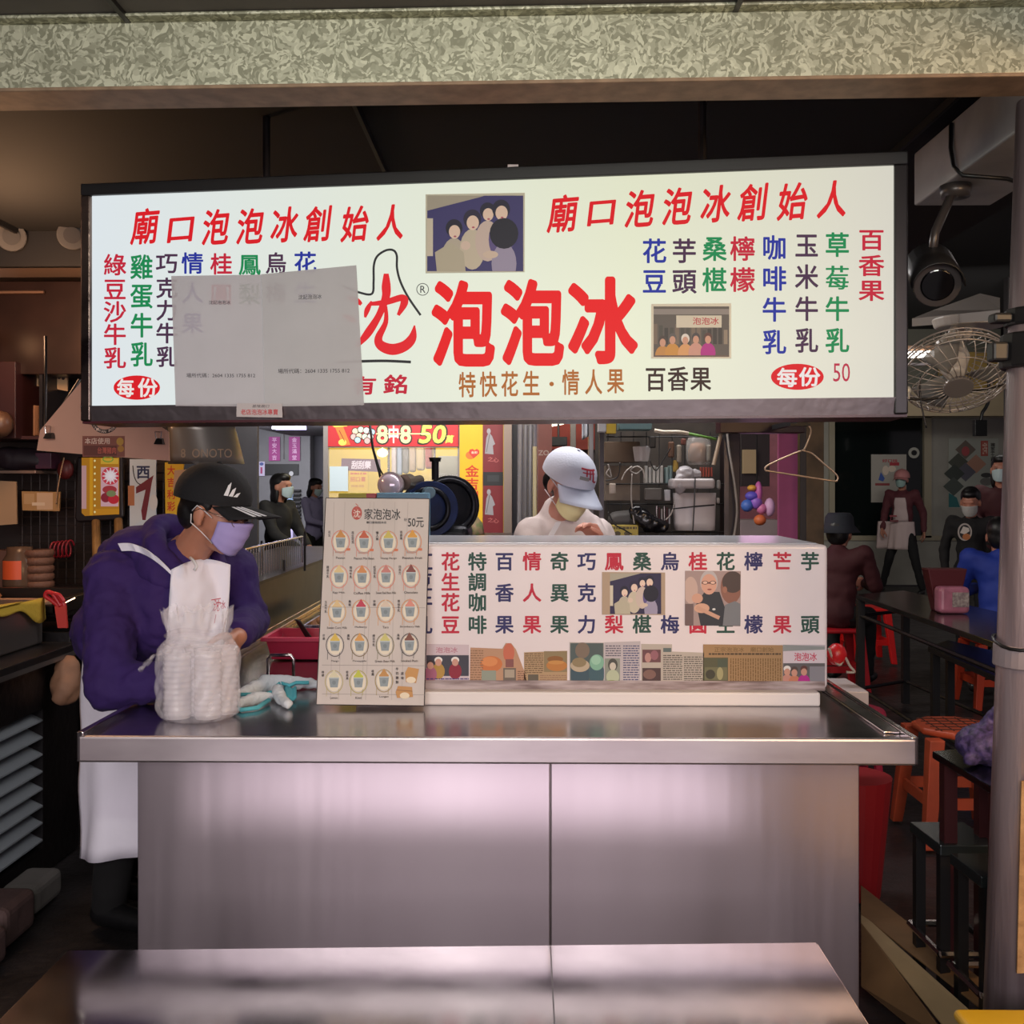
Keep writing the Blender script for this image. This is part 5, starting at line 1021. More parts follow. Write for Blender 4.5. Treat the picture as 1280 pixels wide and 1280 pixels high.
o = bxo('cabinet', 926, 540, 962, 608, 9.2, .1, M('dark_cabinet', '#1c1214', .5), 'dark hanging cabinet with a cream window in the gap', 'cabinet'); bxo('window', 928, 562, 946, 592, 9.15, .02, M('cream_window', '#9c8868', .4), parent=o)
o = T('fruit_toy_bunch', P(945, 640, 8.5), 'bunch of bright blue, pink and orange bags hanging in the gap', 'bags')
for (x_, y_, rx, ry, c_) in ((948, 615, 5, 14, '#b45c9c'), (940, 620, 9, 6, '#5a50b8'), (934, 632, 8, 8, '#4468b8'), (945, 628, 8, 9, '#8c60c0'), (952, 636, 7, 7, '#c4709c'), (950, 650, 8, 7, '#c8683c'), (940, 610, 6, 4, '#d09a40'), (962, 634, 7, 12, '#c8a0c4')):
    b = MB(); b.ell(P(x_, y_, 8.5), (rx*.0066, .05, ry*.0066), None, 12); b.build('bag', M('toy'+c_[1:], c_, .5), o, smooth=True)
b = MB(); q_ = P(946, 606, 8.5); b.cyl(q_, V((q_.x, q_.y, 3.6)), .006, n=5); b.build('cord', BLACKP, o)
bxo('pale_counter', 925, 650, 976, 812, 9.0, .3, M('grey_counter', '#8a7c80', .6), 'pale grey counter at the bottom of the gap', 'counter')
def wire_hanger(d0, pts, label, hook, r=.0035):
    o = T('wire_hanger', P(*pts[0], d0), label, 'hanger'); b = MB(); b.tube(smooth([tuple(P(x_, y_, d0)) for x_, y_ in pts+[pts[0]]], 4), r, 6); b.build('frame', M('hanger_wire', '#b5a08c', .35, .6), o, smooth=True)
    b = MB(); b.tube(smooth([tuple(P(x_, y_, d0)) for x_, y_ in hook], 4), r, 6); b.build('hook', M('hanger_wire', ''), o, smooth=True)
wire_hanger(3.9, [(1003, 563), (990, 568), (965, 579), (957, 584), (957, 588), (962, 589), (1000, 595), (1040, 601), (1046, 601), (1046, 594), (1030, 580), (1015, 567)], 'wire clothes hanger hanging right of the rack, over the wooden post', [(1005, 563), (1009, 554), (1013, 543), (1013, 535), (1008, 531), (1003, 532)])
b = MB(); b.bb((P(995, 530, 3.9).x, 3.9, P(985, 530, 3.9).z), (P(1003, 530, 3.9).x, 4.3, P(985, 524, 3.9).z)); b.bb((P(985, 530, 3.9).x, 3.88, P(985, 533, 3.9).z), (P(1010, 530, 3.9).x, 3.9, P(985, 530, 3.9).z)); b.prism([P(1003, 532, 3.9), P(1010, 532, 3.9), P(1010, 520, 3.9), P(1003, 520, 3.9)], (0, .02, 0)); o = b.build('hook_rail', BLACK); tag(o, 'black hook rail the wire hanger hangs from', 'rail')

# more small clutter hung on the wire rack
cl_ = [(812, 545, 820, 560, '#2a2826', 'dark bracket'), (836, 552, 843, 572, '#5c4030', 'brown brush'), (846, 556, 852, 578, '#8c8478', 'grey scraper'), (806, 610, 828, 626, '#4c4844', 'dull drawer unit'), (842, 575, 848, 590, '#a88c3c', 'brass key tag'),
       (897, 600, 901, 612, '#8c8a88', 'pale clip'), (896, 622, 900, 630, '#a09c98', 'small white clip'), (762, 604, 770, 618, '#a89c90', 'cream switch'), (852, 548, 858, 556, '#6c3c34', 'red-brown knob'), (884, 556, 889, 577, '#7c7870', 'grey tube')]
for x0_, y0c, x1_, y1c, c_, lb in cl_: bxo('rack_item', x0_, y0c, x1_, y1c, 4.4+.01*(x0_ % 5), .03, M('clutter'+c_[1:], c_, .5, var=.3, vs=20), lb+' hanging among the clutter of the wire rack', 'gadget', bev=.006)
for k_, pts in enumerate(([(762, 585), (758, 592), (764, 596), (760, 580)], [(812, 575), (820, 588), (832, 570), (838, 560)], [(838, 600), (845, 615), (840, 640), (832, 650)], [(760, 640), (768, 655), (780, 662), (790, 668)])):
    b = MB(); b.tube(smooth([tuple(P(x_, y_, 4.39)) for x_, y_ in pts]), .003, 5); b.build('cable', BLACKP if k_ % 2 else M('pale_cable', ''), ws, smooth=True)
# ------------------------------------------------------------------ neighbour stall on the left
FR = (0, -1, 0)
def flat(name, pts, d, m, label=None, cat=None, th=.01, parent=None, group=None):
    p0 = P(pts[0][0], pts[0][1], d); A_ = Art((0, p0.y, 1), FR, lift=0); b = MB(); b.prism([A_.h(*p) for p in pts], (0, th, 0)); o = b.build(name, m, parent)
    if label: tag(o, label, cat, group)
    return o, p0.y
def artp(y): return Art((0, y, 1), FR)
def rc(x0, y0, x1, y1): return [(x0, y1), (x1, y1), (x1, y0), (x0, y0)]
LC = T('neighbour_counter', (-2.2, 3.2, 0), 'black louvred metal counter of the next stall at the left edge', 'counter'); BM = M('black_counter_metal', '#1c181a', .38, .4, var=.4, bump=.2, bs=30)
XF = -1.78
b = MB(); b.bb((-2.75, 2.2, .80), (XF+.02, 4.15, .84)); b.build('worktop', DARKSTEEL, LC, bev=.004)
b = MB(); b.bb((-2.75, 2.25, .62), (XF-.03, 4.1, .80)); b.build('upper_panel', BM, LC)
b = MB(); b.bb((-2.75, 2.25, .0), (XF-.16, 4.1, .62)); b.build('inner_body', M('black_inner', '#0b0a0b', .8), LC)
for y0, y1 in ((3.80, 4.1), (2.25, 2.4)):
    b = MB(); b.bb((XF-.16, y0, .0), (XF-.03, y1, .62)); b.build('side_post', BM, LC)
b = MB(); b.bb((XF-.16, 2.4, .0), (XF-.03, 3.80, .1)); b.build('plinth', BM, LC)
for i in range(8):
    b = MB(); z = .125+i*.064; b.prism([(XF-.1, 2.4, z+.035), (XF-.03, 2.4, z), (XF-.03, 2.4, z+.006), (XF-.1, 2.4, z+.041)], (0, 1.40, 0)); b.build('louvre_slat', M('louvre_grey', '#8b9199', .4, .3), LC)
b = MB(); b.bb((XF-.032, 2.25, .795), (XF+.024, 4.15, .812)); b.build('edge_trim', M('edge_trim', '#77706e', .35, .7), LC)
for i, (y, z0, zz) in enumerate(((2.92, 0, .12), (3.16, .0, .14), (3.42, 0, .11))):
    b = MB(); b.bb((XF-.0, y, .0), (XF+.19-.03*i, y+.2, zz-.01)); o = b.build('stone_block', M('reddish_block', '#5c4644', .8, var=.3, bump=.5, bs=20) if i < 2 else M('grey_block', '#5a5654', .8, bump=.5, bs=20), bev=.025, seg=3)
    tag(o, ['nearest reddish stone block under the louvred counter', 'middle reddish stone block under the louvred counter', 'grey stone block furthest back beside the reddish blocks'][i], 'block', 'blocks along the louvred counter')
def onl(px, py, z=.84): return PZ(px, py, z)
b = MB(); q_ = P(40, 800, 3.75); b.bb((-2.6, 3.32, .842), (XF-.1, 3.95, 1.01)); o = b.build('steel_box', M('dull_steel_box', '#7a7472', .35, .8), bev=.008); tag(o, 'dull steel box draped with a yellow cloth on the louvred counter', 'box')
b = MB()
def ycl(u_, v_):
    x = -2.6+u_*.74; dr = (.03+.025*sin(u_*9)+.02*sin(u_*17+1)) * v_
    if v_ < .5: return V((x, 3.75-.43*v_*2+.0, 1.018+.006*sin(u_*20+v_*5)))
    return V((x, 3.312, 1.018-(v_-.5)*2*(.055+.035*sin(u_*8+.5))))
b.grid(ycl, 30, 12); b.grid(lambda u_, v_: V((-1.872+.006*v_, 3.32+.62*u_, 1.02-v_*(.05+.03*sin(u_*8+.5)+.015*sin(u_*15)))), 24, 5); o = b.build('yellow_cloth', M('yellow_cloth', '#c8a838', .85, bump=.3, bs=60), smooth=True, thick=.004); tag(o, 'yellow cloth draped over the dull steel box', 'cloth')
o = T('food_pan', (-2.25, 4.08, .95), 'black cooking pan with a pale tray of fried food behind the yellow cloth', 'pan')
b = MB(); b.bb((-2.7, 4.0, .95), (-1.84, 4.04, P(0, 756, 4.05).z)); b.bb((-2.7, 4.3, .95), (-1.84, 4.34, P(30, 736, 4.3).z)); b.bb((-2.7, 4.04, .93), (-1.84, 4.3, .96)); b.bb((-1.87, 4.0, .95), (-1.83, 4.34, P(30, 740, 4.3).z)); b.build('pan_body', M('pan_black', '#26211f', .35, .5), o, bev=.004)
b = MB(); b.bb((-2.65, 4.06, .965), (-1.95, 4.28, .98)); b.build('pale_tray', M('pale_tray', '#c49878', .5), o)
for i in range(6):
    b = MB(); b.ell((-2.55+.07*i, 4.15+.04*(i % 2), 1.0), (.035, .025, .018), None, 8); k = b.build('fried_piece', M('fried', '#a56a3c', .5, var=.4, vs=40), smooth=True); tag(k, 'brown fried pieces heaped at the left of the pale tray', 'food', 'fried pieces in the pale tray')
bxo('pan_stand', 0, 790, 88, 812, 4.02, .32, BM, 'black stand below the cooking pan at the far end of the louvred counter', 'stand')
o = T('tongs', P(70, 770, 3.95), 'red-handled tongs sticking up beside the yellow cloth', 'tongs'); RT_ = M('red_rubber', '#c0242c', .4)
b = MB(); b.tube(smooth([tuple(P(x_, y_, 3.96)) for x_, y_ in ((74, 758), (64, 750), (57, 745), (60, 740), (70, 744), (78, 752), (81, 760))]), .009, 8); b.tube(smooth([tuple(P(x_, y_, 3.95)) for x_, y_ in ((76, 758), (70, 748), (66, 742), (74, 744), (80, 752))]), .008, 8); b.build('handle', RT_, o, smooth=True)
b = MB(); b.prism([P(68, 758, 3.95), P(82, 757, 3.95), P(84, 785, 3.95), P(72, 785, 3.95)], (0, .01, 0)); b.build('holder', M('red_holder', '#c83a32', .45), o)
b = MB(); b.tube([P(78, 756, 3.97), P(94, 748, 4.0)], .004, 6); b.tube([P(76, 774, 3.97), P(92, 775, 4.0)], .004, 6); b.build('blade', CHROME, o)
# tan bag and basins beside the man
o = blob('tan_bag', [('c', P(84, 835, 3.9), P(82, 862, 3.88), .045, .055), ('c', P(82, 862, 3.88), P(74, 872, 3.85), .05, .03)], M('tan_paper', '#9c7258', .7, var=.25, bump=.3, bs=20), None, .012, 2, wr=.008, wrs=14); tag(o, 'crumpled tan paper bag hanging behind the man in purple', 'bag')
# back wall of the stall: mesh, shelves, fittings
o = T('wire_mesh_panel', (P(90, 640, 5.1).x, 5.12, 1.0), 'black wire mesh panel on the back wall of the left stall', 'mesh panel'); MW = M('mesh_wire', '#2b1d18', .5, .4)
for x_ in range(28, 210, 11): b = MB(); b.cyl(P(x_, 575, 5.12), P(x_, 735, 5.12), .004, n=5); b.build('mesh_wire', MW, o)
for y_ in range(580, 735, 11): b = MB(); b.cyl(P(24, y_, 5.12), P(212, y_, 5.12), .004, n=5); b.build('mesh_wire', MW, o)
MRD = M('mirror_frame', '#191112', .4)
o = T('framed_mirror', P(124, 650, 5.0), 'black-framed mirror on the wire mesh, painted with the glowing reflection of a yellow sign', 'sign'); ym = P(124, 610, 5.0).y
b = MB(); A_ = artp(ym); b.prism([A_.h(*p) for p in [(93, 648), (97, 653), (150, 650), (154, 645), (153, 571), (96, 571)]], (0, .03, 0)); b.build('frame', MRD, o, bev=.008)
A_ = artp(ym); A_.poly([(102, 641), (106, 645), (145, 643), (149, 639), (149, 572), (102, 572)], '#b87a1c'); A_.rect(102, 582, 108, 636, '#c89898'); A_.rect(112, 572, 116, 644, '#d8981c'); A_.rect(126, 584, 148, 633, '#d8a8b0'); A_.ring(138, 595, 11, 11, 3.5, '#d03c4c'); A_.el(138, 595, 6, 6, '#f0d8dc')
for i in range(12): A_.stroke([(138, 595), (138+10*cos(i*pi/6), 595+10*sin(i*pi/6))], 1, '#f4e8ec')
A_.el(137, 612, 9, 5, '#a8343c'); A_.el(132, 622, 6, 6, '#8c2434'); A_.el(142, 624, 7, 6, '#c02434'); A_.el(139, 617, 6, 4, '#7c8458'); A_.rect(119, 636, 149, 643, '#c8861c'); A_.rect(126, 573, 148, 580, '#d8a838'); A_.ring(135, 574, 7, 4, 1.5, '#7c9c3c')
for i in range(9): A_.el(118.5, 576+i*8, 1.1, 1.4, '#fff2b0')
A_.out('picture', MA('glowing_reflection', .6), o)  # yellow sign's reflection in the mirror, painted as a glowing print
o, y_ = flat('white_banner', rc(162, 574, 195, 662), 5.03, M('white_banner', '#c4d4e0', .6), 'white banner with blue-black character and maroon stripe left of the yellow banner', 'banner')
A_ = artp(y_); A_.ch('西', 179, 590, 17, 17, '#20305c', .05); A_.stroke(smooth([(166, 582), (168, 596), (174, 605), (188, 607)]), 1.2, '#20242c'); A_.poly([(170, 609), (192, 594), (190, 602), (182, 650), (174, 650), (182, 612), (170, 617)], '#6c1a2c'); A_.poly([(163, 628), (174, 618), (178, 650), (163, 660)], '#c8d4dc'); A_.el(192, 628, 5, 10, '#d0d8dc'); A_.rect(160, 607, 168, 632, '#b0744c'); A_.out('lettering', PRINT, o)
o, y_ = flat('yellow_banner', [(207, 662), (222, 662), (230, 578), (206, 578)], 5.03, M('yellow_banner', '#d8b41c', .5), 'narrow yellow banner with red characters above the hood of the man in purple', 'banner')
b = MB(); q_ = P(215, 579, 5.03); b.cyl(q_, V((q_.x, q_.y, 2.56)), .003, n=5); b.build('cord', BLACKP, o)
A_ = artp(y_); A_.column('大吉利彩', 214, (588, 603, 618, 633), 10, 12, '#c84020', .04); A_.out('lettering', PRINT, o)
flat('beige_pouch', [(216, 612), (238, 606), (240, 586), (218, 588)], 5.0, M('beige_pouch', '#b89c80', .6), 'beige pouch hanging beside the narrow yellow banner', 'pouch')
# hanging clear-plastic tarp
TP = M('peach_tarp', '#d09c84', .45, var=.12, vs=3, bump=.3, bs=5)
yt = P(120, 545, 3.75).y; A_ = artp(yt)
tl = [(46, 563), (130, 570), (212, 576), (211, 540), (150, 500), (116, 440), (104, 474), (50, 538)]
b = MB(); b.prism([A_.h(*p) for p in tl], (0, .004, 0)); o = b.build('hanging_sheet', TP); tag(o, 'peach translucent plastic sheet clipped up at the left of the sign', 'plastic sheet')
A_ = artp(yt); A_.rect(103, 571, 156, 545, '#8c5040'); A_.rect(104.5, 569.5, 146, 557, '#6a3428'); A_.word('本店使用', 106, 547.5, 137, 555, '#e8c8b4', .02); A_.word('台灣豬肉', 122, 559, 145, 567, '#c8604c', .03); A_.el(150, 552, 4.5, 5, '#c09038'); A_.el(151, 561, 4, 4, '#b88030')
A_.ring(131, 524, 18, 18, 5, '#3a2824', 32)
for i, ch_ in enumerate('TAIWAN PORK'):
    a_ = radians(150-i*12); A_.word(ch_, 131+15.5*cos(a_)-1.4, 524+15.5*sin(a_)-1.6, 131+15.5*cos(a_)+1.4, 524+15.5*sin(a_)+1.6, '#e8c8b4', .02) if ch_ != ' ' else None
A_.out('printed_sign', PRINT, o)
for i, (x_, y_) in enumerate(((61, 545), (199, 552))):
    c = P(x_, y_, 3.73); k = T('binder_clip', c, ['black binder clip at the left corner of the peach sheet', 'black binder clip at the right corner of the peach sheet'][i], 'clip'); b = MB(); b.prism([c+V((-.016, -.012, -.01)), c+V((.016, -.012, -.01)), c+V((.01, -.002, .012)), c+V((-.01, -.002, .012))], (0, .028, 0)); b.build('jaw', BLACKP, k)
    b = MB(); b.tube([c+V((-.008, -.008, .01)), c+V((-.012, -.01, .035)), c+V((.012, -.01, .035)), c+V((.008, -.008, .01))], .002, 5); b.build('wire_arm', CHROME, k)
b = MB(); b.tube([P(57, 420, 3.85), P(57, 500, 3.85), P(56, 530, 3.82), P(60, 545, 3.76)], .006, 6); b.tube([P(100, 474, 3.8), P(80, 505, 3.8), P(62, 538, 3.76)], .006, 6); o = b.build('support_cord', DARKSTEEL, smooth=True); tag(o, 'dark cords holding up the left corner of the peach sheet', 'cord')
# grey curved hood right of it
b = MB()
def hood_(u_, v_):
    x = 210+(92+12*u_)*u_; top = 528; bot = 580-4*u_; y = top+(bot-top)*v_; k = sin(u_*pi/2)
    return P(210+95*sin(u_*pi/2*1.0)*(.86+.14*v_), 527+(53*v_), 4.7+.5*(1-cos(u_*pi/2)))
b.grid(hood_, 20, 6); o = b.build('range_hood', M('grey_hood', '#6c6662', .35, .3), smooth=True, thick=.006); tag(o, 'grey curved range hood above the man in the black cap', 'hood')
A_ = Art((0, P(250, 560, 4.66).y, 1), FR); A_.word('8  ONOTO', 226, 561, 290, 572, '#8a8078', .0); A_.out('faded_lettering', PRINT, o)
bxo('dark_back_panel', 222, 440, 322, 800, 7.4, .05, M('charcoal_panel', '#2c2a30', .6, var=.2), 'charcoal partition behind the range hood', 'partition')
# shelves and hood at far left
bxo('ceiling_strip', -60, 335, 105, 347, 5.1, .1, M('beige_strip', '#a08474', .6), 'beige strip running along the top of the left stall', 'strip')
bxo('extractor_hood', -80, 352, 104, 468, 4.75, .45, M('brown_hood', '#3c2822', .35, .4, var=.3), 'dark brown extractor hood of the left stall', 'hood')
b = MB(); b.tube([P(-60, 366, 4.72), P(30, 365, 4.72), P(55, 365, 4.72)], .008, 6); b.build('trim_bar', M('brass_trim', '#b08870', .3, .7), bpy.data.objects['extractor_hood'])
bl = T('bulb', P(-14, 418, 4.55), 'bare warm bulb at the left edge under the ceiling', 'light bulb'); b = MB(); b.ell(P(-14, 418, 4.55), (.035, .035, .045), None, 14); b.build('glass', M('warm_bulb', '#ffcf9a', .3, emit=6), bl, smooth=True)
MC2 = M('maroon_cabinet', '#3c1a1a', .5, var=.2)
bxo('wall_cabinet', -60, 452, 20, 548, 4.7, .4, MC2, 'maroon wall cabinet at the left edge', 'cabinet')
o = T('wall_shelf', (P(60, 545, 4.9).x, 4.9, P(60, 552, 4.9).z), 'dark wall shelf unit with two bays at far left', 'shelf')
b = MB(); b.bb(*bx3(20, 545, 104, 549, 4.75, .35)); b.build('board', MC2, o); b = MB(); b.bb(*bx3(20, 452, 104, 548, 5.08, .02)); b.build('back', BLACK, o)
b = MB(); b.bb(*bx3(49, 455, 53, 546, 4.75, .35)); b.build('divider', DARKSTEEL, o)
for i, (x0_, x1_) in enumerate(((23, 48), (59, 84))):
    k, y_ = flat('picture_card', [(x0_, 478+i*6), (x1_, 483+i*6), (x1_, 454+i*2), (x0_, 452+i*2)], 4.9, M('cream_card', '#c09c74', .6), ['cream picture card in the left bay of the wall shelf', 'cream picture card in the right bay of the wall shelf'][i], 'card')
    A_ = artp(y_); A_.rect(x0_+5, 455, x0_+9, 470, '#2c201c'); A_.el(x0_+17, 459, 5, 4, '#8c5a3c'); A_.el(x0_+15, 472, 2, 2, '#2c201c'); A_.el(x0_+20, 473, 2, 2, '#2c201c'); A_.out('printed_picture', PRINT, k)
b = MB(); b.cyl(P(37, 545, 4.9), P(37, 507, 4.9), .05, n=20); k = b.build('tin', M('tan_tin', '#a87858', .5, var=.2), bev=.004); tag(k, 'tan tin standing in the left bay of the wall shelf', 'tin')
b = MB(); b.ell(P(2, 530, 4.62), (.05, .05, .06), None, 14); k = b.build('hanging_pot', M('brown_pot', '#5c4030', .4), smooth=True); tag(k, 'small brown round pot hanging at the left edge', 'pot')
for i, (x_, y_) in enumerate(((14, 296), (90, 294))):
    k = T('round_vent', P(x_, y_, 4.4), ['round dim ceiling vent at far left', 'round dim ceiling vent beside the upper left corner of the sign'][i], 'vent'); b = MB(); b.cyl(P(x_, y_, 4.4), P(x_, y_, 4.45), .062, n=28); b.build('disc', M('dim_disc', '#3c3a3a', .6), k, bev=.004)
    b = MB(); b.cyl(P(x_, y_, 4.39), P(x_, y_, 4.4), .035, n=20); b.build('centre', M('dim_disc_centre', '#242224', .6), k)
bxo('vent_board', -60, 270, 104, 333, 4.46, .03, M('black_board', '#121114', .7), 'black board across the top left carrying the round vents', 'board')
bxo('dark_shelf', -40, 588, 45, 592, 4.9, .3, M('grey_shelf_edge', '#8c7468', .4, .4), 'thin metal shelf under the maroon cabinet', 'shelf')
blob('dark_bundle', [('c', P(10, 573, 5.0), P(50, 576, 5.0), .06, .05)], M('dark_bundle', '#241820', .6), None, .015, 2, wr=.01); tag(bpy.data.objects['dark_bundle'], 'dark bundle lying on the thin metal shelf', 'bundle')
bxo('purple_box', 44, 566, 64, 586, 4.95, .1, M('plum_box', '#4c2438', .5), 'plum-coloured box at the right end of the thin metal shelf', 'box')
flat('cream_board', [(-20, 658), (21, 655), (20, 602), (-20, 600)], 4.9, M('cream_board', '#a88868', .6), 'cream cutting board hung at the left edge', 'board')
k, y_ = flat('paper_holder', [(28, 638), (74, 639), (75, 615), (27, 614)], 4.95, M('kraft_holder', '#a88050', .6), 'kraft paper holder with leaflets pinned to the wire mesh', 'holder'); A_ = artp(y_); A_.rect(46, 616, 66, 637, '#c8a888'); A_.rect(30, 617, 43, 630, '#b89468'); A_.rect(40, 628, 56, 632, '#d8c0a4'); A_.out('leaflets', PRINT, k)
b = MB(); b.tube(smooth([tuple(P(x_, y_, 4.93)) for x_, y_ in ((80, 572), (76, 590), (72, 612), (70, 630))]), .003, 5); b.build('string', M('tan_string', '#a88464', .7), k, smooth=True)
b = MB(); pts = []
for i in range(90):
    a_ = i*2*pi/18; pts.append(P(64+i*.28+7*cos(a_)*.6, 688-i*.03+10*sin(a_), 4.95+.02*cos(a_)))
b.tube(pts, .005, 6); o = b.build('red_coil', M('red_coil', '#8c1c28', .4), smooth=True); tag(o, 'coiled red cable hanging on the wire mesh', 'cable')
b = MB(); b.ell(P(82, 587, 5.0), (.04, .03, .05), None, 12); o = b.build('red_lantern', M('dim_red', '#5c1c1c', .5), smooth=True); tag(o, 'small dim red ornament above the mesh', 'ornament')
for i, (x_, y0_, y1_) in enumerate(((122, 652, 712), (150, 650, 690))):
    b = MB(); b.cyl(P(x_, 742, 4.75), P(x_-2, y0_, 5.0), .02, n=12); o = b.build('bamboo_pole', M('bamboo', '#a07848', .5, var=.4, vs=12)); tag(o, ['longer bamboo pole below the black-framed mirror', 'shorter bamboo pole at the right corner of the black-framed mirror'][i], 'pole')
b = MB(); b.bb(*bx3(-20, 738, 92, 760, 4.55, .3)); o = b.build('back_counter', BM, bev=.004); tag(o, 'black back counter below the baskets at far left', 'counter')
b = MB(); b.bb((P(-20, 0, 4.55).x, P(0, 0, 4.55).y+.01, 0), (P(90, 0, 4.55).x, P(0, 0, 4.55).y+.29, P(0, 760, 4.55).z)); b.build('body', BM, o)
zc2 = P(0, 738, 4.6).z
o = T('seasoning_jar', V((P(18, 700, 4.65).x, P(0, 0, 4.7).y, zc2)), 'clear jar with orange label at the left edge', 'jar'); c = ORG[o.name]
b = MB(); b.lathe([(0, 0), (.068, 0), (.072, .02), (.072, .13), (.055, .16), (.055, .19), (0, .192)], c, 24); b.build('jar_body', M('brown_jar', '#5c4638', .25), o, smooth=True)
b = MB(); b.grid(lambda u_, v_: c+V((.0745*sin(-.75+u_*1.3), -.0745*cos(-.75+u_*1.3), .045+.085*v_)), 10, 2); b.build('orange_label', M('orange_label', '#d8582c', .5), o, smooth=True)
for i in range(5):
    b = MB(); z = zc2+i*.036; cx = P(46, 700, 4.7).x; b.lathe([(.06, 0), (.068, .01), (.068, .026), (.06, .034)], (cx, c.y+.02, z), 20); k = b.build('basket', M('woven_brown', '#6c4838', .6, bump=.5, bs=60), smooth=True); tag(k, 'brown round baskets stacked right of the seasoning jar', 'basket', 'stack of brown baskets')
bxo('brown_bin', -20, 688, 12, 738, 4.85, .1, M('brown_bin', '#5c3c30', .6), 'brown bin behind the seasoning jar', 'bin')
# ------------------------------------------------------------------ side cabinet and rail behind the man
o = T('side_stall', (-1.5, 5.4, 0), 'long dark steel stall cabinet behind the man in purple', 'cabinet')
b = MB(); b.bb((-1.8, 4.55, 0), (-1.27, 7.6, .99)); b.build('body', M('olive_steel', '#5c5650', .3, .8, var=.3), o, bev=.003); b = MB(); b.bb((-1.82, 4.53, .99), (-1.25, 7.62, 1.005)); b.build('top', DARKSTEEL, o)
o = T('wire_rail', (-1.45, 5.3, 1.0), 'low wire cage standing on the dark steel stall cabinet', 'cage')
b = MB(); b.tube([(-1.30, 4.7, 1.01), (-1.30, 4.7, 1.16), (-1.30, 5.9, 1.16), (-1.30, 5.9, 1.01)], .006, 6); b.tube([(-1.74, 4.7, 1.01), (-1.74, 4.7, 1.16), (-1.30, 4.7, 1.16)], .006, 6); b.build('frame', CHROME, o)
for i in range(24): b = MB(); y_ = 4.75+i*.048; b.cyl((-1.30, y_, 1.01), (-1.30, y_, 1.16), .002, n=5); b.build('bar', CHROME, o)
for x_, y_, h_ in ((327, 676, .0), (381, 664, .0), (355, 700, 0)):
    c = P(x_, y_, 5.4); b = MB(); b.cyl((c.x, c.y, 1.005), (c.x, c.y, max(c.z, 1.05)), .006, n=8); b.build('spike', DARKSTEEL, o)
for i in range(4): b = MB(); b.cyl((-1.5-.03*i, 4.9, 1.005), (-1.46-.05*i, 4.95+.05*i, 1.13+.02*i), .008, .012, 8); k = b.build('tongs', M('brass', '#b89868', .3, .8)); tag(k, 'brass-coloured tongs standing in the wire cage', 'tongs', 'tongs in the wire cage')
# ------------------------------------------------------------------ alley end, far behind
bxo('far_shutter', 300, 480, 408, 712, 20.5, .1, M('charcoal_wall', '#46444c', .7), 'dark grey wall at the end of the alley', 'wall')
o = bxo('grey_door', 321, 535, 388, 706, 20, .3, M('grey_door', '#77767a', .5, var=.08), 'pale grey metal door with two pink paper strips at the end of the alley', 'door', bev=.01)
b = MB(); b.bb(*bx3(354.2, 540, 355.6, 574, 19.97, .01)); b.build('door_joint', DARKSTEEL, o); b = MB(); b.bb(*bx3(331, 580, 373, 594, 19.95, .04)); b.build('dark_slot', BLACK, o)
A_ = artp(P(330, 560, 19.94).y)
for x_, tx in ((343, '平安大吉'), (368, '金玉滿堂')): A_.rect(x_-7, 546, x_+7, 576, '#a8408c'); A_.column(tx, x_, (550, 557, 564, 572), 6, 6, '#e8b8e0', .03)
A_.rect(323, 577, 331, 595, '#c8c0dc'); A_.rect(325.5, 584, 328, 592, '#a83c6c'); A_.el(327, 580, 2.6, 2, '#4c5c9c'); A_.el(364, 592, 2.8, 3, '#c8c8cc'); A_.out('paper_strips', PRINT, o)
b = MB(); b.bb(*bx3(340, 531.2, 378, 536, 16.3, .3)); o = b.build('alley_lamp', M('lilac_lamp', '#cfc8ff', .4, emit=2.5)); tag(o, 'lilac ceiling lamp at the end of the alley', 'lamp')
bxo('alley_soffit', 300, 500, 410, 531, 16.2, 3.5, M('grey_soffit', '#5c585c', .7), 'grey soffit over the end of the alley', 'soffit')
vt = T('wall_vent', P(370, 652, 19.9), 'dark slatted vent beside the water dispenser at the alley end', 'vent')
for i in range(8): bxo('slat', 364, 612+i*5, 375, 614.4+i*5, 19.85, .12, M('vent_slat', '#222024', .6), parent=vt)
o = T('water_dispenser', P(357, 690, 17), 'white water dispenser with blue bottle at the end of the alley', 'water dispenser')
cw = P(357.5, 632, 17); b = MB(); b.bb((cw.x-.14, cw.y-.1, 0), (cw.x+.14, cw.y+.2, cw.z)); b.build('cabinet', M('dispenser_white', '#b8b0d8', .4), o, bev=.02)
b = MB(); b.lathe([(.05, 0), (.115, .03), (.12, .1), (.11, .13), (.12, .16), (.12, .27), (.1, .3), (0, .31)], cw, 20); b.build('water_bottle', M('bottle_blue', '#8ca8c8', .1, alpha=.8), o, smooth=True)
b = MB(); b.bb((cw.x-.1, cw.y-.12, cw.z-.22), (cw.x+.1, cw.y-.1, cw.z-.08)); b.build('tap_recess', M('tap_recess', '#7c7898', .5), o)
LIL = M('lilac_jacket', '#8f88ac', .8); BLK = M('black_cloth', '#0e0d10', .85); BMK = M('pale_blue_mask', '#b4c8cc', .6)
c = P(392, 608, 13.5); person('person in lilac jacket and black trousers standing in the alley', V((c.x, c.y, 0)), 1.55, (.85, -.5, 0), LIL, BLK, .02, dict(ell=(-.2, .12, 1.12), elr=(.22, .1, 1.12), wrl=(-.06, .28, 1.05), wrr=(.08, .28, 1.05)), long=True, headdir=(0, 1, -.3), mask_=BMK)
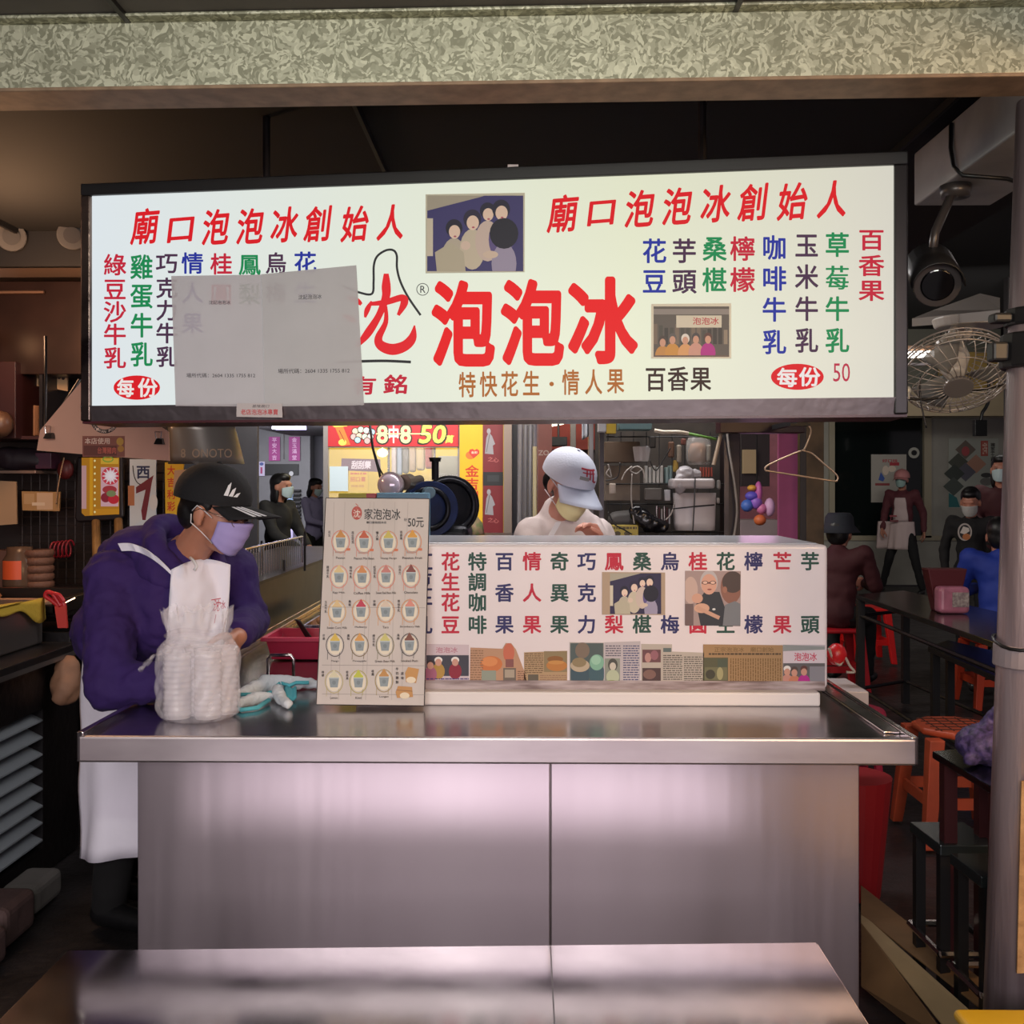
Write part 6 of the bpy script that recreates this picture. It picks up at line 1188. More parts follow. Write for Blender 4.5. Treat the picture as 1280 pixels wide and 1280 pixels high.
c = P(339, 618, 9.0); person("person with black hair, pale mask and black coat behind the black cap's visor", V((c.x+.05, c.y, 0)), 1.57, (.9, -.45, 0), BLK, BLK, .02, dict(ell=(-.22, .1, 1.12), elr=(.22, .16, 1.12), wrl=(-.1, .3, 1.0), wrr=(.1, .34, 1.0), hd=(0, .06, 1.56)), long=True, mask_=BMK)
# ------------------------------------------------------------------ lottery shop across the lane
D8 = 8.2; y8 = P(500, 600, D8).y
o = T('shop_glass_front', V((P(490, 600, D8).x, y8, 0)), 'aluminium framed glass front of the shop across the lane', 'shop front'); ALU = M('aluminium', '#a09c9c', .35, .7)
for x0_, x1_ in ((404, 410), (572, 574.5)):
    b = MB(); b.bb(*bx3(x0_, 500, x1_, 830, D8, .05)); b.build('mullion', ALU, o)
b = MB(); b.bb(*bx3(410, 558, 572, 559.5, D8, .04)); b.build('transom', ALU, o)
b = MB(); b.bb(*bx3(410, 560, 572, 830, D8+.02, .006)); b.build('pane', M('shop_glass', '#e8ecec', .03, alpha=.12), o)
o, y_ = flat('red_banner', rc(410, 530, 573, 558), 8.19, M('red_banner', '#b8202c', .5), 'red lottery banner with yellow numerals across the top of the shop glass', 'banner')
A_ = artp(y_); Ye = '#e4cc58'
A_.poly([(418, 532), (428, 531), (432, 541), (438, 556), (428, 557), (424, 546)], '#c87830'); A_.el(428, 553, 5, 4, Ye); A_.poly([(415, 532), (434, 531), (434, 533), (418, 534)], Ye); A_.stroke([(424, 538), (431, 552)], 1, '#8c2a18')
for i, (x_, yy) in enumerate(((444, 539), (451, 537), (458, 538), (465, 540), (442, 546), (449, 545), (456, 546), (463, 546), (447, 550), (459, 551))): A_.el(x_, yy, 4.6, 4.6, '#161414'); A_.el(x_, yy, 3.6, 3.6, ['#e8c8b0', '#c8d8c0', '#e8e0e0', '#a8c8e0', '#d8a8a8'][i % 5])
for tx, x0_, x1_ in (('8', 472, 484), ('8', 501, 513)): A_.word(tx, x0_-.8, 531.5, x1_+.8, 554.5, '#161414', .09); A_.word(tx, x0_, 532.5, x1_, 553.5, '#e4d8a0', .05)
A_.ch('中', 492, 543, 14, 22, '#d8d8d4', .05); A_.word('50', 523, 531, 556, 554.5, '#161414', .09, .15); A_.word('50', 524, 532, 555, 553.5, '#dcd860', .05, .15); A_.ch('萬', 562, 549, 10, 10, '#dcd860', .05, .2); A_.rect(470, 541.5, 538, 543, '#f4d8a0'); A_.out('lettering', PRINT, o)
bxo('shop_back_wall', 405, 500, 640, 850, 10.5, .1, M('yellow_shop_wall', '#c8a420', .6, var=.15, vs=1.5), 'yellow back wall inside the lottery shop', 'wall')
o, y_ = flat('purple_sign', [(426, 588), (476, 590), (475, 574), (427, 573)], 8.235, M('purple_sign', '#5c2048', .5), 'purple sign with white lettering inside the shop glass', 'sign'); A_ = artp(y_); A_.word('刮刮樂', 439, 576, 463, 586, '#d8c8d8', .06, .1); A_.out('lettering', PRINT, o)
o, y_ = flat('yellow_poster', rc(436, 588, 460, 614), 8.235, M('yellow_poster', '#d0a828', .5), 'small yellow poster with red characters beside the white notice', 'poster'); A_ = artp(y_); A_.word('招口喜', 438, 596, 457, 602, '#b85020', .05); A_.lines(438, 590, 458, 594, 4, '#b85020', rg, w=.6); A_.lines(439, 605, 455, 611, 5, '#b88020', rg, w=.6); A_.out('lettering', PRINT, o)
flat('white_notice', rc(412, 583, 435, 614), 8.205, M('pale_blue_notice', '#b8c8d4', .5), 'pale notice sheet on the lower left of the shop glass', 'paper')
o = T('clothes_rail', P(515, 700, 9.7), 'thin steel rail carrying garments inside the lottery shop', 'rail')
b = MB(); b.tube([P(486, 557.5, 9.65), P(543, 557.5, 9.65)], .012, 6); b.build('bar', CHROME, o)
for x_ in (486, 543): b = MB(); q_ = P(x_, 557.5, 9.65); b.cyl(V((q_.x, q_.y, 0)), q_, .012, n=6); b.build('upright', CHROME, o)
for i, (x0_, x1_, c_) in enumerate(((489, 495, '#b8a8b0'), (496, 502, '#8c94b0'), (503, 510, '#6c6468'), (511, 519, '#9c8474'), (520, 530, '#a8906c'), (531, 540, '#8c3434'))):
    bxo('hanging_garment', x0_, 558, x1_, 596-i*2, 9.6, .1, M('garment'+c_[1:], c_, .8), ['pinkish', 'blue-grey', 'dark grey', 'tan', 'ochre', 'dull red'][i]+' garment in the row hanging inside the lottery shop', 'garment', 'garments hanging inside the shop', bev=.02)
b = MB(); b.ell(P(478, 566, 9), (.05, .05, .04), None, 10); b.cyl(P(478, 566, 9), V((P(478, 566, 9).x, P(478, 566, 9).y, 3.6)), .006, n=5); o = b.build('shop_lamp', M('shop_lamp', '#ffe0a0', .4, emit=4), smooth=True); tag(o, 'small warm lamp inside the shop glass', 'lamp')
bxo('cream_machine', 548, 570, 573, 812, 9.0, .5, M('cream_machine', '#a8a090', .5), 'cream vending cabinet inside the right of the shop glass', 'cabinet')
o, y_ = flat('yellow_shop_banner', rc(574.5, 510, 603, 835), 8.1, M('yellow_shop_banner', '#d0a41c', .5, var=.06), 'tall yellow banner with red characters behind the shaving machine', 'banner')
A_ = artp(y_); A_.column('金吉利彩券', 590, (589, 605, 621, 637, 653), 17, 15, '#b83418', .04); A_.el(588, 569, 6, 5, '#c86828'); A_.poly([(592, 573), (586, 566), (587, 562), (591, 561), (593, 563), (596, 561), (599, 563), (599, 567)], '#b8342c'); A_.word('金彩', 589, 564, 597, 567, '#e8c8b0', .03); A_.out('lettering', PRINT, o)
b = MB(); b.lathe([(.0, 0), (.06, 0), (.05, .06), (.02, .1), (0, .105)], P(592, 668, 5.6), 16); o = b.build('green_pack', M('green_snack_pack', '#7c9c5c', .5, hex2='#c8a888', vs=30), smooth=True); tag(o, 'green and pink snack pack standing at the foot of the yellow banner', 'packet')
bxo('pack_shelf', 575, 669, 640, 673, 5.6, .3, DARKSTEEL, 'narrow dark shelf just behind the white chest', 'shelf')
o, y_ = flat('maroon_poster', rc(603.5, 510, 629, 835), 8.1, M('maroon_poster', '#6c1a24', .5, var=.1), 'dark red poster strip with grey statue pictures right of the yellow banner', 'poster'); A_ = artp(y_)
A_.rect(604, 590, 629, 607, '#1c1c22'); A_.rect(609, 594, 624, 602, '#2c2e34')
for yy in (537, 613): A_.el(611, yy+2, 2.4, 3.5, '#8c8890'); A_.poly([(606, yy+30), (608, yy+10), (611, yy+3), (615, yy+8), (619, yy+18), (616, yy+20), (617, yy+31)], '#86828a'); A_.stroke([(612, yy+6), (608, yy+28)], 1, '#5c585c'); A_.ch('之', 613, yy+37, 7, 6, '#a85c5c', .02); A_.ch('心', 620, yy+38, 7, 6, '#a85c5c', .02)
A_.out('printed_picture', PRINT, o)
bxo('steel_pillar', 629.5, 500, 640, 850, 7.9, .1, M('warm_pillar', '#8f8078', .35, .6), 'slim steel pillar right of the dark red poster', 'pillar')
bxo('dark_door', 640, 500, 668, 850, 8.3, .05, M('dark_blue_door', '#2c2c34', .4), 'dark doorway behind the plastic strip curtain', 'door')
b = MB()
def cur(u_, v_):
    px = 645+26*u_-(0 if v_ < .5 else (v_-.5)*4*u_); a = .06*sin(u_*28)+.03*sin(u_*53+v_*3); c = P(px+(1-v_)*2, 520+325*v_, 7.4+a); return c
b.grid(cur, 60, 14); o = b.build('strip_curtain', M('clear_strips', '#a8a4ac', .15, alpha=.4, bump=.4, bs=12, stretch=(3, 3, .3)), smooth=True); tag(o, 'gathered clear plastic curtain beside the vendor in white', 'curtain')
bxo('yellow_edge', 666, 558, 671, 850, 7.6, .03, M('pale_yellow_edge', '#c8b478', .5), 'pale yellow upright edge at the right of the plastic curtain', 'strip')
o, y_ = flat('brown_shop_panel', rc(671, 490, 690, 838), 8.0, M('brown_red_panel', '#5c2a24', .5, var=.2), 'brown-red panel with faded letters left of the white cap', 'panel'); A_ = artp(y_); A_.word('ZO', 673, 563, 686, 569, '#7c6c68', .04); A_.out('lettering', PRINT, o)
bxo('red_awning', 688, 500, 745, 562, 12, .2, M('red_awning', '#b04438', .6, var=.3, vs=3), 'red awning across the lane above the white cap', 'awning'); bxo('pale_backdrop', 640, 562, 760, 760, 12.2, .2, M('mid_backdrop', '#54484c', .7, var=.4, vs=2), 'dim shop wall across the lane behind the vendor in white', 'wall')
b = MB(); b.tube([P(688, 530, 11), P(704, 527, 11)], .03, 8); b.cyl(P(696, 528, 11), V((P(696, 528, 11).x, P(696, 528, 11).y, 3.6)), .008, n=5); o = b.build('tube_light', M('tube_white', '#fff4d8', .4, emit=4)); tag(o, 'short white tube light above the white cap', 'tube light')
bxo('black_camera_box', 688, 546, 709, 557, 9, .2, BLACKP, 'black box hanging above the left of the white cap', 'box'); q_ = P(698, 547, 9.1); b = MB(); b.cyl(q_, V((q_.x, q_.y, 3.6)), .01, n=6); b.build('rod', DARKSTEEL, bpy.data.objects['black_camera_box']); bxo('grey_pole', 713, 480, 720, 818, 8.8, .05, M('grey_pole', '#77706c', .4, .3), 'grey pole behind the white cap', 'pole')
b = MB(); b.grid(lambda u_, v_: P(728+9*u_, 526+24*v_-6*u_, 5.03+.02*sin(u_*9)), 12, 6); o = b.build('white_rag', M('white_rag', '#b8bcc4', .8), smooth=True, thick=.006); tag(o, 'white rag hanging by the door frame above the white cap', 'cloth')
bxo('door_frame_post', 736, 500, 742, 850, 5.0, .08, ALU, 'pale aluminium upright between the white cap and the wire rack', 'frame')
# ------------------------------------------------------------------ right side: wall, windows, diners
YW = P(1130, 620, 15).y
b = MB(); x0w = P(1028, 600, 15).x; x1w = P(1420, 600, 15).x; zW = P(1130, 520, 15).z; zs = P(1130, 672, 15).z; xm = P(1156, 600, 15).x
wl = MB(); wl.bb((x0w, YW, 0), (x1w, YW+.15, zs)); wl.bb((xm, YW, zs), (x1w, YW+.15, zW)); wl.bb((x0w, YW, zs), (P(1040, 600, 15).x, YW+.15, zW)); wl.bb((x0w, YW, zW), (x1w, YW+.15, 3.6)); WR = S(wl.build('wall_right', M('grey_white_wall', '#9a9890', .6, var=.08)))
wi = MB(); wi.bb((P(1040, 0, 15).x, YW+.03, zs), (xm, YW+.05, zW)); WI = S(wi.build('window_1', M('dark_glass', '#141a1a', .08)))
for a_, c_ in (((P(1036, 0, 15).x, zs), (P(1043, 0, 15).x, zW)), ((P(1154, 0, 15).x, zs), (P(1163, 0, 15).x, zW)), ((x0w, zs-.04), (x1w, zs+.03)), ((x0w, zW-.03), (x1w, zW+.02))):
    b = MB(); b.bb((a_[0], YW-.04, a_[1]), (c_[0], YW+.04, c_[1])); b.build('window_frame', M('cream_frame', '#9c9480', .5), WI)
b = MB(); b.bb((x0w, YW-.02, 0), (x1w, YW, P(0, 731, 15).z)); S(b.build('baseboard_right', BLACK))
bxo('fascia', 1095, 486, 1300, 520, 13.2, .2, M('cream_fascia', '#a8987c', .6, var=.1), 'cream fascia strip above the far windows', 'fascia'); bxo('yellow_fascia', 1180, 440, 1300, 500, 13.6, .2, M('yellow_fascia', '#a88c4c', .6), 'yellowish wall panel above the far windows behind the fan', 'panel')
o, y_ = flat('wall_poster', rc(1089, 568, 1133, 628), DY(1089, YW-.012), M('poster_white', '#a8a49c', .6), 'white poster with red and blue print on the dark window', 'poster'); A_ = artp(y_)
A_.word('好口味', 1103, 574, 1122, 578, '#a8303c', .05); A_.rect(1112, 578, 1124, 582, '#a8303c'); A_.el(1107, 588, 4, 6, '#d8c8b8'); A_.el(1115, 586, 5, 4, '#d8c8b8'); A_.poly([(1098, 600), (1101, 590), (1106, 598), (1104, 602)], '#3858a8'); A_.rect(1094, 604, 1112, 607, '#8c3c40'); A_.out('print', PRINT, o)
b = MB(); q_ = P(1142.5, 566, DY(1142.5, YW+.018)); b.cyl(q_, q_+V((0, .012, 0)), .08, n=20); o = b.build('round_sticker', M('round_sticker', '#b0b0a8', .5)); tag(o, 'round pale sticker at the upper right of the dark window', 'sticker'); b = MB(); b.cyl(q_-V((0, .01, 0)), q_, .04, n=16); b.build('dark_mark', BLACK, o)
o, y_ = flat('wall_poster', rc(1186, 548, 1248, 635), DY(1186, YW-.012), M('poster_grey', '#a0a49c', .6), 'large poster of diamond pictures on the grey wall by the right post', 'poster'); A_ = artp(y_)
for x_, yy, c_ in ((1207, 562, '#6c6058'), (1198, 578, '#4c5048'), (1220, 580, '#b08470'), (1207, 590, '#5c5c68'), (1193, 592, '#3c4440'), (1192, 608, '#4c5450')): A_.poly([(x_-13, yy), (x_, yy+12), (x_+13, yy), (x_, yy-12)], c_)
A_.el(1207, 564, 5, 6, '#a84c50'); A_.rect(1226, 551, 1235, 570, '#a84c40'); A_.word('古早味', 1228, 553, 1234, 568, '#d8c0b0', .03); A_.column('獨家手工創意料理', 1241, [556+i*4.6 for i in range(8)], 5.5, 4.6, '#2c2c2c', .05); A_.poly([(1186, 634), (1200, 634), (1196, 622), (1186, 616)], '#2c6c70'); A_.el(1233, 594, 7, 3, '#3c3c3c'); A_.el(1233, 602, 8, 5, '#6c6c68'); A_.out('print', PRINT, o)
o = bxo('black_adapter', 1219, 525, 1234, 545, 12.5, .08, BLACKP, 'black power box hanging on its cable before the far wall', 'power box'); b = MB(); b.tube(smooth([tuple(P(x_, yy, 12.5)) for x_, yy in ((1226, 526), (1228, 516), (1233, 508), (1236, 495), (1236, 440), (1236, 387))]), .02, 6); b.build('cable', BLACKP, o, smooth=True)
b = MB(); p_ = P(1124, 444, 9.2); b.cyl(P(1118, 444, 9.2), P(1180, 442, 9.2), .03, n=10); o = b.build('tube_light', M('tube_bright', '#fff6ee', .4, emit=5)); tag(o, 'bright white tube light right of the sign', 'tube light')
b = MB(); b.bb(*bx3(1116, 432, 1182, 437, 9.2, .1)); b.build('fitting', M('warm_fitting', '#b89478', .5), o)
for x_ in (1122, 1176): b = MB(); q_ = P(x_, 434, 9.25); b.cyl(q_, V((q_.x, q_.y, 3.6)), .008, n=5); b.build('hanger_rod', DARKSTEEL, o)
b = MB(); b.tube([P(1128, 455.5, 9.1), P(1165, 455, 9.1)], .012, 6); b.build('reflector_edge', WHITE, o)
bxo('grey_awning_panel', 1100, 411, 1250, 492, 14, .1, M('grey_green_panel', '#66665c', .7), 'grey-green panel behind the fan', 'panel')
# hanging fan
fc = P(1198, 484, 3.25); fn_ = T('ceiling_fan', fc, 'white wire-caged fan hanging face-down to the right of the sign', 'fan'); FW_ = M('fan_wire', '#a8a098', .35, .5); FP = M('fan_white_plastic', '#b8b2a8', .4)
ax_ = V((-.10, -.62, -.78)).normalized(); RF = orient(ax_); up_ = -ax_
ctr = fc - ax_*.0
def fp(r, a_, h_): return ctr + RF @ V((r*cos(a_), r*sin(a_), 0)) + ax_*h_
for r_, h_ in ((.17, -.06), (.165, -.045), (.168, -.075), (.12, -.012), (.17, -.09)):
    b = MB(); b.tube([fp(r_, i*2*pi/40, h_) for i in range(40)], .003 if r_ > .15 else .002, 6, closed=True); b.build('cage_ring', FW_, fn_, smooth=True)
for i in range(28):
    a_ = i*2*pi/28; b = MB(); b.tube([fp(.04, a_, .002), fp(.09, a_+.12, -.003), fp(.13, a_+.22, -.016), fp(.16, a_+.3, -.04), fp(.17, a_+.33, -.07), fp(.15, a_+.33, -.11), fp(.07, a_+.33, -.13)], .0018, 4); b.build('cage_wire', FW_, fn_, smooth=True)
b = MB(); b.cyl(fp(0, 0, .006), fp(0, 0, -.008), .045, .045, 28); b.build('cage_badge', M('fan_badge', '#8a8480', .35, .5), fn_, bev=.003)
for i in range(3):
    b = MB()
    def bl_(u_, v_, i=i): r = .03+.115*v_; a_ = i*2*pi/3+(u_-.5)*(1.0-.1*v_); return fp(r, a_, -.06+.03*(u_-.5))
    b.grid(bl_, 8, 6); b.build('blade', M('fan_blade', '#8c8c88', .3, alpha=.8), fn_, smooth=True, thick=.002)
b = MB(); b.cyl(fp(0, 0, -.05), fp(0, 0, -.12), .03, .05, 20); b.cyl(fp(0, 0, -.12), fp(0, 0, -.2), .055, .045, 20); b.build('motor', FP, fn_, bev=.008)
m_ = fp(0, 0, -.18); mt_ = P(1212, 405, 3.45)
b = MB(); b.tube([m_, m_+V((.03, .02, .05)), mt_+V((-.01, 0, -.05)), mt_], .014, 8); b.tube([P(1186, 430, 3.4), P(1190, 415, 3.4), mt_+V((-.04, 0, 0))], .012, 8); b.build('arm', FP, fn_, smooth=True)
b = MB(); b.cyl(mt_+V((0, 0, -.012)), mt_+V((0, 0, .02)), .11, .12, 30); b.build('mount_disc', M('mount_disc', '#c8c4bc', .4), fn_, bev=.006)
b = MB(); b.prism([P(1140, 408, 3.9), P(1250, 400, 3.0), P(1250, 385, 3.0), P(1225, 378, 3.4), P(1165, 398, 3.9)], (0, 0, .03)); o = b.build('bracket_plate', M('grey_bracket', '#77706a', .5, .3)); tag(o, 'grey metal plate the fan hangs from', 'plate')
b = MB(); b.tube(smooth([tuple(P(x_, yy, 3.3)) for x_, yy in ((1128, 498), (1160, 499), (1200, 492), (1240, 484), (1262, 480))]), .004, 5); b.tube(smooth([tuple(P(x_, yy, 3.3)) for x_, yy in ((1150, 470), (1151, 500), (1158, 535))]), .003, 5); o = b.build('loose_cable', BLACKP, smooth=True); tag(o, 'thin black cables strung behind the fan cage', 'cable')
b = MB(); b.ell(P(1134, 488, 3.3), (.013, .012, .015), None, 10); b.cyl(P(1134, 499, 3.3), P(1134, 490, 3.3), .008, n=8); o = b.build('small_bulb', M('small_bulb', '#b8b8b0', .3)); tag(o, 'tiny pale bulb beside the lower right corner of the sign', 'bulb')
# people on the right
MAR = M('dark_red_jacket', '#3c0e16', .8, var=.1); NVH = M('bucket_hat', '#22262f', .85)
c = P(1044, 690, 7.3)
seat = dict(pel=(0, 0, .55), ch=(0, .05, .86), nk=(0, .06, 1.0), hd=(0, .1, 1.11), shl=(-.19, .04, .97), shr=(.19, .04, .97), ell=(-.25, .12, .74), elr=(.25, .12, .74), wrl=(-.12, .32, .74), wrr=(.12, .32, .74), hpl=(-.1, .02, .53), hpr=(.1, .02, .53), knl=(-.13, .38, .5), knr=(.13, .38, .5), anl=(-.13, .36, .09), anr=(.13, .36, .09))
def stool(loc, label, m, s=1.0, name='plastic_stool', group=None, hex_=False):
    o = T(name, loc, label, 'stool', group); c = V(loc); h_ = .45*s; r = .155*s; n = 4 if not hex_ else 8
    b = MB()
    if hex_: prof = [c+V((r*1.08*cos(pi/8+i*pi/4), r*1.08*sin(pi/8+i*pi/4), h_-.03)) for i in range(8)]
    else: prof = [c+V((sx*r, sy*r, h_-.03)) for sx, sy in ((-1, -1), (1, -1), (1, 1), (-1, 1))]
    b.prism(prof, (0, 0, .03)); b.build('seat', m, o, bev=.012, seg=3)
    for sx in (-1, 1):
        for sy in (-1, 1):
            b = MB(); t1 = c+V((sx*(r-.025), sy*(r-.025), h_-.03)); t0 = c+V((sx*(r+.02), sy*(r+.02), 0)); w = .03*s
            b.add([t1+V((-w, -w, 0)), t1+V((w, -w, 0)), t1+V((w, w, 0)), t1+V((-w, w, 0)), t0+V((-w*.7, -w*.7, 0)), t0+V((w*.7, -w*.7, 0)), t0+V((w*.7, w*.7, 0)), t0+V((-w*.7, w*.7, 0))], [(0, 1, 2, 3), (7, 6, 5, 4), (0, 4, 5, 1), (1, 5, 6, 2), (2, 6, 7, 3), (3, 7, 4, 0)]); b.build('leg', m, o, bev=.004)
    for sx, sy in ((1, 0), (-1, 0), (0, 1), (0, -1)):
        b = MB(); q = r-.0; b.box(c+V((sx*q, sy*q, h_*.38)), ((.012 if sx else 2*q), (.012 if sy else 2*q), .045*s)); b.build('rail', m, o)
    return o
REDP = M('red_stool_plastic', '#a81420', .4); ORP = M('orange_stool_plastic', '#b04828', .5, var=.25, vs=9)
t_, hm_, tr_2, sh_, J_, m0_, k_ = person('person in dark red jacket and blue-grey bucket hat seated right of the chest', V((c.x, c.y, 0)), 1.7, (.55, .83, 0), MAR, BLK, .018, seat, mask_=None)
q = lambda x, y, z: hm_ @ V((x, y, z)); b = MB()
b.grid(lambda u_, v_: q(*(lambda r, z, a_: (r*cos(a_), -.005+r*1.15*sin(a_), z))([.001, .075, .095, .102, .145][int(v_*4+.01)], [.15, .148, .12, .06, .01][int(v_*4+.01)], u_*2*pi)), 26, 5, wrap=True); b.build('bucket_hat', NVH, t_, smooth=True, thick=.004)
stool((c.x, c.y, 0), 'red plastic stool under the person in the bucket hat', REDP)
c = P(1128, 600, 13.85); CAPP = M('pink_cap', '#b47878', .7)
t_, hm_, tr_2, sh_, J_, m0_, k_ = person('waiting person in pink cap and white apron striding left past the dark window', V((c.x, c.y, 0)), 1.66, (-.55, -.83, 0), M('plum_shirt', '#54242c', .8), BLK, .018,
   dict(anl=(.30, -.12, .09), knl=(.16, .05, .5), hpl=(.05, 0, .9), anr=(-.30, .18, .1), knr=(-.2, .16, .5), hpr=(-.08, 0, .9), ell=(-.25, -.1, 1.12), wrl=(-.28, -.02, .86), elr=(.24, .0, 1.1), wrr=(.24, .1, .9)), mask_=M('teal_mask', '#8ca8a4', .6))
capped(hm_, CAPP, t_, 1.12, .07); apron_on(t_, sh_, m0_, k_, M('apron_pinkwhite', '#c0acac', .8), zb=.62)
A_ = Art(m0_ @ V((0, .19, 1.12)), m0_.to_3x3() @ V((0, 1, 0))); A_.rect(1112, 644, 1121, 646, '#8c3440'); A_.rect(1113, 650, 1123, 652.5, '#6c3038'); A_.stroke([(1114, 644), (1113, 651)], .8, '#8c3440'); A_.out('apron_print', PRINT, t_)
c = P(1214, 626, 8.6); t_, hm_, tr_2, sh_, J_, m0_, k_ = person('child in black top with a round badge and white mask, standing before the grey wall', V((c.x, c.y, 0)), 1.42, (-.55, -.83, 0), BLK, BLK, .016, dict(ell=(-.3, .02, 1.1), wrl=(-.38, .02, .86), elr=(.26, 0, 1.1)), mask_=M('white_mask', '#b4b4b0', .6), headdir=(0, 1, -.35), child=1.12)
A_ = Art(P(1206, 665, 8.38), (-.2, -1, 0)); A_.el(1206, 665, 9, 11, '#a8a09a', 28); A_.el(1206, 665, 7, 9, '#1c1a1c', 28); A_.poly([(1200, 666), (1204, 658), (1211, 660), (1212, 664), (1206, 668)], '#c8c0b8'); A_.el(1208, 671, 5, 4, '#b06c3c'); A_.out('round_badge', PRINT, t_)
c = P(1252, 608, 9.1); person('adult in dark red jacket and pale mask behind the child beside the post', V((c.x, c.y, 0)), 1.72, (-.5, -.86, 0), MAR, BLK, .018, dict(elr=(.2, .1, 1.12), wrr=(.02, .3, 1.1), ell=(-.24, .08, 1.14), wrl=(-.2, .3, 1.1)), mask_=BMK, long=True)
c = P(1252, 700, 6.8); person('seated person in bright blue jacket bent forward behind the steel post', V((c.x, c.y, 0)), 1.7, (.3, .95, 0), M('bright_blue_jacket', '#16308c', .7), BLK, .018, seat)
stool((c.x-.06, c.y, 0), 'orange-red plastic stool under the person in the bright blue jacket', M('orange_red_stool', '#b83c1c', .45))
# tables
def frame_table(name, label, cs, z, th, top, leg, lw=.02, rails=()):
    cen = sum((V(p) for p in cs), V())/4; o = T(name, (cen.x, cen.y, 0), label, 'table'); b = MB(); b.prism([V((p.x, p.y, z-th)) for p in cs], (0, 0, th)); b.build('table_top', top, o, bev=.003)
    for p in cs:
        q = V((p.x, p.y, 0))+(V((cen.x, cen.y, 0))-V((p.x, p.y, 0))).normalized()*.05; b = MB(); b.bb((q.x-lw, q.y-lw, 0), (q.x+lw, q.y+lw, z-th)); b.build('leg', leg, o)
    for zr in rails:
        for i in range(4):
            p0_ = cs[i]; p1_ = cs[(i+1) % 4]; a_ = V((p0_.x, p0_.y, zr)); c_ = V((p1_.x, p1_.y, zr)); s_ = V((cen.x, cen.y, zr)); a_ += (s_-a_).normalized()*.05; c_ += (s_-c_).normalized()*.05
            b = MB(); b.cyl(a_, c_, .012, n=6); b.build('rail', leg, o)
    return o
TT = M('dull_table_top', '#6c6a68', .18, .9, var=.3); BL = M('black_leg', '#121012', .5)
frame_table('dining_table', 'long steel-topped dining table carrying the pink tissue pack', [PZ(1070, 743, .75), PZ(1270, 812, .75), PZ(1280, 772, .75), PZ(1130, 738, .75)], .75, .03, TT, BL, .022, (.62, .15))
frame_table('dark_bench', 'dark framed bench under the long dining table', [PZ(1160, 808, .55), PZ(1255, 850, .55), PZ(1262, 818, .55), PZ(1185, 800, .55)], .55, .03, M('dark_top', '#2c2c2e', .3, .5), BL, .02, (.1,))
MT = M('maroon_leg', '#4c2226', .45, .3)
frame_table('side_table', 'small steel side table by the post with a purple bag on it', [PZ(1165, 939, .7), PZ(1250, 990, .7), PZ(1330, 970, .7), PZ(1225, 933, .7)], .7, .02, M('mirror_top', '#8c9494', .12, 1), MT, .018)
ST2 = M('black_stool_top', '#3c4244', .2, .6)
def box_stool(px, py, z, w_, label, dp=.2):
    a_ = PZ(px, py, z); o = T('steel_stool', (a_.x+w_/2, a_.y-w_*.2, 0), label, 'stool'); cs = [a_, a_+V((.01, -dp, 0)), a_+V((w_+.01, -dp, 0)), a_+V((w_, 0, 0))]
    b = MB(); b.prism([p-V((0, 0, .03)) for p in cs], (0, 0, .03)); b.build('seat', ST2, o, bev=.003)
    for p in cs: q = p+(sum(cs, V())/4-p).normalized()*.03; b = MB(); b.bb((q.x-.014, q.y-.014, 0), (q.x+.014, q.y+.014, z-.03)); b.build('leg', BL, o)
    for i in (0, 1, 2, 3):
        p = cs[i]; q = cs[(i+1) % 4]; b = MB(); b.cyl(V((p.x, p.y, .16)), V((q.x, q.y, .16)), .01, n=6); b.build('rail', CHROME, o)
box_stool(1137, 1027, .46, .16, 'black-framed steel stool at left under the side table'); box_stool(1187, 1066, .46, .2, 'black-framed steel stool beside the post, nearer than its neighbour', .17)
o = stool(tuple(V((PZ(1193, 908, .45).x, PZ(1193, 908, .45).y, 0))), 'worn orange plastic stool with grid-patterned seat in front of the dark bench', ORP, 1.02, hex_=True)
cst = ORG[o.name]
for i in range(5):
    for ax2 in (0, 1):
        b = MB(); k_ = (i-2)*.05; p0_ = cst+V((k_, -.12, .4605)); p1_ = cst+V((k_, .12, .4605))
        if ax2: p0_ = cst+V((-.12, k_, .4605)); p1_ = cst+V((.12, k_, .4605))
        b.cyl(p0_, p1_, .0022, n=4); b.build('seat_groove', M('groove_dark', '#3c1c14', .8), o)
stool(tuple(V((PZ(1082, 758, .45).x, PZ(1082, 758, .45).y, 0))), 'bright red plastic stool standing beyond the near end of the dining table', M('bright_red_stool', '#c81414', .4))
b = MB(); c = PZ(1062, 885, .45); o = T('pink_stool', (c.x, c.y, 0), 'round-topped pink-red stool beside the counter end', 'stool'); b.cyl((c.x, c.y, .42), (c.x, c.y, .45), .16, .15, 28); b.build('seat', M('pink_red_plastic', '#a82848', .4), o, bev=.008)
for a_ in range(4): b = MB(); d_ = V((cos(a_*pi/2+.8), sin(a_*pi/2+.8), 0)); b.cyl(V((c.x, c.y, .42))+d_*.11, V((c.x, c.y, 0))+d_*.16, .02, .018, 8); b.build('leg', M('pink_red_plastic', ''), o)
b = MB(); c = PZ(1090, 1020, .0); c = P(1086, 1010, 3.55); o = T('red_bin', (c.x, c.y, 0), 'dark red tapering bin showing behind the counter corner', 'bin'); b.lathe([(.09, 0), (.13, .42)], (c.x-.02, c.y+.1, 0), 20, cap=True); b.build('body', M('dark_red_bin', '#84121c', .5), o, smooth=False)
o = T('tissue_pack', PZ(1195, 768, .75), 'pink plastic tissue pack standing on the dining table', 'tissue pack'); c = ORG[o.name]
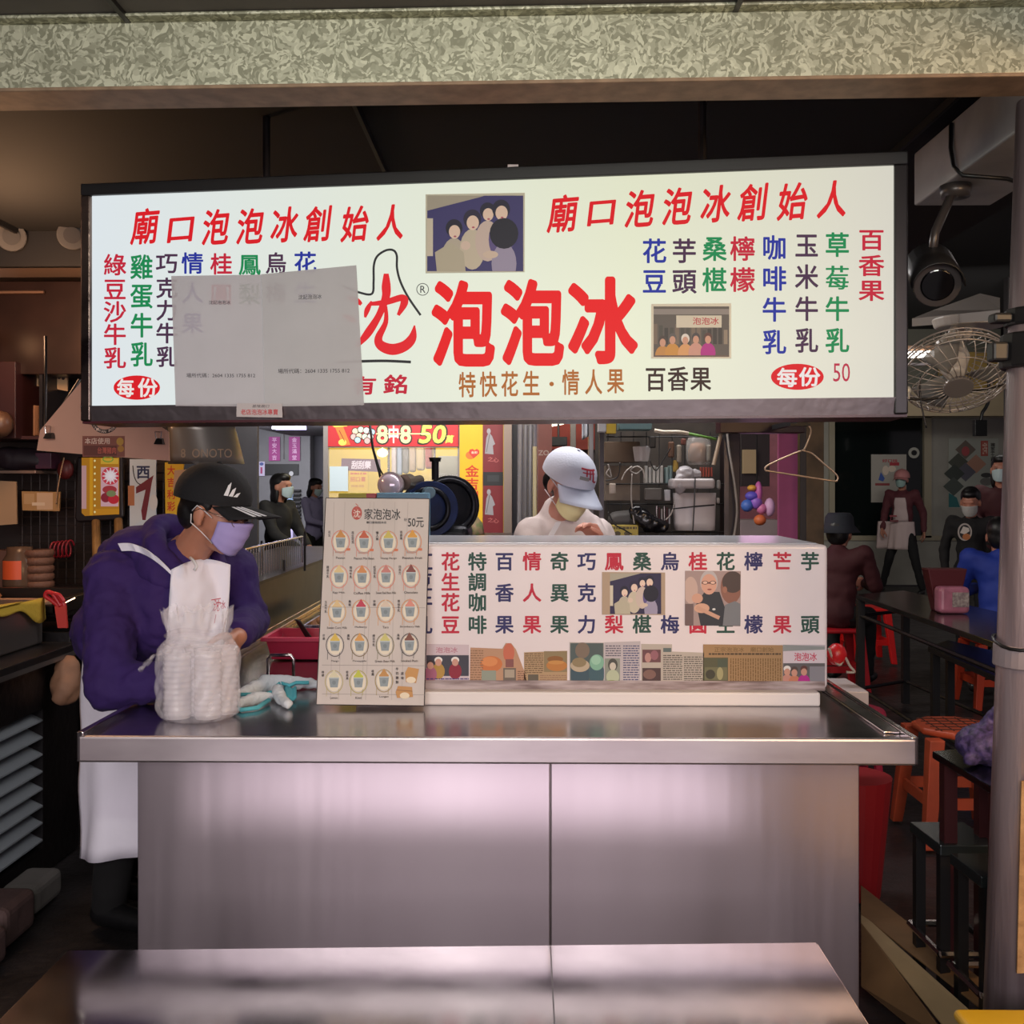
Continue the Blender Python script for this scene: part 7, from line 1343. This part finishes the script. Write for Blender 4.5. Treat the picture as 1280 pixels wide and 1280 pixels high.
b = MB(); b.bb((c.x-.09, c.y, .752), (c.x+.08, c.y+.09, .90)); b.build('wrapper', M('pink_wrapper', '#a8687c', .3, var=.3, vs=14), o, bev=.025, seg=3); b = MB(); b.bb((c.x-.02, c.y-.003, .79), (c.x+.07, c.y+.001, .87)); b.build('printed_panel', M('wrapper_panel', '#a09890', .5, hex2='#6c5c60', vs=60), o)
b = MB(); c2 = c+V((0, .16, 0)); b.add([c2+V(p) for p in ((-.06, -.04, .0), (.06, -.04, .0), (.06, .04, 0), (-.06, .04, 0), (-.11, -.05, .24), (.11, -.05, .24), (.11, .05, .24), (-.11, .05, .24))], [(0, 1, 5, 4), (1, 2, 6, 5), (2, 3, 7, 6), (3, 0, 4, 7), (4, 5, 6, 7), (3, 2, 1, 0)]); o = b.build('chopstick_holder', M('maroon_holder', '#4c1018', .45), bev=.006); tag(o, 'dark red flared box behind the pink tissue pack', 'holder')
pb = PZ(1243, 958, .70); o = blob('purple_bag', [('e', V((pb.x, pb.y+.02, .755)), (.09, .07, .05)), ('c', V((pb.x-.03, pb.y, .74)), V((pb.x-.075, pb.y-.02, .725)), .03, .012), ('c', V((pb.x+.01, pb.y+.02, .77)), V((pb.x+.03, pb.y+.02, .83)), .05, .03)], M('purple_print', '#5a4a84', .6, hex2='#2a2246', vs=70), None, .008, 2, wr=.01, wrs=22); tag(o, 'crumpled purple patterned bag on the side table', 'bag')
b = MB(); c = P(1035, 855, 3.62); b.bb((1.0, 3.5, c.z-.05), (P(1070, 0, 3.62).x, 3.75, c.z)); o = b.build('white_ledge', M('white_ledge_box', '#b8aeb0', .4), bev=.004); tag(o, 'small white box ledge at the right end of the counter', 'ledge')
b = MB(); b.tube(smooth([tuple(P(x_, yy, 3.6)) for x_, yy in ((1036, 810), (1042, 824), (1050, 831), (1056, 822), (1062, 832), (1068, 840), (1058, 840))]), .005, 6); b.build('cable', M('pale_cable', ''), o, smooth=True)
b = MB(); b.ell(P(1046, 818, 3.62), (.035, .035, .04), None, 14); o = b.build('red_cup', RED, smooth=True); tag(o, 'red round cap above the white ledge', 'cup')
# one evenly dark wall right of the wooden post
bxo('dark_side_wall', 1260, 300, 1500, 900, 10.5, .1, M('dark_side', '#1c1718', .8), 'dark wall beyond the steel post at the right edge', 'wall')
